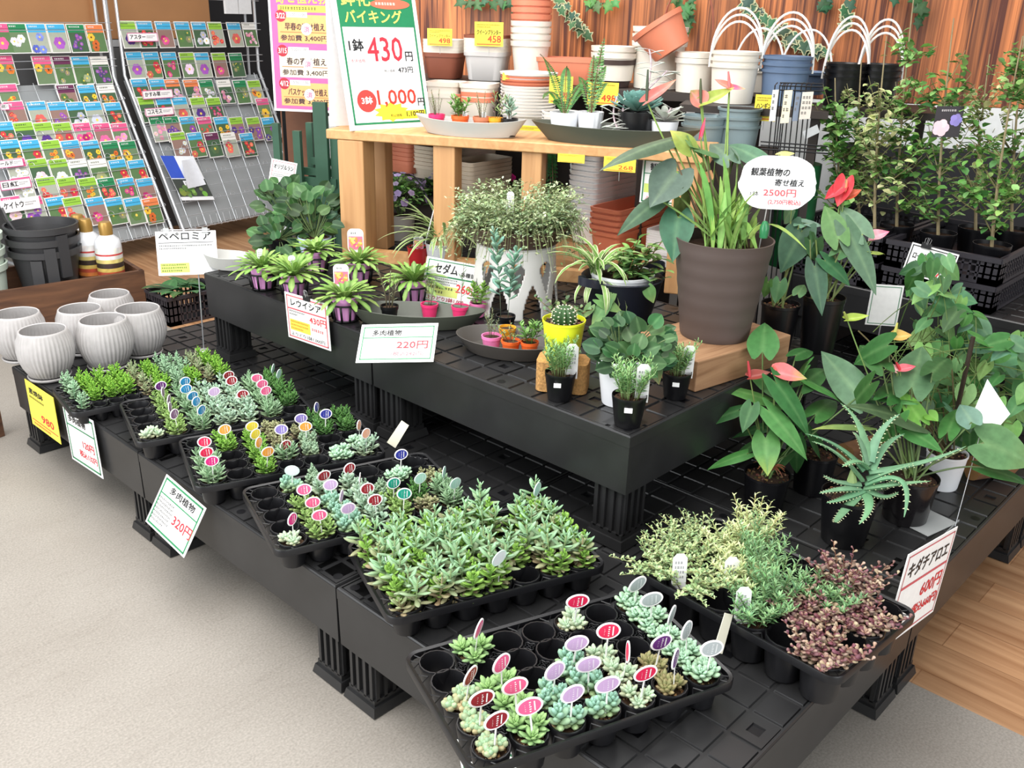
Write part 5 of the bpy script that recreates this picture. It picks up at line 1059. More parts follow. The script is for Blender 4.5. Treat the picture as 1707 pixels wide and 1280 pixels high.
pr.disc(O+ex*.68*w+ay*.735*h+nn*.0013, ex, ay, .24*w, .03*h, 24, 0, C3(226, 110, 84)); scribble(pr, O, ex, ay, .5*w, .72*h, .36*w, .03*h, 1, rs, 0, C3(250, 244, 230), .0018)
write(pr, '1鉢', O, ex, ay, .12*w, .46*h, .07*h, .17*w, 0, BLK); write(pr, '430', O, ex, ay, .33*w, .40*h, .14*h, .42*w, 0, C3(232, 48, 64), bold=.0016); write(pr, '円', O, ex, ay, .78*w, .40*h, .055*h, .09*w, 0, BLK)
write(pr, '本体価格', O, ex, ay, .12*w, .395*h, .022*h, .17*w, 0, C3(200, 84, 90)); write(pr, '税込価格', O, ex, ay, .5*w, .335*h, .018*h, .13*w, 0, BLK); write(pr, '473円', O, ex, ay, .67*w, .33*h, .035*h, .18*w, 0, BLK)
pr.disc(O+ex*.24*w+ay*.17*h+nn*.0009, ex, ay, .115*w, None, 24, 0, C3(226, 66, 60)); write(pr, '3鉢', O, ex, ay, .175*w, .15*h, .045*h, .13*w, 0, C3(250, 240, 236), lift=.0016)
st = []
for i in range(20):
    q = 2*PI*i/20; r = (.17 if i % 2 else .12)*w; st.append(O+ex*(.52*w+r*math.cos(q)*1.3)+ay*(.10*h+r*.62*math.sin(q))+nn*.0009)
pr.add(st, [tuple(range(20))], 0, C3(250, 232, 60)); rect(pr, O, ex, ay, .42*w, .055*h, .94*w, .105*h, 0, C3(250, 232, 60), .001)
write(pr, '1,000', O, ex, ay, .37*w, .13*h, .1*h, .47*w, 0, C3(224, 60, 44), lift=.0018, bold=.0014); write(pr, '円', O, ex, ay, .86*w, .13*h, .045*h, .08*w, 0, BLK, lift=.0018); write(pr, '1,100円', O, ex, ay, .7*w, .065*h, .035*h, .22*w, 0, BLK, lift=.0018); write(pr, '税込価格', O, ex, ay, .5*w, .068*h, .02*h, .14*w, 0, BLK, lift=.0018); done(th, pr)
# dishes and small pots on the table
q = tp(784, 230, .075); dish('boat_dish', 'light grey boat dish of five tiny pots on the plank table', fr((q-T0).dot(WU), .075, ZT+.001), .385, .145, .05, TH, GREYD, 'boat dishes', 1)
q = tp(1018, 240, .075); dish('boat_dish', 'dark olive boat dish with white cups on the plank table', fr((q-T0).dot(WU)+.005, .10, ZT+.001), .55, .20, .055, TH, OLIVED, 'boat dishes', .5)
THY = herb_mesh('thyme', 8, .014, .09, 16, .008, .0028, [C3(112, 136, 92), C3(132, 152, 104)], C3(120, 110, 84), .6); JADE = herb_mesh('jade', 4, .012, .07, 9, .026, .011, [C3(112, 146, 124), C3(128, 160, 136)], C3(130, 120, 90), .8, 'oval', True, (.2, .9)); AEO = herb_mesh('aeonium', 3, .02, .11, 9, .022, .009, [C3(120, 142, 84), C3(84, 70, 62)], C3(120, 110, 84), .9, 'oval', True, (.3, 1.0))
for px, m, pl, l, r in ((728, MAGP, THY, 'magenta pot of thin upright sprigs, first in the light grey dish', .028), (767, ORGP, LEAFY, 'orange pot of leafy sprigs, second in the light grey dish', .03), (803, TERP, THY, 'terracotta coloured pot of straight sprigs in the light grey dish', .03), (826, YELP, AEO, 'amber pot behind the black one in the light grey dish', .024), (849, POTB, JADE, 'little black pot of blue-green succulent in the light grey dish', .028)):
    q = tp(px, 214, .075); t = tiny(l, Vector((q.x, q.y, ZT+.006)), r, .058, m, pl, 1.0, plz=.85)
    if m in (ORGP, TERP, POTB): mk('plant_tag', TAG, t, (.0, -.018, .03), (0, 0, -.9-t.rotation_euler[2]), .7)
def cup(label, px, r, h, mat, dn=.105, nm='white_cup', flute=False):
    q = tp(px, 220, dn); t = thing(nm, label, 'potted plant', (q.x, q.y, ZT+.006)); mb = MB(); fn = (lambda a, rr, z: (rr*(1+.03*math.cos(14*a)), z)) if flute else None
    mb.lathe([(0, 0), (r*.74, 0), (r, h*.97), (r, h), (r*.93, h), (r*.9, h*.9), (r*.7, .006)], 56 if flute else 28, fn=fn); mb.build('pot', mat, t); s = MB(); s.lathe([(0, h*.9), (r*.9, h*.88)], 16, (0, 0, 0), 0, C3(70, 54, 42)); s.build('soil', SOIL, t, False); return t
def frond(mb, pts, L, col, rng, n=26, w=.006):
    P = bez(*pts, n); mb.tube(P, .0013, 4, 0, C3(110, 90, 60))
    for i in range(2, n):
        d = (P[i]-P[i-1]).normalized(); s = d.cross(UP).normalized(); k = math.sin(PI*(.08+.9*i/n))
        for sg in (1, -1):
            e = (s*sg+d*.35-UP*.15).normalized()*L*k; c = jit(col, rng, .1)
            mb.add([P[i], P[i]+e*.5+d*w, P[i]+e, P[i]+e*.5-d*w], [(0, 1, 2, 3)], 0, c)
t = cup('white cup with an arching fern in the dark olive dish', 940, .049, .085, WHITE); mb = MB(); rg = random.Random(50); z = Vector((0, 0, .07)); l0 = t.location
for tx, ty, mx, my in ((900, 90, 925, 110), (1000, 130, 960, 125), (905, 165, 920, 130), (985, 155, 960, 140), (945, 110, 942, 130), (925, 175, 930, 150)):
    frond(mb, (z, atd(mx, my, depth(l0))-l0+Vector((0, 0, .0)), atd(tx, ty, depth(l0)-.02)-l0), .024, C3(74, 120, 62), rg, 34, .0035)
mb.build('fronds', LEAF, t)
t = cup('fluted white cup with a feathery upright fern in the dark olive dish', 983, .042, .09, WHITE, flute=True); mb = MB(); l0 = t.location
for tx, ty, mx, my in ((1008, 62, 995, 110), (990, 92, 988, 120), (1010, 110, 1000, 120), (965, 128, 975, 130), (1015, 140, 1000, 130), (1003, 80, 1000, 120)):
    frond(mb, (z, atd(mx, my, depth(l0))-l0, atd(tx, ty, depth(l0))-l0), .02, C3(84, 124, 66), rg, 22, .004)
mb.build('fronds', LEAF, t)
t = cup('black pot of blue rosette succulent and fuzzy trailing stems on the table', 1060, .062, .10, POTB, nm='black_pot'); mb = MB()
for i in range(46):
    tt = i/45; az = i*GA; e = .1+1.2*tt; thick_leaf(mb, (0, 0, .10), (math.cos(az)*math.cos(e), math.sin(az)*math.cos(e), math.sin(e)), UP, .095-.04*tt, .03, .008, C3(116, 152, 138), C3(104, 148, 140), 'spoon', .2)
mb.build('rosette', SUCC, t); mb = MB(); FUZ = C3(196, 190, 190); l0 = t.location; D = depth(l0)-.05
for pts in (((1040, 175), (1034, 195), (1044, 214)), ((1050, 190), (1075, 205), (1100, 200)), ((1078, 150), (1090, 110), (1082, 82)), ((1078, 150), (1105, 125), (1112, 118)), ((1030, 160), (1015, 190), (1030, 215)), ((1090, 195), (1110, 200), (1118, 180))):
    P = [atd(*q, D)-l0 for q in pts]; B = bez(*P, 8); mb.tube(B, .003, 5, 0, C3(190, 170, 176))
    for i in (2, 4, 5, 7, 8):
        for sg in (1, -1): thick_leaf(mb, B[i], Vector(MR[0])*sg+UP*rg.uniform(-.3, .8), UP, .045, .022, .004, FUZ, C3(176, 190, 176), 'spoon', -.2)
mb.build('fuzzy_stems', SUCC, t)
t = cup('squared white pot of fuzzy silver plant at the end of the dark olive dish', 1107, .044, .075, WHITE, .10); mb = MB()
for i in range(20):
    az = i*GA; e = .2+.04*i; thick_leaf(mb, (0, 0, .07), (math.cos(az)*math.cos(e), math.sin(az)*math.cos(e), math.sin(e)), UP, .07, .024, .004, FUZ, C3(190, 200, 186), 'spoon', -.1)
mb.build('leaves', SUCC, t)

# ---------------------------------------------------------------- the back shelf and its stacked pots
SHELFM = pm('shelf_dark', (52, 44, 40), .6, var=.1); CREAM = pm('cream_plastic', (226, 220, 208), .45, var=.03); TERRA = pm('terracotta_plastic', (214, 128, 98), .5, var=.05); BRN = pm('brown_plastic', (138, 78, 58), .5, var=.05); DBR = pm('dark_brown_plastic', (62, 46, 42), .5); WHP = pm('white_ware', (238, 236, 232), .4); GRP2 = pm('grey_white_ware', (206, 204, 202), .45)
t = thing('stepped_shelf', 'dark stepped display shelf behind the plank table', 'shelf', fr(0, 0, 0), TH)
for nm, y0, y1, z, x0, x1 in (('lower_step', .40, .66, 1.012, -.27, .91), ('upper_step', .66, 1.06, 1.172, -.27, 1.27)):
    mb = MB(); mb.box(((x0+x1)/2, (y0+y1)/2, z-.015), (x1-x0, y1-y0, .03)); mb.build(nm, SHELFM, t, False)
mb = MB(); mb.box((.35, 1.05, .57), (1.22, .016, 1.13)); mb.build('rear_panel', SHELFM, t, False)  # dark panel added to stand in for the darkness under the table
for x, y, z in ((-.25, .42, .997), (.89, .42, .997), (-.25, 1.02, 1.157), (1.25, 1.02, 1.157)):
    mb = MB(); mb.box((x, y, z/2), (.03, .03, z)); mb.build('leg', SHELFM, t, False)
def nest(name, cat, meshes, base, step, labels, group, rz=0.0, sc=None):
    """a nest of pots, the lowest first"""
    for i, me in enumerate(meshes): tag(mk(name, me, None, base+UP*(step*i+.001), (0, 0, rz), sc), labels % (ORD[len(meshes)-1-i] if len(meshes)-1-i < 10 else '%dth' % (len(meshes)-i)), cat, group)
def rpot(key, r, h, mat, taper=.72, rim=.018):
    if key in _sm: return _sm[key]
    mb = MB(); q = r*taper; mb.lathe([(0, 0), (q, 0), (r*.93, h-rim), (r, h-rim), (r*1.02, h), (r*.95, h), (r*.914, h-rim), (q*.975, .004), (0, .004)], 30); _sm[key] = sharpen(mb.mesh('pot', mat), 35); return _sm[key]
def qpot(key, L, w, h, mat, taper=.8, rim=.016, rad=.2, flute=0):
    if key in _sm: return _sm[key]
    mb = MB(); k = min(L, w)*rad; R = rrect(L, w, k, 5); m = len(R)
    lv = [(taper*.96, 0), (taper, .003), (.95, h-rim), (1.0, h-rim), (1.02, h), (.957, h), (.946, h-rim), (taper*.985, .004)]
    vs = [(x*s, y*s, z) for s, z in lv for x, y in R]; mb.add(vs, [(a*m+i, a*m+(i+1) % m, (a+1)*m+(i+1) % m, (a+1)*m+i) for a in range(len(lv)-1) for i in range(m)]+[tuple(range(m-1, -1, -1)), tuple((len(lv)-1)*m+i for i in range(m))]); _sm[key] = sharpen(mb.mesh('planter', mat), 35); return _sm[key]
S2 = 1.173; S1 = 1.013
def sp(px, py, dn, z): q = tp(px, py, dn); return Vector((q.x, q.y, z))
nest('square_pot', 'flower pot', [qpot('qb', .15, .15, .10, BRN)]+[qpot('qc', .15, .15, .10, CREAM)]*4, sp(742, 100, .82, S2), .0125, 'square brown or cream pot, %s from top, beneath the 498 yen tag', 'square pots stacked under the 498 yen tag', TH)
nest('square_pot', 'flower pot', [qpot('qg', .165, .165, .11, GRP2)]+[qpot('qd', .165, .165, .11, CREAM)]*4+[qpot('qe', .165, .165, .11, BRN)], sp(813, 105, .82, S2), .0125, 'square cream or grey pot, %s from top, beneath the 458 yen tag', 'square pots stacked under the 458 yen tag', TH)
nest('round_pot', 'flower pot', [rpot('rc', .079, .155, CREAM)]*4+[rpot('rt', .079, .155, TERRA)]*6, sp(884, 90, .80, S2), .0245, 'round pot, %s from top of the tallest cream and terracotta stack', 'round pots in the tallest stack', 0)
nest('square_pot', 'flower pot', [qpot('qf', .13, .13, .13, CREAM)]*2+[qpot('qh', .15, .12, .05, TERRA)], sp(744, 170, .52, S1), .04, 'square pot, %s from top of the short stack behind the magenta sprigs', 'square pots by the sale sign', TH)
nest('square_pot', 'flower pot', [qpot('qi', .12, .12, .12, TERRA)]*2+[qpot('qf2', .13, .13, .13, CREAM)], sp(799, 170, .52, S1), .02, 'square pot, %s from top of the mixed stack on the lower step', 'square pots on the lower step', TH)
nest('round_pot', 'flower pot', [rpot('rw', .103, .07, WHP, .78, .0055)]*10+[rpot('rt2', .103, .07, TERRA, .78, .0055)]*3+[rpot('rw2', .106, .07, WHP, .78, .008)], sp(880, 180, .53, S1), .0112, 'shallow pot, %s from top of the wide white and terracotta stack', 'shallow pots in the wide stack', 0)
nest('round_pot', 'flower pot', [rpot('rw3', .07, .05, WHP, .8, .006)]*4, sp(935, 200, .47, S1), .013, 'shallow white pot, %s from top of the low stack behind the fern cup', 'shallow white pots behind the fern cup', 0)
nest('long_planter', 'planter', [qpot('lp', .24, .12, .10, TERRA)]*1, sp(945, 125, .80, S2), .02, 'long terracotta planter, %s on the upper step behind the ferns', None, TH)
nest('round_pot', 'flower pot', [rpot('rd', .085, .10, DBR)]+[rpot('rc2', .09, .10, CREAM, .8)]*2, sp(1022, 130, .80, S2), .024, 'round pot, %s from top of the cream stack over a dark pot', 'cream pots over a dark pot', 0)
nest('round_pot', 'flower pot', [rpot('rc3', .105, .17, CREAM, .85)]*3, sp(1096, 120, .84, S2), .026, 'large cream pot, %s from top of its stack behind the tipped pot', 'large cream pots', 0)
t = thing('handled_pot', 'tipped terracotta pot with a hoop handle lying on the cream stack', 'flower pot', sp(1118, 118, .70, S2+.12), TH); me = rpot('rt5', .10, .12, TERRA, .7)
o = mk('pot', me, t, (0, 0, .02), (0, -.6, 0)); mb = MB(); mb.tube([(.02+.10*math.cos(q)*.9+.03, .0, .10+.16*math.sin(q)) for q in (PI*k/14 for k in range(15))], .004, 6); mb.build('handle', BRN, t)
nest('round_pot', 'flower pot', [rpot('rc4', .075, .12, CREAM, .85)]*2, sp(1156, 140, .72, S2), .02, 'cream pot, %s from top, between the tipped pot and handled buckets', 'cream pots by the buckets', 0)
def hbucket(label, px, py, dn, z, r, h, mat, nh, nest_n=1, hr=1.0, group='handled buckets on the back shelf', hd=.03):
    for k in range(nest_n):
        t = thing('handled_bucket', label if nest_n == 1 else label % ORD[nest_n-1-k], 'bucket', sp(px, py, dn, z)+UP*(k*.022+.001), TH+.15*k, group)
        mk('bucket_body', rpot('hb%s%s' % (mat.name, r), r, h, mat, .82, .01), t)
        if k < nh:
            mb = MB(); mb.tube([(r*1.03*math.cos(q), -.002-.0*k, h-.012+(r*2.05*hr)*math.sin(q)*.86) for q in (PI*i/18 for i in range(19))], .0042, 6); mb.build('handle', WHP, t)
hbucket('cream bucket with arched white handle, %s from top of its nest', 1222, 140, .60, 1.1515, .087, .13, CREAM, 3, 3)
PBL = pm('slate_blue_plastic', (92, 112, 140), .45); PGB = pm('grey_blue_plastic', (128, 146, 150), .45)
hbucket('slate blue bucket with arched white handle, %s from top of its nest', 1306, 150, .62, 1.1515, .087, .12, PBL, 3, 3)
hbucket('dark bucket with tall white handle, %s from top, behind the shrubs', 1402, 170, .72, 1.1515, .075, .10, POTB, 3, 3, 1.25)
hbucket('dark bucket with white handle beside the wall, %s from top', 1458, 170, .76, 1.1515, .075, .10, POTB, 3, 3, 1.2)
hbucket('bucket with white handle behind the cream and slate buckets', 1262, 130, .90, S2, .09, .08, CREAM, 1)
hbucket('bucket with white handle behind the slate blue nest', 1340, 140, .90, S2, .09, .08, PBL, 1)
for k in range(3): tag(mk('pail', rpot('pgb', .075, .075, PGB, .85, .008), None, sp(1232, 200, .42, 1.02)+UP*(.028*k+.001)), 'grey-blue pail, %s from top, in front of the cream buckets' % ORD[2-k], 'bucket', 'grey-blue pails')
for k in range(2): tag(mk('pail', rpot('pgb', .075, .075, PGB, .85, .008), None, sp(1172, 215, .38, 1.02)+UP*(.028*k+.001)), 'grey-blue pail, %s from top, behind the white fuzzy pot' % ORD[1-k], 'bucket', 'grey-blue pails')
t = thing('bucket_shelf', 'dark open shelf under the handled buckets', 'shelf', fr(0, 0, 0), TH)
for x0, x1, y0, y1 in ((1.0, 1.5, .44, .80), (1.5, 1.88, .58, .92)):
    mb = MB(); mb.box(((x0+x1)/2, (y0+y1)/2, 1.139), (x1-x0-.002, y1-y0, .024)); mb.build('shelf_board', SHELFM, t, False)
for x, y, zb in ((1.46, .50, Z2+.001), (1.47, .77, Z2+.001), (1.84, .88, Z2+.001), (1.04, .77, 0)):
    mb = MB(); mb.box((x, y, (zb+1.127)/2), (.03, .03, 1.127-zb)); mb.build('leg', SHELFM, t, False)
mb = MB(); mb.box((1.22, .40, .51), (.26, .22, 1.015)); o = mb.build('display_plinth', SHELFM, None, False); o.location = fr(0, 0, 0); o.rotation_euler = (0, 0, TH); tag(o, 'lower dark plinth under the grey-blue pails', 'display stand')
# wire frames with paper tags
t = thing('wire_trellis', 'bundle of black wire trellises with paper tags beside the buckets', 'trellis', sp(1330, 240, .30, .002)); BW = pm('black_wire', (24, 24, 26), .4, .5); l0 = t.location; D = depth(l0); q3 = lambda x, y, e=0: tp(x, y, .30+e)-l0
mb = MB()
for x0, x1 in ((1284, 1292), (1293, 1300), (1302, 1308), (1311, 1318), (1320, 1326), (1331, 1336), (1341, 1344), (1350, 1352), (1290, 1305), (1300, 1312)): mb.tube([Vector((*q3(x0-8, 395).xy, 0)), q3(x1, 142, .02), q3(x1+4, 138, .05)], .0022, 5)
for y in (138, 143, 150): mb.tube([q3(1300, y), q3(1372, y+2)], .0022, 5)
for y in (238, 244, 250): mb.tube([q3(1268, y-2), q3(1380, y+6)], .0024, 5)
mb.build('wires', BW, t, False)
for px, py, w, h, c in ((1290, 176, 9, 44, C3(216, 220, 222)), (1311, 178, 12, 46, C3(236, 226, 196)), (1344, 176, 16, 38, C3(216, 208, 196)), (1328, 178, 8, 40, C3(120, 132, 150))):
    mb = MB(); c0 = q3(px, py, -.015); mb.obox(c0, Vector(MR[0])+UP*.05, UP, Vector(MR[2]), (w*D/FPX, h*D/FPX, .001), 0, c); scribble(mb, c0-Vector(MR[0])*(w*D/FPX/2)-UP*(h*D/FPX/2)-Vector(MR[2])*.001, MR[0], UP, .003, .01, w*D/FPX-.006, h*D/FPX-.02, 4, rs, 0, C3(120, 116, 110)); mb.build('paper_tag', PAINT, t, False)
GNET = pm('green_netting', (28, 104, 58), .6); mb = MB(); mb.lathe([(0, 0), (.075, 0), (.075, .37), (0, .37)], 20); o = mb.build('net_roll', GNET, None); q = atp(1350, 230, (2.18, 0, 0), (1, 0, 0)); o.location = (2.19, min(1.11, max(q.y, 1.06)), Z2+.001); tag(o, 'roll of green netting behind the wire trellises', 'net roll')
# price tags in yellow on the shelf
def ytag(px, py, w, h, dn, txt, price, label, tilt=.0):
    c = tp(px, py, dn); D = depth(c); W_, H_ = w*D/FPX, h*D/FPX; th = thing('price_tag', label, 'price tag', c, 0, 'yellow price tags'); ax = (WU+UP*tilt).normalized(); ay = UP-ax*UP.dot(ax); ay.normalize(); nn = ax.cross(ay)
    mb = MB(); mb.obox((0, 0, 0), ax, ay, nn, (W_, H_, .0012), 0, C3(242, 222, 72)); mb.build('card', PAINT, th, False); pr = MB(); O = -ax*W_/2-ay*H_/2+nn*.0007
    scribble(pr, O, ax, ay, .08*W_, .74*H_, .84*W_, .18*H_, 2, rs, 0, C3(120, 90, 40))
    if txt: write(pr, txt, O, ax, ay, .08*W_, .48*H_, .2*H_, .84*W_, 0, C3(60, 50, 30))
    if price: write(pr, price, O, ax, ay, .46*W_, .16*H_, .28*H_, .46*W_, 0, C3(206, 70, 40))
    rect(pr, O, ax, ay, .08*W_, .06*H_, .92*W_, .1*H_, 0, C3(206, 90, 50)); done(th, pr)
    mb = MB(); mb.tube([-ay*H_*.5-nn*.001, -ay*(H_*.5+.03)-nn*.004], .0012, 4); mb.build('clip', CHROME, th)
ytag(733, 62, 44, 27, .72, 'クイーンプランター', '498', 'yellow price tag reading 498 above the square pots'); ytag(815, 57, 50, 38, .72, 'クイーンプランター', '458', 'yellow price tag reading 458 above the square pots'); ytag(885, 222, 40, 24, .36, 'クラフトボール', None, 'yellow price tag behind the table between the two boat dishes')
ytag(935, 150, 40, 44, .42, None, '98', 'yellow price tag behind the arching fern'); ytag(1005, 156, 52, 36, .42, None, '498', 'yellow price tag above the fluted white cup'); ytag(1276, 180, 36, 42, .45, 'ハンギング', None, 'yellow card propped beside the wire trellises'); ytag(855, 128, 36, 12, .45, None, None, 'yellow price tag above the wide shallow pots')
ytag(952, 264, 46, 14, -.004, None, None, 'yellow price tag fixed on the plank table edge'); ytag(1033, 274, 54, 24, -.004, None, '268', 'yellow price tag reading 268 on the plank table edge')
# planters piled beneath the table
WPL = pm('white_planter', (250, 249, 249), .4); BEI = pm('beige_planter', (222, 208, 188), .45)
p = at(940, 372, Z2+.03)
def pile(mat, n, corner, L, w, h, step, rz, lab, group, key):
    me = qpot(key, L, w, h, mat, .86, .014, .16)
    for i in range(n): tag(mk('long_planter', me, None, corner+UP*(step*i+.001), (0, 0, rz)), lab % (ORD[n-1-i] if n-1-i < 10 else '%dth' % (n-i)), 'planter', group)
ca = Vector((math.cos(.08), math.sin(.08), 0)); cb = Vector((-ca.y, ca.x, 0))
c = atp(988, 330, fr(.78, .40), WN); e0 = Vector((c.x, c.y, 0))
pile(WPL, 14, Vector((e0.x, e0.y, Z2))+ca*.24+cb*.065+UP*.03, .44, .13, .10, .0195, .08, 'white long planter, %s from top of the tall pile beneath the table', 'white planters in the tall pile', 'wl')
c = atp(1020, 372, fr(.80, .26), WN); pile(TERRA, 5, Vector((c.x, c.y, Z2))+ca*.20+cb*.05+UP*.03, .36, .13, .09, .021, .08, 'terracotta long planter, %s from top, before the white pile', 'terracotta planters beneath the table', 'tl')
c = atp(1100, 395, fr(.95, .22), WN); pile(WPL, 9, Vector((c.x, c.y, Z2))+ca*.12+UP*.03, .24, .12, .06, .0085, .08, 'low white planter, %s from top, beneath the framed card', 'low white planters', 'wl2')
mb = MB(); mb.box((.0, 0, .014), (.62, .5, .028)); o = mb.build('plank', PINE, None, False); o.location = Vector((e0.x+.12, e0.y-.04, Z2+.001)); o.rotation_euler = (0, 0, .08); tag(o, 'pine plank beneath the piled planters', 'plank')
q = Vector((2.02, 2.10, 0)); c = tp(680, 290, .75)
pile(WPL, 4, Vector((c.x, c.y, .86)), .40, .15, .06, .014, .1, 'white planter, %s from top, beneath the table by the post', 'white planters by the post', 'wl3')
c = tp(686, 300, .62); pile(TERRA, 5, Vector((c.x, c.y, .82)), .16, .14, .05, .017, .1, 'small terracotta planter, %s from top, by the table post', 'small terracotta planters', 'tl2')
c = tp(755, 292, .72); pile(BEI, 6, Vector((c.x, c.y, .80)), .40, .15, .06, .015, .1, 'beige planter, %s from top, between the two table posts', 'beige planters', 'bl'); c = tp(800, 320, .55); pile(BEI, 6, Vector((c.x, c.y, .76)), .26, .13, .06, .016, .1, 'small beige planter, %s from top, behind the sedum bowl', 'small beige planters', 'bl2')
for (px, dn, z, L, l) in ((720, .72, .80, .9, 'dark low bench under the white and beige planters'), (740, .52, .755, .8, 'dark low bench under the small terracotta and beige planters')):
    c = tp(px, 300, dn); mb = MB(); zb_ = Z1+.001 if c.x < 1.8 else .002; mb.box((0, 0, (z-.008+zb_)/2), (L*.6, .17, z-.008-zb_)); o = mb.build('low_bench', SHELFM, None, False); o.location = (c.x, c.y, 0); o.rotation_euler = (0, 0, TH); tag(o, l, 'bench')
# framed card beneath the table
P0 = fr(1.0, .06); th, pr, O, ax, ay, w, h = card('price_card', 'green framed card reading 430 yen behind the big anthurium leaves', 'price card', ((1072, 264), (1166, 270), (1160, 347), (1066, 336)), P0, WN, group='price cards')
frame_line(pr, O, ax, ay, .03*w, .03*h, .97*w, .97*h, .004, 0, GRN); rect(pr, O, ax, ay, .04*w, .66*h, .96*w, .68*h, 0, GRN); write(pr, '観葉植物', O, ax, ay, .14*w, .74*h, .16*h, .6*w, 0, BLK); write(pr, '430円', O, ax, ay, .42*w, .38*h, .18*h, .5*w, 0, C3(226, 90, 110)); rect(pr, O, ax, ay, .06*w, .24*h, .5*w, .44*h, 0, C3(214, 232, 120)); write(pr, 'よりどり3鉢1,000円', O, ax, ay, .1*w, .08*h, .09*h, .74*w, 0, C3(210, 50, 90)); done(th, pr)
# ---------------------------------------------------------------- wall, boards and ivy
CEDAR = wood_material('cedar_boards', (84, 34, 16), (214, 130, 74), (.09, 4), (1.0, 42), 0, .5, .0012, .4, 'XZ', .42)
DNW = 1.30; ZB = 1.125
mb = MB(); mb.quad((-.42, 0, ZB), (3.6, 0, ZB), (3.6, 0, 3.0), (-.42, 0, 3.0)); o = struct('wall_back', mb, CEDAR); o.location = fr(0, DNW, 0); o.rotation_euler = (0, 0, TH)
WBAND = pm('white_wall_band', (220, 222, 222), .5, var=.04, vscale=3); DKW = pm('dark_wall', (30, 30, 34), .7)
mb = MB(); mb.quad((-.42, .012, .0), (3.6, .012, .0), (3.6, .012, ZB+.004), (-.42, .012, ZB+.004)); o = struct('wall_lower', mb, WBAND); o.location = fr(0, DNW-.012, 0); o.rotation_euler = (0, 0, TH)
mb = MB(); mb.box((0, 0, .48), (1.5, .02, .96)); o = mb.build('trim_1', DKW, None, False); o.location = fr(2.35, DNW-.03, 0); o.rotation_euler = (0, 0, TH); o['kind'] = 'structure'
mb = MB(); mb.quad((-7, 0, 0), (1.2, 0, 0), (1.2, 0, 3), (-7, 0, 3)); o = struct('wall_rear', mb, DKW); o.location = (2.9, 6.35, 0); o.rotation_euler = (0, 0, math.radians(4))
def ivy_leaf(mb, c, d, n, s, g, edge=None):
    d = Vector(d).normalized(); n = Vector(n).normalized(); sd = d.cross(n).normalized(); out = [(0, -.05), (.28, -.28), (.42, -.02), (.30, .22), (.52, .42), (.22, .52), (.0, 1.0), (-.22, .52), (-.52, .42), (-.30, .22), (-.42, -.02), (-.28, -.28)]
    ctr = (0, .3); vs = []; cs = []
    for k, sc in enumerate((1.0, .72)):
        for x, y in out:
            X, Y = ctr[0]+(x-ctr[0])*sc, ctr[1]+(y-ctr[1])*sc; vs.append(Vector(c)+sd*X*s+d*Y*s+n*(.10*s*(1-abs(X))+(.002 if k else 0))); cs.append((edge or g) if k == 0 else g)
    m = len(out); vs.append(Vector(c)+d*ctr[1]*s+n*.13*s); cs.append(mixc(g, (1, 1, 1), .05))
    mb.add(vs, [(i, (i+1) % m, m+(i+1) % m, m+i) for i in range(m)]+[(m+i, m+(i+1) % m, 2*m) for i in range(m)], 0, cs)
rg = random.Random(77)
def garland(label, pts, n, size, g, edge=None, spread=10, strand=True):
    t = thing('ivy_garland', label, 'artificial ivy', tp(*pts[0], DNW-.03), 0, 'artificial ivy on the board wall'); l0 = t.location; mb, sb = MB(), MB()
    P = [tp(x, y, DNW-.03)-l0 for x, y in pts]
    if strand: sb.tube(P, .003, 5, 0, C3(70, 74, 44)); sb.build('strand', LEAF, t)
    L = len(pts)-1
    for i in range(n):
        f = i/max(1, n-1)*L; k = min(L-1, int(f)); x = pts[k][0]+(pts[k+1][0]-pts[k][0])*(f-k)+rg.uniform(-spread, spread); y = pts[k][1]+(pts[k+1][1]-pts[k][1])*(f-k)+rg.uniform(-spread*.5, spread*.5)
        c = tp(x, y, DNW-.04-rg.uniform(0, .03))-l0; d = (WU*rg.uniform(-1, 1)-UP*rg.uniform(.2, 1)+WN*.2); ivy_leaf(mb, c, d, WN+UP*.3+WU*rg.uniform(-.4, .4), size*rg.uniform(.8, 1.2), jit(g, rg, .12), edge)
    mb.build('leaves', LEAF, t)
VG, VE = C3(56, 92, 66), C3(214, 212, 168)
garland('variegated ivy strand trailing down the board wall above the slate buckets', [(1240, 2), (1262, 20), (1290, 45), (1318, 62), (1350, 78), (1372, 88)], 34, .052, VG, VE)
garland('variegated ivy strand hanging above the arching fern cup', [(925, -2), (940, 10), (955, 28), (968, 42), (977, 52)], 16, .045, VG, VE, 8)
garland('short green ivy tuft on the wall above the tall pot stack', [(762, 2), (800, 4), (840, 2), (870, 6), (900, 4)], 16, .045, C3(70, 110, 66), None, 6)
garland('plain green ivy strand hanging above the tipped terracotta pot', [(1132, -2), (1138, 18), (1144, 38), (1142, 54), (1150, 20), (1156, 0)], 18, .042, C3(66, 108, 62), None, 7)
garland('green ivy sprig on the wall between two longer strands', [(975, 2), (1000, 6), (1030, 4)], 8, .045, C3(84, 128, 72), None, 6)
garland('single drooping ivy sprig on the wall above the shrubs', [(1412, 12), (1416, 26), (1408, 38)], 5, .05, VG, VE, 5, False)
garland('dark green ivy tuft at the top of the wall behind the shrubs', [(1368, 0), (1374, 10), (1384, 4), (1530, -4), (1540, 14), (1534, 30)], 12, .05, C3(50, 84, 52), None, 8, False)

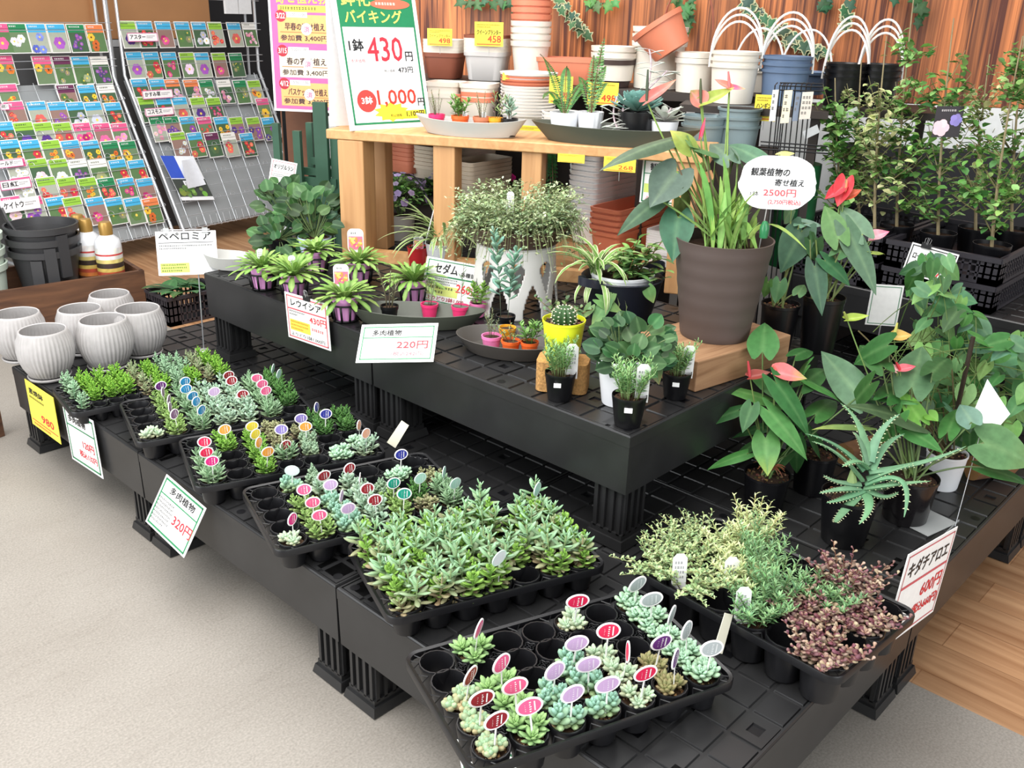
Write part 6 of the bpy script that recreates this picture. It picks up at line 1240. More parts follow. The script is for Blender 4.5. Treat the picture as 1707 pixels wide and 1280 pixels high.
# ---------------------------------------------------------------- crates of shrubs on the rear platform
CRM = pm('crate_plastic', (46, 44, 50), .45, var=.1)
def crate_mesh(L, Wd, H):
    mb = MB(); t = .006
    mb.box((L/2, Wd/2, .006), (L-.02, Wd-.02, .008))
    for ax in (0, 1):
        for s in (0, 1):
            ln = L if ax == 0 else Wd; n = int(ln/.022)
            def bx(a0, a1, z0, z1, th=t):
                c, d = (a0+a1)/2, a1-a0
                if ax == 0: mb.box((c, t/2 if s == 0 else Wd-t/2, (z0+z1)/2), (d, th, z1-z0))
                else: mb.box((t/2 if s == 0 else L-t/2, c, (z0+z1)/2), (th, d, z1-z0))
            bx(0, ln, H-.016, H, t*2.4); bx(0, ln, 0, .02); bx(0, ln, H*.34, H*.40); bx(0, ln, H*.62, H*.68)
            for i in range(n+1): x = i*ln/n; bx(max(0, x-.0035), min(ln, x+.0035), .01, H-.01)
            for e in (0, ln-.06): bx(e, e+.06, 0, H)
    return mb.mesh('crate', CRM, False)
CM = crate_mesh(.52, .36, .088)
for k, (cx, cy, n, l) in enumerate(((2.10, .31, 2, 'nearest the vine'), (2.10, .69, 2, 'second along the rear platform'))):
    for i in range(n):
        tag(mk('plastic_crate', CM, None, (cx, cy, Z2+.002+i*.0895)), 'black slotted crate %s, %s' % (l, 'on top holding shrubs' if i == n-1 else 'lower of two'), 'crate', 'black slotted crates')
HIB = [C3(98, 146, 74), C3(120, 168, 90), C3(82, 128, 66), C3(146, 184, 110)]; VAR = [C3(150, 170, 104), C3(190, 196, 140), C3(120, 150, 84), C3(96, 132, 74)]
def shrub(label, bx, by, topx, topy, cz, dx, cols, nbr, nl, lsize, seed, x=2.3, wide=40, tagp=None):
    base = atp(bx, by, (x, 0, 0), (1, 0, 0)); base.z = cz
    t = thing('potted_shrub', label, 'potted shrub', base, 0, 'shrubs in black crates'); l0 = base; rg = random.Random(seed)
    mk('pot', pot_mesh('pot11', .058, .10, POTB), t); s = MB(); s.lathe([(0, .09), (.052, .088)], 16, (0, 0, 0), 0, C3(60, 46, 36)); s.build('soil', SOIL, t, False)
    topz = atp(topx, topy, (x, 0, 0), (1, 0, 0))-l0; br, lf = MB(), MB(); z0 = Vector((0, 0, .085))
    trunk = bez(z0, z0.lerp(topz, .4)+Vector((0, .02, 0)), topz, 12); br.tube(trunk, [.006-.0042*i/12 for i in range(13)], 6, 0, C3(150, 136, 104))
    for i in range(nbr):
        f = rg.uniform(.12, .92); k = int(f*11); p = trunk[k]; a = rg.uniform(0, 6.28); r = 1.9*wide/FPX*3.2*(1.05-.6*f)*rg.uniform(.6, 1.1); e = p+Vector((r*math.cos(a), r*math.sin(a), rg.uniform(.06, .2)*(1.1-f*.6)))
        P = bez(p, p.lerp(e, .5)+Vector((0, 0, -.015)), e, 6); br.tube(P, [.0026-.0003*j for j in range(7)], 4, 0, C3(132, 126, 88))
        for j in range(int(nl*1.1)):
            g = rg.uniform(.15, 1.0); q = P[min(5, int(g*6))]+Vector((rg.uniform(-.02, .02), rg.uniform(-.02, .02), rg.uniform(-.02, .02))); az = rg.uniform(0, 6.28); c = jit(rg.choice(cols), rg, .1); L = lsize*rg.uniform(.6, 1.2)
            blade(lf, q, az, rg.uniform(-.3, .9), .6, L, L*.62, c, c, 3, .25, 'oval', None if cols is HIB else C3(208, 206, 160), rg.uniform(-.5, .5))
    br.build('branches', LEAF, t); lf.build('leaves', LEAF, t)
    if tagp:
        for px, py, w, h, kind in tagp:
            c = atp(px, py, (x-.08, 0, 0), (1, 0, 0))-l0; D = depth(c+l0); mb = MB(); ax, ay, nz = Vector(MR[0]), UP, -Vector(MR[2]); W_, H_ = w*D/FPX, h*D/FPX
            if kind == 'bloom':
                mb.obox(c, ax, ay, nz, (W_, H_, .001), 0, C3(40, 34, 40)); 
                for m, (fx, fy, fr_, fc) in enumerate(((-.22, -.2, .30, C3(244, 206, 214)), (.27, .05, .22, C3(140, 128, 200)))):
                    for q in range(5):
                        a = q*1.2566; mb.disc(c+ax*(fx*W_+fr_*W_*.5*math.cos(a))+ay*(fy*H_+fr_*W_*.5*math.sin(a))+nz*(.0014+.00005*q+.001*m), ax, ay, fr_*W_*.55, None, 10, 0, jit(fc, rg, .05))
                scribble(mb, c, ax, ay, -.3*W_, .3*H_, .7*W_, .12*H_, 1, rg, 0, C3(220, 214, 214), .0014)
            else: mb.obox(c, (ax+ay*.5).normalized(), (ay-ax*.5).normalized(), nz, (W_, H_, .001), 0, C3(214, 216, 218))
            mb.build('plant_label', PAINT, t, False)
CZ = Z2+.1015
shrub('tall green shrub with a flower picture label in the near crate', 1564, 392, 1590, 30, CZ, 0, HIB, 22, 16, .034, 1, 2.24, 44, ((1580, 203, 46, 50, 'bloom'),))
shrub('green shrub leaning outward at the end of the near crate', 1655, 404, 1705, 60, CZ, 0, HIB, 20, 16, .034, 2, 2.20, 44)
shrub('slender green shrub behind the end one in the near crate', 1628, 378, 1650, 90, CZ, 0, VAR, 18, 14, .03, 3, 2.42, 40, ((1652, 212, 34, 34, 'plain'),))
shrub('variegated shrub in the second crate with pale twigs', 1462, 360, 1478, 60, CZ, 0, VAR, 22, 16, .032, 4, 2.17, 44)
shrub('green shrub reaching the ivy in the second crate', 1500, 350, 1525, -20, CZ, 0, HIB, 24, 16, .034, 5, 2.26, 48)
shrub('dense green shrub beside the wire trellises', 1412, 352, 1392, 130, CZ, 0, HIB, 22, 18, .036, 6, 2.17, 34, ((1352, 220, 26, 14, 'plain'),))
shrub('pale leaved shrub behind the red anthurium bloom', 1436, 350, 1436, 100, CZ, 0, VAR, 18, 16, .03, 7, 2.27, 36, ((1418, 190, 26, 14, 'plain'),))
shrub('green shrub at the frame edge in the rear of the near crate', 1690, 372, 1712, 20, CZ, 0, HIB, 20, 16, .034, 8, 2.5, 44)
th, pr, O, ax, ay, w, h = card('price_card', 'white card hung on the near crate, half covered by vine', 'price card', ((1516, 405), (1599, 422), (1580, 478), (1508, 452)), (2.07, 0, 0), (-.95, -.3, .1), group='price cards')
frame_line(pr, O, ax, ay, .03*w, .05*h, .97*w, .95*h, .003, 0, BLK); clip_on(th, O, ax, ay, w, h, .3); write(pr, 'ローズオブシャロン', O, ax, ay, .1*w, .52*h, .22*h, .8*w, 0, BLK); write(pr, '7', O, ax, ay, .68*w, .12*h, .26*h, .1*w, 0, RED); done(th, pr)
P0 = at(1470, 560, Z1+.2); th, pr, O, ax, ay, w, h = card('price_card', 'white card standing in the vine leaves beside the anthuriums', 'price card', ((1450, 474), (1502, 476), (1500, 545), (1446, 540)), (1.92, .55, .5), (-.8, -.6, 0), group='price cards')
frame_line(pr, O, ax, ay, .06*w, .04*h, .94*w, .96*h, .002, 0, GRN); done(th, pr)
mb = MB(); mb.tube([O+ax*w*.5-ay*.0, O+ax*w*.5-ay*(th.location.z-Z1-.004)], .002, 5); mb.build('stake', CHROME, th)

# ---------------------------------------------------------------- stool, sedum bowl, spider plant and pots under the table
STW = pm('stool_white', (228, 226, 222), .4, var=.03); p = vp(857, 530, Z2, .10)
D = depth(p); rt = .5*128*D/FPX; H = .205
t = thing('stool', 'white plastic stool with arched cut-outs under the sedum bowl', 'stool', p+UP*.001); mb = MB(); n = 192; m = 44; vs = []; keep = []
def rr_(z): return rt*(1.0+.14*(1-z/H))
for j in range(m+1):
    z = H*j/m
    for i in range(n): a = 2*PI*i/n; r = rr_(z); vs.append((r*math.cos(a), r*math.sin(a), z))
for j in range(m):
    for i in range(n):
        zc = (j+.5)/m; s = ((i+.5)/n*8) % 1; hole = False
        s2 = abs(s-.5)
        if zc < .50: hole = s2 < .30*(1-(zc/.50)**1.8)**.8
        q = abs(((i+.5)/n*8+.5) % 1-.5)
        if .36 < zc < .82: hole = hole or q < .23*min(1, ((zc-.36)/.3))**.8*(1 if zc < .74 else ((.82-zc)/.08)**.5)
        if not hole: keep.append((j*n+i, j*n+(i+1) % n, (j+1)*n+(i+1) % n, (j+1)*n+i))
mb.add(vs, keep); o = mb.build('stool_body', STW, t); sd = o.modifiers.new('wall', 'SOLIDIFY'); sd.thickness = .004
mb = MB(); mb.lathe([(rt, H-.002), (rt*1.02, H), (rt*.98, H+.004), (0, H+.004)], 40); mb.build('seat', STW, t)
BOWL = pm('brown_bowl', (88, 66, 56), .5); bp_ = p+UP*(H+.006); t = big_pot('sedum_bowl', 'wide brown bowl overflowing with fine sedum on the white stool', 'potted sedum', bp_, .160, .055, BOWL, .8, None, None, True)
SED = [C3(140, 164, 116), C3(164, 182, 138), C3(120, 146, 102), C3(148, 164, 122), C3(180, 194, 156)]; rg = random.Random(90); mb = MB()
for i in range(760):
    a = rg.uniform(0, 6.28); r = .165*math.sqrt(rg.random()); b0 = Vector((r*math.cos(a), r*math.sin(a), .048)); out = Vector((math.cos(a), math.sin(a), 0))
    if r < .07 and rg.random() < .6 and math.sin(a-.9) < 0: continue
    hgt = rg.uniform(.03, .10)*(1.1 if out.x > 0 or out.y < 0 else .9); fall = rg.uniform(-.09, .0) if r > .14 else hgt
    e = b0+out*rg.uniform(.02, .085)+UP*(fall if r > .14 else hgt); P = bez(b0, b0+UP*hgt*1.1+out*.015, e, 5); mb.tube(P, .0007, 3, 0, C3(132, 140, 96))
    for k in range(9):
        q = P[min(5, 1+k//2)]+Vector((rg.uniform(-.008, .008), rg.uniform(-.008, .008), rg.uniform(-.006, .008))); c = jit(rg.choice(SED), rg, .1); az = rg.uniform(0, 6.28); L = rg.uniform(.009, .015)
        blade(mb, q, az, rg.uniform(-.2, .8), .3, L, L*.62, c, c, 2, .2, 'oval')
o = mb.build('sedum', SUCC, t); mk('plant_tag', TAG, t, (-.03, .0, .09), (0, 0, -.8), 1.0)
p = vp(735, 452, Z2, .05); t = big_pot('hanging_pot', 'spider plant with white wire hanger behind the sedum card', 'potted plant', p+UP*.001, .055, .09, WHITE, .8); lf = MB(); rg = random.Random(91)
for i in range(70):
    az = rg.uniform(0, 6.28); blade(lf, (rg.uniform(-.02, .02), rg.uniform(-.02, .02), .08), az, rg.uniform(.6, 1.45), rg.uniform(.8, 2.0), rg.uniform(.12, .24), .012, C3(110, 148, 78), C3(132, 164, 96), 9, .3, 'strap', C3(222, 226, 180))
lf.build('leaves', LEAF, t); mb = MB(); tz = .325
for k in range(3): a = k*2.094+.4; mb.tube([(.055*math.cos(a), .055*math.sin(a), .085), (.006*math.cos(a), .006*math.sin(a), .27), (0, 0, tz-.03)], .0022, 5)
mb.tube([(0, 0, .27), (0, 0, tz)], [.004, .005], 6); mb.build('hanger', WHITE, t)
REDP = pm('red_pot', (190, 40, 44), .4); t = big_pot('red_pot', 'small red pot with picture label behind the lewisias', 'flower pot', vp(697, 448, Z2, .035)+UP*.001, .038, .07, REDP, .8); mk('picture_label', PT, t, (-.01, -.015, .04), (0, 0, -.7), .7)
LAVP = pm('grey_nursery_pot', (190, 186, 180), .5)
def bushy(label, px, py, r, h, mat, R, H, n, cols, flower, fn, seed, cat='potted plant', back=.06):
    p = vp(px, py, Z2, back); t = big_pot('potted_flower', label, cat, p+UP*.001, r, h, mat, .78); rg = random.Random(seed); lf, fl = MB(), MB()
    for i in range(n):
        a = rg.uniform(0, 6.28); ph = math.acos(rg.uniform(-.25, 1)); k = rg.uniform(.5, 1.0); c = Vector((R*k*math.sin(ph)*math.cos(a), R*k*math.sin(ph)*math.sin(a), h*.95+H*.35+H*.6*k*math.cos(ph))); L = rg.uniform(.018, .032); cc = jit(rg.choice(cols), rg, .1)
        blade(lf, c, a+rg.uniform(-.8, .8), rg.uniform(-.4, .9), .5, L, L*.6, cc, cc, 3, .2, 'oval')
    for i in range(fn):
        a = rg.uniform(0, 6.28); ph = math.acos(rg.uniform(.0, 1)); c = Vector((R*1.05*math.sin(ph)*math.cos(a), R*1.05*math.sin(ph)*math.sin(a), h*.95+H*.35+H*.68*math.cos(ph))); nrm = Vector((math.sin(ph)*math.cos(a), math.sin(ph)*math.sin(a), math.cos(ph)+.3)).normalized(); s = nrm.orthogonal().normalized(); s2 = nrm.cross(s); fs = flower[1]*rg.uniform(.7, 1.2); fc = jit(flower[0], rg, .1)
        for k in range(5): q = k*1.2566; fl.disc(c+(s*math.cos(q)+s2*math.sin(q))*fs*.5+nrm*.002, s, s2, fs*.5, None, 6, 0, fc)
    stm = MB(); 
    for k in range(7): a = k*.9; stm.tube([(0, 0, h*.85), (R*.5*math.cos(a), R*.5*math.sin(a), h+H*.5)], .002, 4, 0, C3(96, 116, 70))
    stm.build('stems', LEAF, t); lf.build('leaves', LEAF, t); fl.build('flowers', LEAF, t)
bushy('purple flowered bush in grey pot beside the table post', 668, 408, .062, .10, LAVP, .10, .16, 420, HIB, (C3(184, 166, 212), .014), 60, 61, 'potted plant', .10)
bushy('purple flowered bush in grey pot behind the second table post', 742, 398, .06, .10, LAVP, .10, .16, 380, HIB, (C3(184, 166, 212), .014), 60, 62, 'potted plant', .12)
bushy('magenta flowered plant behind the sedum bowl', 828, 395, .055, .10, LAVP, .07, .15, 120, HIB, (C3(222, 44, 140), .036), 14, 63, 'potted plant', .16)
c = tp(912, 262, .34); t = thing('hanging_fern', 'dark green artificial fern hanging beneath the table', 'artificial fern', Vector((c.x, c.y, ZT-.037))); mb = MB(); rg = random.Random(64)
for i in range(16):
    a = rg.uniform(0, 6.28); e = Vector((.05*math.cos(a), .05*math.sin(a), -rg.uniform(.12, .24))); frond(mb, ((0, 0, 0), Vector((.04*math.cos(a), .04*math.sin(a), -.02)), e), .022, C3(40, 96, 46), rg, 18, .005)
mb.build('fronds', LEAF, t)
# peperomias at the far end
for px, py, r, h, mat, l, blk in ((527, 440, .06, .085, pm('pale_blue_pot', (190, 208, 226), .4), 'round leaved peperomia in pale blue pot against the table post', (520, 352, 56, 38)), (478, 400, .05, .075, WHITE, 'peperomia in white pot behind the pale blue one', (474, 336, 40, 32)), (468, 430, .05, .06, POTB, 'dark peperomia low behind the lewisias', (468, 392, 40, 30))):
    p = vp(px, py, Z2, .06); t = big_pot('potted_peperomia', l, 'potted plant', p+UP*.001, r, h, mat, .8); lf, stk = MB(), MB(); rg = random.Random(px); D = depth(p+UP*.12)
    round_leaves(lf, stk, t.location, Vector((0, 0, h*.9)), blk, 52, D, .07, (16, 28), [C3(44, 80, 42), C3(56, 94, 50), C3(68, 106, 60), C3(36, 64, 36)], rg); lf.build('leaves', LEAF, t); stk.build('stalks', LEAF, t)
P0 = vp(466, 372, Z2, -.10); th, pr, O, ax, ay, w, h = card('price_card', 'white spider plant card standing before the green planter', 'price card', ((447, 263), (492, 272), (490, 335), (450, 327)), P0, (-.6, -.8, .1), group='price cards')
frame_line(pr, O, ax, ay, .06*w, .04*h, .94*w, .96*h, .002, 0, C3(210, 120, 130)); write(pr, 'オリヅルラン', O, ax, ay, .12*w, .76*h, .13*h, .76*w, 0, BLK); rect(pr, O, ax, ay, .06*w, .68*h, .94*w, .69*h, 0, C3(210, 120, 130)); scribble(pr, O, ax, ay, .1*w, .5*h, .5*w, .14*h, 3, rs, 0, BLK); done(th, pr)
q = th.location+ax*w*.5; zb_ = Z2 if (XU < q.x < XU+W and q.y < YU+2*W) else Z1 if (q.x < 2*W and q.y < 3*W) else 0
mb = MB(); mb.tube([O+ax*w*.5, O+ax*w*.5-UP*(q.z-zb_-.003)], .0022, 5); mb.build('stake', CHROME, th)
b = at(340, 584, Z1); th = thing('stake_sign', 'peperomia card clipped to a metal stand on the low deck', 'sign', b+UP*.001); v = (Vector(CAM)-b); v.z *= .3; v.normalize(); P0 = b+v*.03
O, ax, ay, w, h = card_axes((258, 387), (363, 384), (361, 457), (265, 460), P0, v); O = O-b; nn = ax.cross(ay); mb = MB(); mb.obox(O+ax*w/2+ay*h/2-nn*.001, ax, ay, nn, (w, h, .0018), 0, C3(248, 248, 248)); mb.build('card', PAINT, th, False); pr = MB()
write(pr, 'ペペロミア', O, ax, ay, .05*w, .8*h, .17*h, .86*w, 0, BLK, bold=.0008); rect(pr, O, ax, ay, .04*w, .735*h, .95*w, .75*h, 0, C3(90, 90, 92)); scribble(pr, O, ax, ay, .05*w, .58*h, .88*w, .12*h, 2, rs, 0, BLK); rect(pr, O, ax, ay, .04*w, .06*h, .52*w, .28*h, 0, C3(216, 236, 120)); scribble(pr, O, ax, ay, .06*w, .07*h, .42*w, .2*h, 3, rs, 0, C3(80, 96, 50), .0012); done(th, pr)
mb = MB(); q = O+ax*w*.66-nn*.004; mb.tube([(0, 0, .003), q*.5+Vector((0, 0, 0)), q+ay*.02], .0022, 6); mb.lathe([(0, .002), (.018, .002), (.02, 0)], 16); mb.tube([O+ax*w*.1+ay*(h+.004)-nn*.004, O+ax*w*.9+ay*(h+.004)-nn*.004], .0014, 5); mb.tube([q+ay*.02, q+ay*h], .0018, 5)
mb.build('stand', CHROME, th)
for k in (.18, .82):
    mb = MB(); mb.obox(O+ax*w*k+ay*h*1.0, ax, ay, nn, (.018, .022, .012)); mb.build('clip', ACR, th, False)
# ---------------------------------------------------------------- seed racks
RU = Vector((math.cos(math.radians(8)), math.sin(math.radians(8)), 0)); RN = Vector((RU.y, -RU.x, 0)); RK = Vector((1.715, 5.27, 1.01))
SL = (RN*.42-UP*.89); SLL = SL.length; SLD = SL.normalized(); SN = RU.cross(-SLD).normalized()
if SN.dot(RN) < 0: SN = -SN
def rack_pt(px, py, lift=.0):
    q = atp(px, py, RK+SN*lift, SN)
    if q.z < RK.z: return q, False
    return atp(px, py, RK+RN*lift, RN), True
BACKM = pm('rack_back_grey', (150, 154, 156), .5, var=.04); 
def rack(label, u0, u1):
    t = thing('seed_rack', label, 'display rack', RK+RU*u0-UP*RK.z); wdt = u1-u0; zk = RK.z
    def P(u, s, lift=0.0):      # s > 0 down the slope, s < 0 up the upright part
        return RU*u+UP*zk+(SLD*s+SN*lift if s >= 0 else UP*(-s)+RN*lift)
    for u in (0, wdt):
        mb = MB(); mb.tube([P(u, -1.0), P(u, 0), P(u, SLL)], .010, 8); mb.tube([P(u, SLL), RU*u+SLD*SLL*0+UP*.05+RN*.40], .008, 6); mb.tube([RU*u-RN*.10+UP*.06, RU*u-RN*.10+UP*1.6], .009, 6); mb.tube([RU*u-RN*.10+UP*.08, RU*u+RN*.40+UP*.08], .009, 6); mb.build('upright', CHROME, t)
        for v in (-.08, .38):
            c = MB(); c.lathe([(0, -.008), (.024, -.008), (.026, 0), (.024, .008), (0, .008)], 14); o = c.build('caster', POTB, t); o.rotation_euler = (PI/2, 0, 0); o.location = RU*u+RN*v+UP*.027
    mb = MB(); mb.quad(P(0, .02, -.03), P(wdt, .02, -.03), P(wdt, SLL-.02, -.03), P(0, SLL-.02, -.03)); mb.build('back_panel', BACKM, t, False)
    mb = MB()
    for s in np.arange(.07, SLL, .083): mb.tube([P(0, s, .022), P(wdt, s, .022)], .0019, 4)
    for u in np.arange(.06, wdt, .115): mb.tube([P(u, .02, .0), P(u, SLL, .0)], .0015, 4)
    for s in np.arange(.15, SLL, .166):
        for u in np.arange(.06, wdt-.03, .115): mb.tube([P(u+.03+.018*math.cos(a), s-.02*math.sin(a), .024) for a in (PI*k/6 for k in range(7))], .0016, 4)
    for u in np.arange(.03, wdt, .05): mb.tube([P(u, SLL, .0), P(u, SLL, .05), P(u, SLL-.06, .06)], .0015, 4)
    mb.tube([P(0, SLL, .05), P(wdt, SLL, .05)], .002, 4); mb.build('lower_grid', CHROME, t, False)
    mb = MB()
    for s in (-.06, -.10, -.26, -.30, -.44, -.48, -.56):
        mb.tube([P(0, s, .0), P(0, s, .05), P(wdt, s, .05), P(wdt, s, .0)], .0018, 4)
    for u in np.arange(.05, wdt, .07):
        mb.tube([P(u, -.60, .0), P(u, -.56, .05), P(u, -.45, .045)], .0016, 4)
    mb.build('upper_grid', CHROME, t, False); return t
rack('wire seed rack nearer the stacked buckets, nearly full of packets', -.985, -.075); rack('wire seed rack beside the pink poster, bare grid at its foot', 0, 1.03)
HB, HG, HD, HP, HO, HW, HM = C3(70, 176, 222), C3(150, 200, 66), C3(36, 134, 84), C3(228, 92, 142), C3(232, 130, 76), C3(240, 238, 232), C3(104, 44, 82)
FC = [[C3(150, 84, 176), C3(96, 60, 150)], [C3(214, 60, 70), C3(236, 110, 96)], [C3(240, 190, 60), C3(232, 120, 50)], [C3(236, 150, 186), C3(250, 214, 226)], [C3(240, 240, 240), C3(210, 214, 220)], [C3(76, 90, 180), C3(120, 140, 214)], [C3(190, 40, 110), C3(228, 90, 150)], [C3(84, 120, 70), C3(150, 150, 120)]]
HNAME = {id(HB): 'blue', id(HG): 'lime green', id(HD): 'dark green', id(HP): 'pink', id(HO): 'orange', id(HW): 'white', id(HM): 'maroon'}
FNAME = ['purple', 'red', 'yellow', 'pale pink', 'white', 'blue', 'magenta', 'green']
_pk = {}
def packet_mesh(hc, fi, wide, v):
    key = (id(hc), fi, wide, v)
    if key in _pk: return _pk[key]
    rg = random.Random(fi*31+v*7+len(_pk)); w, h = wide, .158; mb = MB(); mb.box((0, 0, h/2), (w, .004, h), 0, 0, C3(240, 238, 234))
    O, ax, ay = (-w/2, -.002, 0), (1, 0, 0), (0, 0, 1); bgc = rg.choice([C3(92, 124, 78), C3(110, 134, 98), C3(150, 120, 110), C3(70, 100, 70), C3(170, 176, 160)])
    rect(mb, O, ax, ay, w*.04, h*.03, w*.96, h*.97, 0, bgc); rect(mb, O, ax, ay, w*.04, h*.70, w*.96, h*.97, 0, hc, .0009); rect(mb, O, ax, ay, w*.04, h*.80, w*.96, h*.815, 0, mixc(hc, (0, 0, 0), .5), .0012)
    scribble(mb, O, ax, ay, w*.14, h*.84, w*.7, h*.10, 1, rg, 0, C3(246, 246, 246) if hc not in (HG, HW) else C3(60, 80, 50), .0013)
    k = rg.choice([1, 3, 7, 12])
    for i in range(k):
        r = w*(.30 if k == 1 else .2 if k == 3 else .13 if k == 7 else .09); c = jit(rg.choice(FC[fi]), rg, .1); x = w*(.5 if k == 1 else rg.uniform(.18, .82)); y = h*(.34 if k == 1 else rg.uniform(.12, .6))
        for p in range(6): a = p*1.047; mb.disc((O[0]+x+r*.55*math.cos(a), -.0031-.00006*i-.00001*p, y+r*.55*math.sin(a)), ax, ay, r*.5, None, 8, 0, jit(c, rg, .06))
        mb.disc((O[0]+x, -.00325-.00006*i, y), ax, ay, r*.25, None, 8, 0, C3(236, 210, 90) if fi != 2 else C3(90, 50, 30))
    _pk[key] = mb.mesh('seed_packet', PAINT, False); return _pk[key]
def packet(px, py, hc, fi, lab, group, wide=.112):
    q, upper = rack_pt(px, py, .012); d = (RN*-.22+UP) if upper else (-SLD*.72+UP*.28); d.normalize(); n = RU.cross(d); n.normalize()
    if n.dot(RN) < 0: n = -n
    o = mk('seed_packet', packet_mesh(hc, fi, wide, rgp.randrange(3)), None)
    o.matrix_world = Matrix.Translation(q-d*.079+n*.0) @ Matrix((RU, -n, d)).transposed().to_4x4()
    return tag(o, lab, 'seed packet', group)
rgp = random.Random(101)
R1 = [((140, 270), [(5, HP, 6), (100, HD, 4), (205, HB, 5), (310, HB, 0), (415, HD, 0), (515, HO, 2)]), ((310, 440), [(30, HP, 2), (235, HP, 2), (340, HM, 7), (440, HB, 7), (540, HW, 0)]), ((470, 580), [(55, HP, 2), (365, HM, 7), (475, HB, 2), (580, HW, 2)]),
      ((555, 680), [(90, HP, 1), (210, HB, 1), (320, HB, 0), (415, HB, 4), (510, HB, 4), (615, HB, 1)]), ((665, 790), [(35, HB, 1), (140, HG, 0), (245, HG, 0), (345, HG, 1), (450, HP, 6), (555, HP, 6), (650, HP, 3)]), ((765, 880), [(65, HB, 2), (175, HB, 1), (285, HG, 2), (390, HB, 2), (495, HB, 2), (600, HD, 2), (695, HD, 2)]),
      ((860, 985), [(100, HP, 4), (215, HG, 3), (325, HG, 4), (430, HW, 0), (535, HW, 7), (640, HB, 1), (740, HB, 1)]), ((960, 1080), [(130, HP, 4), (260, HG, 1), (370, HG, 1), (480, HG, 2), (580, HD, 1), (685, HB, 6), (785, HB, 6)]), ((1060, 1190), [(75, HP, 3), (190, HP, 0), (310, HB, 1), (400, HG, 1), (520, HB, 6), (620, HB, 7), (720, HB, 7), (815, HO, 2)])]
R2 = [((125, 245), [(690, HG, 0), (780, HB, 1), (880, HB, 6), (980, HB, 7), (1070, HB, 4), (1155, HG, 1), (1255, HB, 1), (1335, HW, 3)]), ((285, 410), [(725, HB, 0), (815, HB, 1), (910, HB, 6), (1005, HG, 3), (1085, HB, 0), (1175, HG, 6), (1265, HD, 7)]), ((430, 550), [(755, HB, 1), (850, HB, 6), (930, HO, 3), (1030, HO, 3), (1110, HD, 4), (1205, HW, 3), (1290, HD, 7), (1365, HG, 2)]),
      ((530, 640), [(790, HG, 3), (885, HB, 1), (970, HB, 1), (1065, HG, 0), (1150, HG, 6), (1410, HP, 2)]), ((625, 750), [(850, HD, 3), (925, HD, 0), (1010, HB, 0), (1100, HP, 1), (1190, HB, 2), (1270, HG, 0), (1360, HG, 0), (1440, HB, 0)]), ((710, 835), [(960, HG, 4), (1050, HB, 1), (1140, HM, 7), (1230, HW, 1), (1325, HB, 1)])]
RO = ['top', 'second', 'third', 'fourth', 'fifth', 'sixth', 'seventh', 'eighth', 'lowest']
for R, rn, gr in ((R1, 'fuller rack', 'seed packets on the fuller rack'), (R2, 'rack by the poster', 'seed packets on the rack by the poster')):
    for ri, ((y0, y1), row) in enumerate(R):
        for ci, (x, hc, fi) in enumerate(row):
            packet(x/3.2, (y0+y1)/6.4, hc, fi, '%s-headed packet, %s flowers, %s in %s row of the %s' % (HNAME[id(hc)], FNAME[fi], ORD[ci], RO[ri], rn), gr)
def rcard(px, py, w, h, txt, label, rounded=False):
    q, up = rack_pt(px, py, .045); D = depth(q); W_, H_ = w*D/FPX, h*D/FPX; th = thing('name_card', label, 'name card', q, 0, 'flower name cards on the seed racks'); ax = RU; ay = (UP*.8-SLD*.3).normalized(); nn = ax.cross(ay)
    mb = MB(); mb.obox((0, 0, 0), ax, ay, nn, (W_, H_, .0014), 0, C3(250, 248, 248)); mb.build('card', PAINT, th, False); pr = MB(); O = -ax*W_/2-ay*H_/2+nn*.0008
    if not rounded: frame_line(pr, O, ax, ay, 0, 0, W_, H_, H_*.08, 0, C3(214, 110, 160))
    write(pr, txt, O, ax, ay, .08*W_, .28*H_, .5*H_, .5*W_, 0, BLK); scribble(pr, O, ax, ay, .62*W_, .34*H_, .3*W_, .36*H_, 2, rs, 0, C3(120, 120, 124)); done(th, pr)
rcard(238, 62, 57, 14, 'アスター', 'white card reading aster clipped on the rack by the poster'); rcard(263, 157, 58, 14, 'かすみ草', 'white card reading baby breath in Japanese, above the cosmos card'); rcard(266, 186, 54, 13, 'コスモス', 'white card reading cosmos in Japanese on the rack by the poster'); rcard(18, 272, 42, 13, 'ールド', 'white card at the fuller rack edge, marigold name cut off'); rcard(26, 307, 52, 16, '日紅', 'white card reading part of a flower name in kanji on the fuller rack'); rcard(34, 341, 66, 20, 'ケイトウ', 'rounded white card reading celosia in Japanese, lowest on the fuller rack', True)
rcard(8, 178, 14, 10, '花', 'tiny white card at the fuller rack edge, mid height')
q, _ = rack_pt(313, 297, .03); D = depth(q); t = thing('catalogue', 'open catalogue with curled white page on the bare rack grid', 'catalogue', q); ax = (RU*.98+SLD*.12).normalized(); ay = (-SLD*.98+RU*-.12).normalized(); nn = ax.cross(ay).normalized(); w, h = 62*D/FPX, 78*D/FPX
mb = MB(); mb.obox((0, 0, 0), ax, ay, nn, (w, h, .003), 0, C3(236, 238, 242)); O = -ax*w/2-ay*h/2+nn*.0016
rect(mb, O, ax, ay, 0, .5*h, .4*w, h, 0, C3(52, 84, 190)); rect(mb, O, ax, ay, .0, .08*h, w, .48*h, 0, C3(60, 66, 60)); rect(mb, O, ax, ay, .3*w, .28*h, .6*w, .44*h, 0, C3(240, 240, 240), .0012); scribble(mb, O, ax, ay, .34*w, .31*h, .22*w, .1*h, 2, rs, 0, C3(120, 120, 124), .0016)
for i in range(14): mb.disc(O+ax*w*rs.uniform(.1, .9)+ay*h*rs.uniform(.1, .3)+nn*(.0011+.00003*i), ax, ay, w*rs.uniform(.04, .1), None, 8, 0, jit(C3(110, 150, 70), rs, .2))
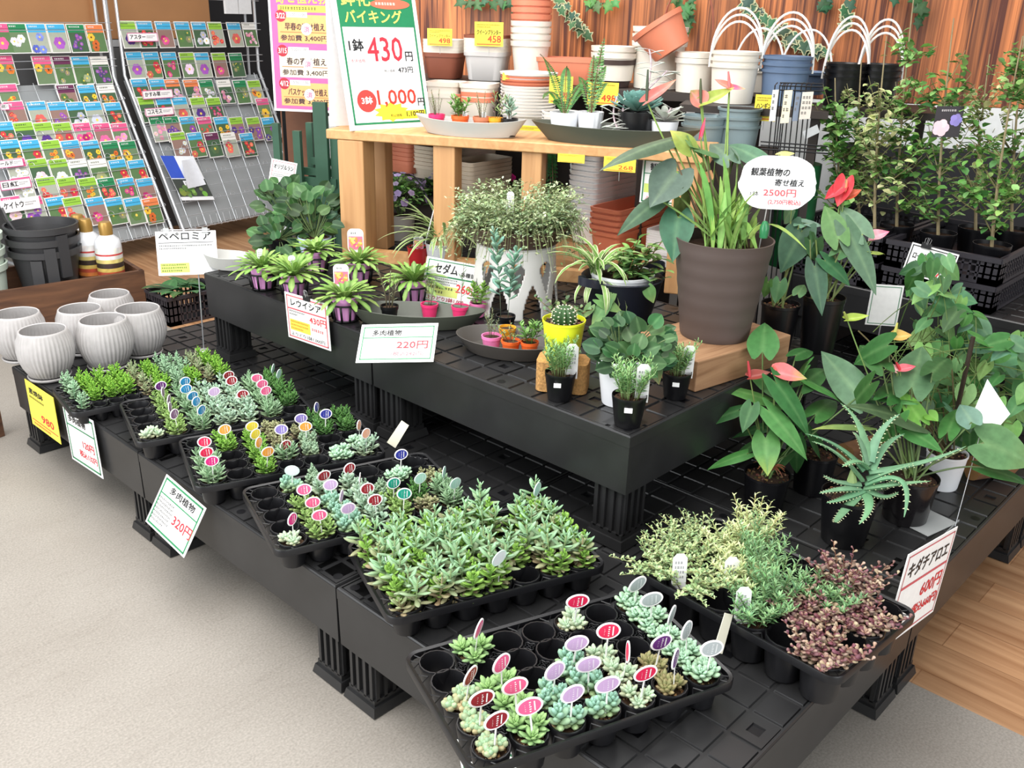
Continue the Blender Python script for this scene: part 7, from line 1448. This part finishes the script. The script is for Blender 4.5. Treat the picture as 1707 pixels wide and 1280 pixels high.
mb.build('cover', PAINT, t, False); mb = MB(); vs = []
for i in range(9):
    f = i/8; a = f*1.6
    for g in (0, 1): vs.append(O+ax*w*(.95-.7*f*(1-.2*g))+ay*h*(.35+.6*g-.12*f)+nn*(.004+.05*math.sin(a)*(.5+.5*g)*f))
mb.add(vs, [(2*i, 2*i+1, 2*i+3, 2*i+2) for i in range(8)], 0, C3(236, 240, 248)); mb.build('curled_page', PAINT, t)
# brown board and pale strip behind the racks
BOARD = pm('brown_board', (172, 124, 82), .6, var=.08, vscale=4); LSTRIP = pm('grey_strip', (186, 190, 194), .5)
t0 = RK-RN*.22
mb = MB(); mb.obox(t0+RU*(-.05)+UP*(1.62-RK.z), RU, UP, RN, (1.75, .82, .02)); tag(mb.build('pin_board', BOARD, None, False), 'brown board behind the tops of both seed racks', 'board')
mb = MB(); mb.obox(t0+RU*(-.05)+UP*(1.185-RK.z), RU, UP, RN, (1.75, .04, .03)); tag(mb.build('ledge', LSTRIP, None, False), 'pale grey ledge below the brown board', 'ledge')
mb = MB(); mb.obox(t0+RU*(-.05)+UP*(.58-RK.z), RU, UP, RN, (1.7, 1.16, .03)); tag(mb.build('cabinet_panel', pm('panel_grey', (96, 98, 100), .6), None, False), 'dark grey panel standing behind the racks under the ledge', 'panel')
for k, u in enumerate((-.80, -.02)):
    mb = MB(); mb.obox(t0+RU*(u-.0)+UP*(1.62-RK.z)+RN*.02, RU, UP, RN, (.03, .82, .02)); mb.build('trim_%d' % (k+2), WHITE if k == 0 else BOARD, None, False)['kind'] = 'structure'
q = atp(385, 12, RK+RN*.05, RN)
for k in range(2):
    t = thing('hanging_bag', 'white packet with green header hanging %s the upper rack corner' % ('first at' if k == 0 else 'second at'), 'packet', q+RU*(.11*k)+UP*.02, 0); mb = MB(); mb.obox((0, 0, 0), RU, UP, RN, (.10, .12, .02), 0, C3(226, 228, 230)); mb.obox((0, 0, .07), RU, UP, RN, (.10, .05, .016), 0, C3(40, 130, 80)); mb.build('bag', PAINT, t, False)

# ---------------------------------------------------------------- wooden box of buckets and bottles
WB = wood_material('dark_wood_box', (74, 48, 34), (112, 76, 52), (.22, 2.5), (2, 24), PI/2, .6, 0, .12)
c1 = Vector((1.033, 3.867, 0)); c0 = Vector((.359, 3.943, 0)); ex = (c0-c1).normalized(); ey = Vector((ex.y, -ex.x, 0)); Lb = 1.25; Db = .42; Hb = .205
if ey.y < 0: ey = -ey
t = thing('wooden_box', 'low dark brown wooden box holding buckets and spray bottles', 'box', c1)
for nm, c, d in (('front_board', ex*Lb/2+UP*Hb/2, (Lb, .022, Hb)), ('rear_board', ex*Lb/2+ey*Db+UP*Hb/2, (Lb, .022, Hb)), ('end_board', ey*Db/2+UP*Hb/2+ex*.011, (.022, Db, Hb)), ('base_board', ex*Lb/2+ey*Db/2+UP*.02, (Lb-.04, Db-.03, .02))):
    mb = MB(); mb.obox(c, ex, ey, UP, d); mb.build(nm, WB, t, False)
CHAR = pm('charcoal_plastic', (58, 58, 60), .45); zb = .032
def inbox(px, py, z): return at(px, py, z)
q = c1+ex*.45+ey*.19; q = atp(86, 470, q, ey); D = depth(q); rb_ = .5*112*D/FPX
bpos = Vector((q.x, q.y, 0))+ey*.02
bpos = c1+ex*((bpos-c1).dot(ex))+ey*.215
rb_ = min(rb_, .165)
for k in range(3):
    t = thing('bucket', ('charcoal bucket, lowest of the nested three in the wooden box', 'charcoal bucket, middle of the nested three in the wooden box', 'charcoal bucket, uppermost of three with a tall pouring tongue')[k], 'bucket', bpos+UP*(zb+.001+.055*k), .4*k, 'charcoal buckets in the wooden box'); H = .30
    mb = MB(); mb.lathe([(0, 0), (rb_*.66, 0), (rb_*.90, H-.036), (rb_*1.0, H-.03), (rb_*1.01, H), (rb_*.95, H), (rb_*.91, H-.04), (rb_*.64, .01), (0, .01)], 40); mb.build('bucket_body', CHAR, t)
    mb = MB(); mb.obox((rb_*.95*math.cos(-2.2), rb_*.95*math.sin(-2.2), H*.55), (math.sin(-2.2), -math.cos(-2.2), 0), (0, 0, 1), (math.cos(-2.2), math.sin(-2.2), 0), (.05, .2, .02)); mb.build('grip', CHAR, t, False)
    if k == 2:
        mb = MB(); mb.add([(rb_*.9*math.cos(a), rb_*.9*math.sin(a), H-.01+dz) for a, dz in ((1.6, 0), (1.9, .05), (2.2, .10), (2.5, .05), (2.8, 0))]+[(rb_*.96*math.cos(a), rb_*.96*math.sin(a), H-.01+dz) for a, dz in ((1.6, 0), (1.9, .05), (2.2, .10), (2.5, .05), (2.8, 0))], [(0, 1, 2, 3, 4), (9, 8, 7, 6, 5), (0, 5, 6, 1), (1, 6, 7, 2), (2, 7, 8, 3), (3, 8, 9, 4)]); mb.build('tongue', CHAR, t, False)
PGR = pm('pale_green_plastic', (206, 220, 206), .45); q = c1+ex*(Lb*.93)+ey*.21; q = atp(0, 470, q, ey); q = c1+ex*((q-c1).dot(ex)+.09)+ey*.215
for k in range(3): tag(mk('pail', rpot('pgr', .135, .26, PGR, .8, .03), None, q+UP*(zb+.001+.07*k)), 'pale green pail, %s from top, cut by the frame beside the charcoal buckets' % ORD[2-k], 'bucket', 'pale green pails')
GOLD = pm('gold_cap', (178, 140, 72), .35, .4); BLAB = None
for px, py, l, k in ((184, 440, 'white bottle with gold cap at the end of the wooden box', 0), (152, 442, 'white bottle with gold cap, middle of three in the wooden box', 1), (140, 440, 'white bottle with gold cap beside the charcoal buckets', 2)):
    q = atp(px, py, c1+ey*(.10+.12*k), ey); q = c1+ex*((q-c1).dot(ex))+ey*(.10+.12*k); t = thing('spray_bottle', l, 'bottle', q+UP*(zb+.001), 0, 'gold capped bottles'); r = .062; H = .345; mb = MB(); mb.lathe([(0, 0), (r*.96, 0), (r, .008), (r, H*.86), (r*.9, H*.93), (r*.5, H), (r*.46, H+.012)], 26); mb.build('bottle_body', WHITE, t)
    mb = MB(); mb.lathe([(r*.5, H), (r*.52, H+.045), (r*.42, H+.062), (0, H+.062)], 20); mb.build('cap', GOLD, t)
    mb = MB(); n = 26; rows = [(z*1.22, c_) for z, c_ in ((.02, C3(226, 226, 220)), (.05, C3(150, 150, 116)), (.075, C3(226, 222, 206)), (.095, C3(96, 62, 44)), (.11, C3(206, 126, 60)), (.125, C3(176, 76, 52)), (.14, C3(206, 176, 92)), (.155, C3(60, 48, 40)), (.175, C3(214, 196, 120)), (.19, C3(228, 226, 222)), (.205, C3(196, 70, 66)), (.212, C3(232, 230, 226)), (.235, C3(232, 230, 226)))]
    for (z0, c0_), (z1, _) in zip(rows[:-1], rows[1:]):
        vs = [(r*1.012*math.cos(2*PI*i/n), r*1.012*math.sin(2*PI*i/n), z) for i in range(n+1) for z in (z0, z1)]; mb.add(vs, [(2*i, 2*i+2, 2*i+3, 2*i+1) for i in range(n)], 0, [jit(c0_, rs, .08) for _ in vs])
    mb.build('label_band', PAINT, t)
LEG = None
mb = MB(); p = at(4, 728, 0); mb.box((0, 0, .12), (.05, .05, .24), .2); o = mb.build('stool_leg', WB, None, False); o.location = p+Vector((-.02, .02, .001)); o.name = 'wooden_post'; tag(o, 'short brown wooden post at the frame edge beyond the aisle', 'post')
BASK = cage(); t = thing('black_basket', 'black slotted basket of leafy plant on the wood floor behind the platforms', 'basket', at(318, 537, 0)+Vector((.04, .1, .002))); cmb = crate_mesh(.30, .22, .14); mk('basket_body', cmb, t, (-.15, -.11, 0)); lf = MB(); rg = random.Random(120)
for i in range(16):
    az = rg.uniform(0, 6.28); heart(lf, Vector((rg.uniform(-.1, .1), rg.uniform(-.08, .08), .14)), (math.cos(az), math.sin(az), rg.uniform(.1, .6)), (0, 0, 1), rg.uniform(.09, .15), rg.uniform(.06, .09), jit(C3(70, 110, 66), rg, .1))
lf.build('leaves', LEAF, t)

# ---------------------------------------------------------------- poster, green planter frame, boards
DP0 = .92
P0 = tp(510, 100, DP0); n_ = (WN*.85+Vector((-.3, -.6, 0))*.3+UP*.02).normalized(); O, ax, ay, w, h = card_axes((431, -12), (572, -26), (566, 187), (462, 180), P0, n_); ax = (ax-UP*ax.z); ax.normalize()
th = thing('poster_stand', 'pink class poster on a thin stand behind the sale sign', 'poster', O); Wp, Hp = .44, .70; nn = ax.cross(ay).normalized(); ay = nn.cross(ax).normalized()
Wp = (atp(572, 60, P0, n_)-atp(440, 60, P0, n_)).length; Hp = Wp*1.5; O = Vector((0, 0, 0))
mb = MB(); mb.obox(ax*Wp/2+ay*Hp/2-nn*.006, ax, ay, nn, (Wp, Hp, .01), 0, C3(232, 232, 236)); mb.build('board', PAINT, th, False); pr = MB(); rect(pr, O, ax, ay, .03*Wp, .03*Wp, .97*Wp, Hp-.03*Wp, 0, C3(214, 96, 158))
S_ = Wp/132.0        # one photograph pixel on the poster
def py2(y): return (187-y)*S_
YT = C3(250, 236, 84)
write(pr, '寄せ植え教室の', O, ax, ay, 12*S_, py2(24), 22*S_, 122*S_, 0, YT, lift=.0014, bold=.0012); rect(pr, O, ax, ay, 16*S_, py2(36), 124*S_, py2(26), 0, YT, .001); scribble(pr, O, ax, ay, 20*S_, py2(35), 96*S_, 8*S_, 1, rs, 0, C3(70, 60, 50), .0014)
for y0, y1, c, d, tt, yen in ((40, 82, C3(238, 176, 110), '3/22', '早春の寄せ植え', '参加費 3,400円'), (92, 134, C3(238, 224, 196), '3/15', '春の寄せ植え', '参加費 3,400円'), (142, 178, C3(238, 176, 110), '4/12', 'バスケット寄せ植え', '参加費 3,300円')):
    rect(pr, O, ax, ay, 14*S_, py2(y1), 112*S_, py2(y0), 0, c, .001); hh = y1-y0
    pr.disc(O+ax*20*S_+ay*py2(y0+2)+nn*.0016, ax, ay, 9*S_, None, 18, 0, C3(176, 30, 50)); write(pr, d, O, ax, ay, 13*S_, py2(y0+6), 8*S_, 14*S_, 0, C3(240, 230, 230), lift=.002); rect(pr, O, ax, ay, 30*S_, py2(y0+4), 64*S_, py2(y0-4), 0, C3(246, 244, 240), .0013); write(pr, '10:00~11:00', O, ax, ay, 33*S_, py2(y0+2), 4.5*S_, 28*S_, 0, BLK, lift=.0017)
    write(pr, tt, O, ax, ay, 26*S_, py2(y0+hh*.55), 11*S_, 66*S_, 0, C3(60, 36, 40), lift=.0014); rect(pr, O, ax, ay, 18*S_, py2(y0+hh*.63), 108*S_, py2(y0+hh*.6), 0, C3(190, 120, 70), .0014); write(pr, yen, O, ax, ay, 18*S_, py2(y0+hh*.93), 9*S_, 78*S_, 0, C3(60, 40, 44), lift=.0014)
    pr.disc(O+ax*62*S_+ay*py2(y0+hh*.5)+nn*.0022, ax, ay, 9*S_, None, 18, 0, C3(248, 240, 244)); write(pr, '済', O, ax, ay, 57*S_, py2(y0+hh*.5+5), 9*S_, 10*S_, 0, C3(226, 120, 150), lift=.0028)
    for q in range(5): pr.disc(O+ax*(104+3.4*math.cos(q*1.2566))*S_+ay*(py2(y0-1)+3.4*S_*math.sin(q*1.2566))+nn*(.0018+.00003*q), ax, ay, 2.6*S_, None, 8, 0, (C3(240, 196, 80), C3(250, 206, 226), C3(150, 150, 70))[(40, 92, 142).index(y0)])
rect(pr, O, ax, ay, 118*S_, py2(178), 128*S_, py2(40), 0, C3(240, 200, 150), .001); done(th, pr)
mb = MB(); zz0 = th.location.z
for f in (.1, .9): mb.tube([ax*Wp*f-nn*.014+ay*Hp*.2, ax*Wp*f-nn*.014-UP*(zz0-.003)], .008, 6)
mb.build('stand_legs', BW, th)
GREENW = pm('green_painted_wood', (44, 82, 62), .55, var=.12); t = thing('planter_trellis', 'dark green wooden slatted planter frame behind the peperomias', 'planter', Vector((tp(525, 300, .62).x, tp(525, 300, .62).y, Z1+.001))); l0 = t.location
def gpost(x, ytop, wpx, dn, nm='slat', ybot=None):
    a = tp(x, ytop, dn); D = depth(a); zb_ = l0.z if ybot is None else tp(x, ybot, dn).z; mb = MB(); mb.obox(Vector((a.x, a.y, (a.z+zb_)/2))-l0, WU, WN, UP, (wpx*D/FPX, .022, a.z-zb_)); mb.build(nm, GREENW, t, False)
for x, y, w_, dn in ((460, 205, 12, .66), (495, 218, 13, .58), (516, 204, 11, .66), (533, 170, 24, .60), (558, 228, 14, .62), (638, 232, 14, .64)): gpost(x, y, w_, dn, 'slat' if w_ < 20 else 'post')
def grail(x0, x1, y, hpx, dn):
    a, b = tp(x0, y, dn), tp(x1, y, dn); D = depth((a+b)/2); b.z = a.z; mb = MB(); mb.obox((a+b)/2-l0, WU, WN, UP, ((b-a).length, .02, hpx*D/FPX)); mb.build('rail', GREENW, t, False)
grail(492, 562, 300, 14, .61); grail(500, 650, 284, 12, .625); grail(520, 562, 268, 11, .63); grail(620, 660, 290, 10, .65)
WBD = pm('white_board', (206, 206, 204), .6, var=.06); c = tp(549, 250, .74); mb = MB(); mb.box((0, 0, .5), (.085, .02, 1.0)); o = mb.build('leaning_board', WBD, None, False); o.location = (c.x, c.y, .002); o.rotation_euler = (0, 0, TH); tag(o, 'pale upright board behind the green slatted frame', 'board')
BLU = pm('blue_plastic', (28, 66, 190), .4); c = tp(512, 262, .86); tag(mk('pail', rpot('blu', .05, .62, BLU, .9, .02), None, (c.x, c.y, .002)), 'bright blue container seen between the green slats', 'container')
mb = MB(); c = tp(496, 200, 1.1); mb.box((0, 0, .56), (.16, .03, 1.12)); o = mb.build('plywood_panel', pm('plywood_brown', (104, 66, 44), .7, var=.2), None, False); o.location = (c.x, c.y, .002); o.rotation_euler = (0, 0, TH); tag(o, 'dim brown panel behind the green slatted frame', 'panel')
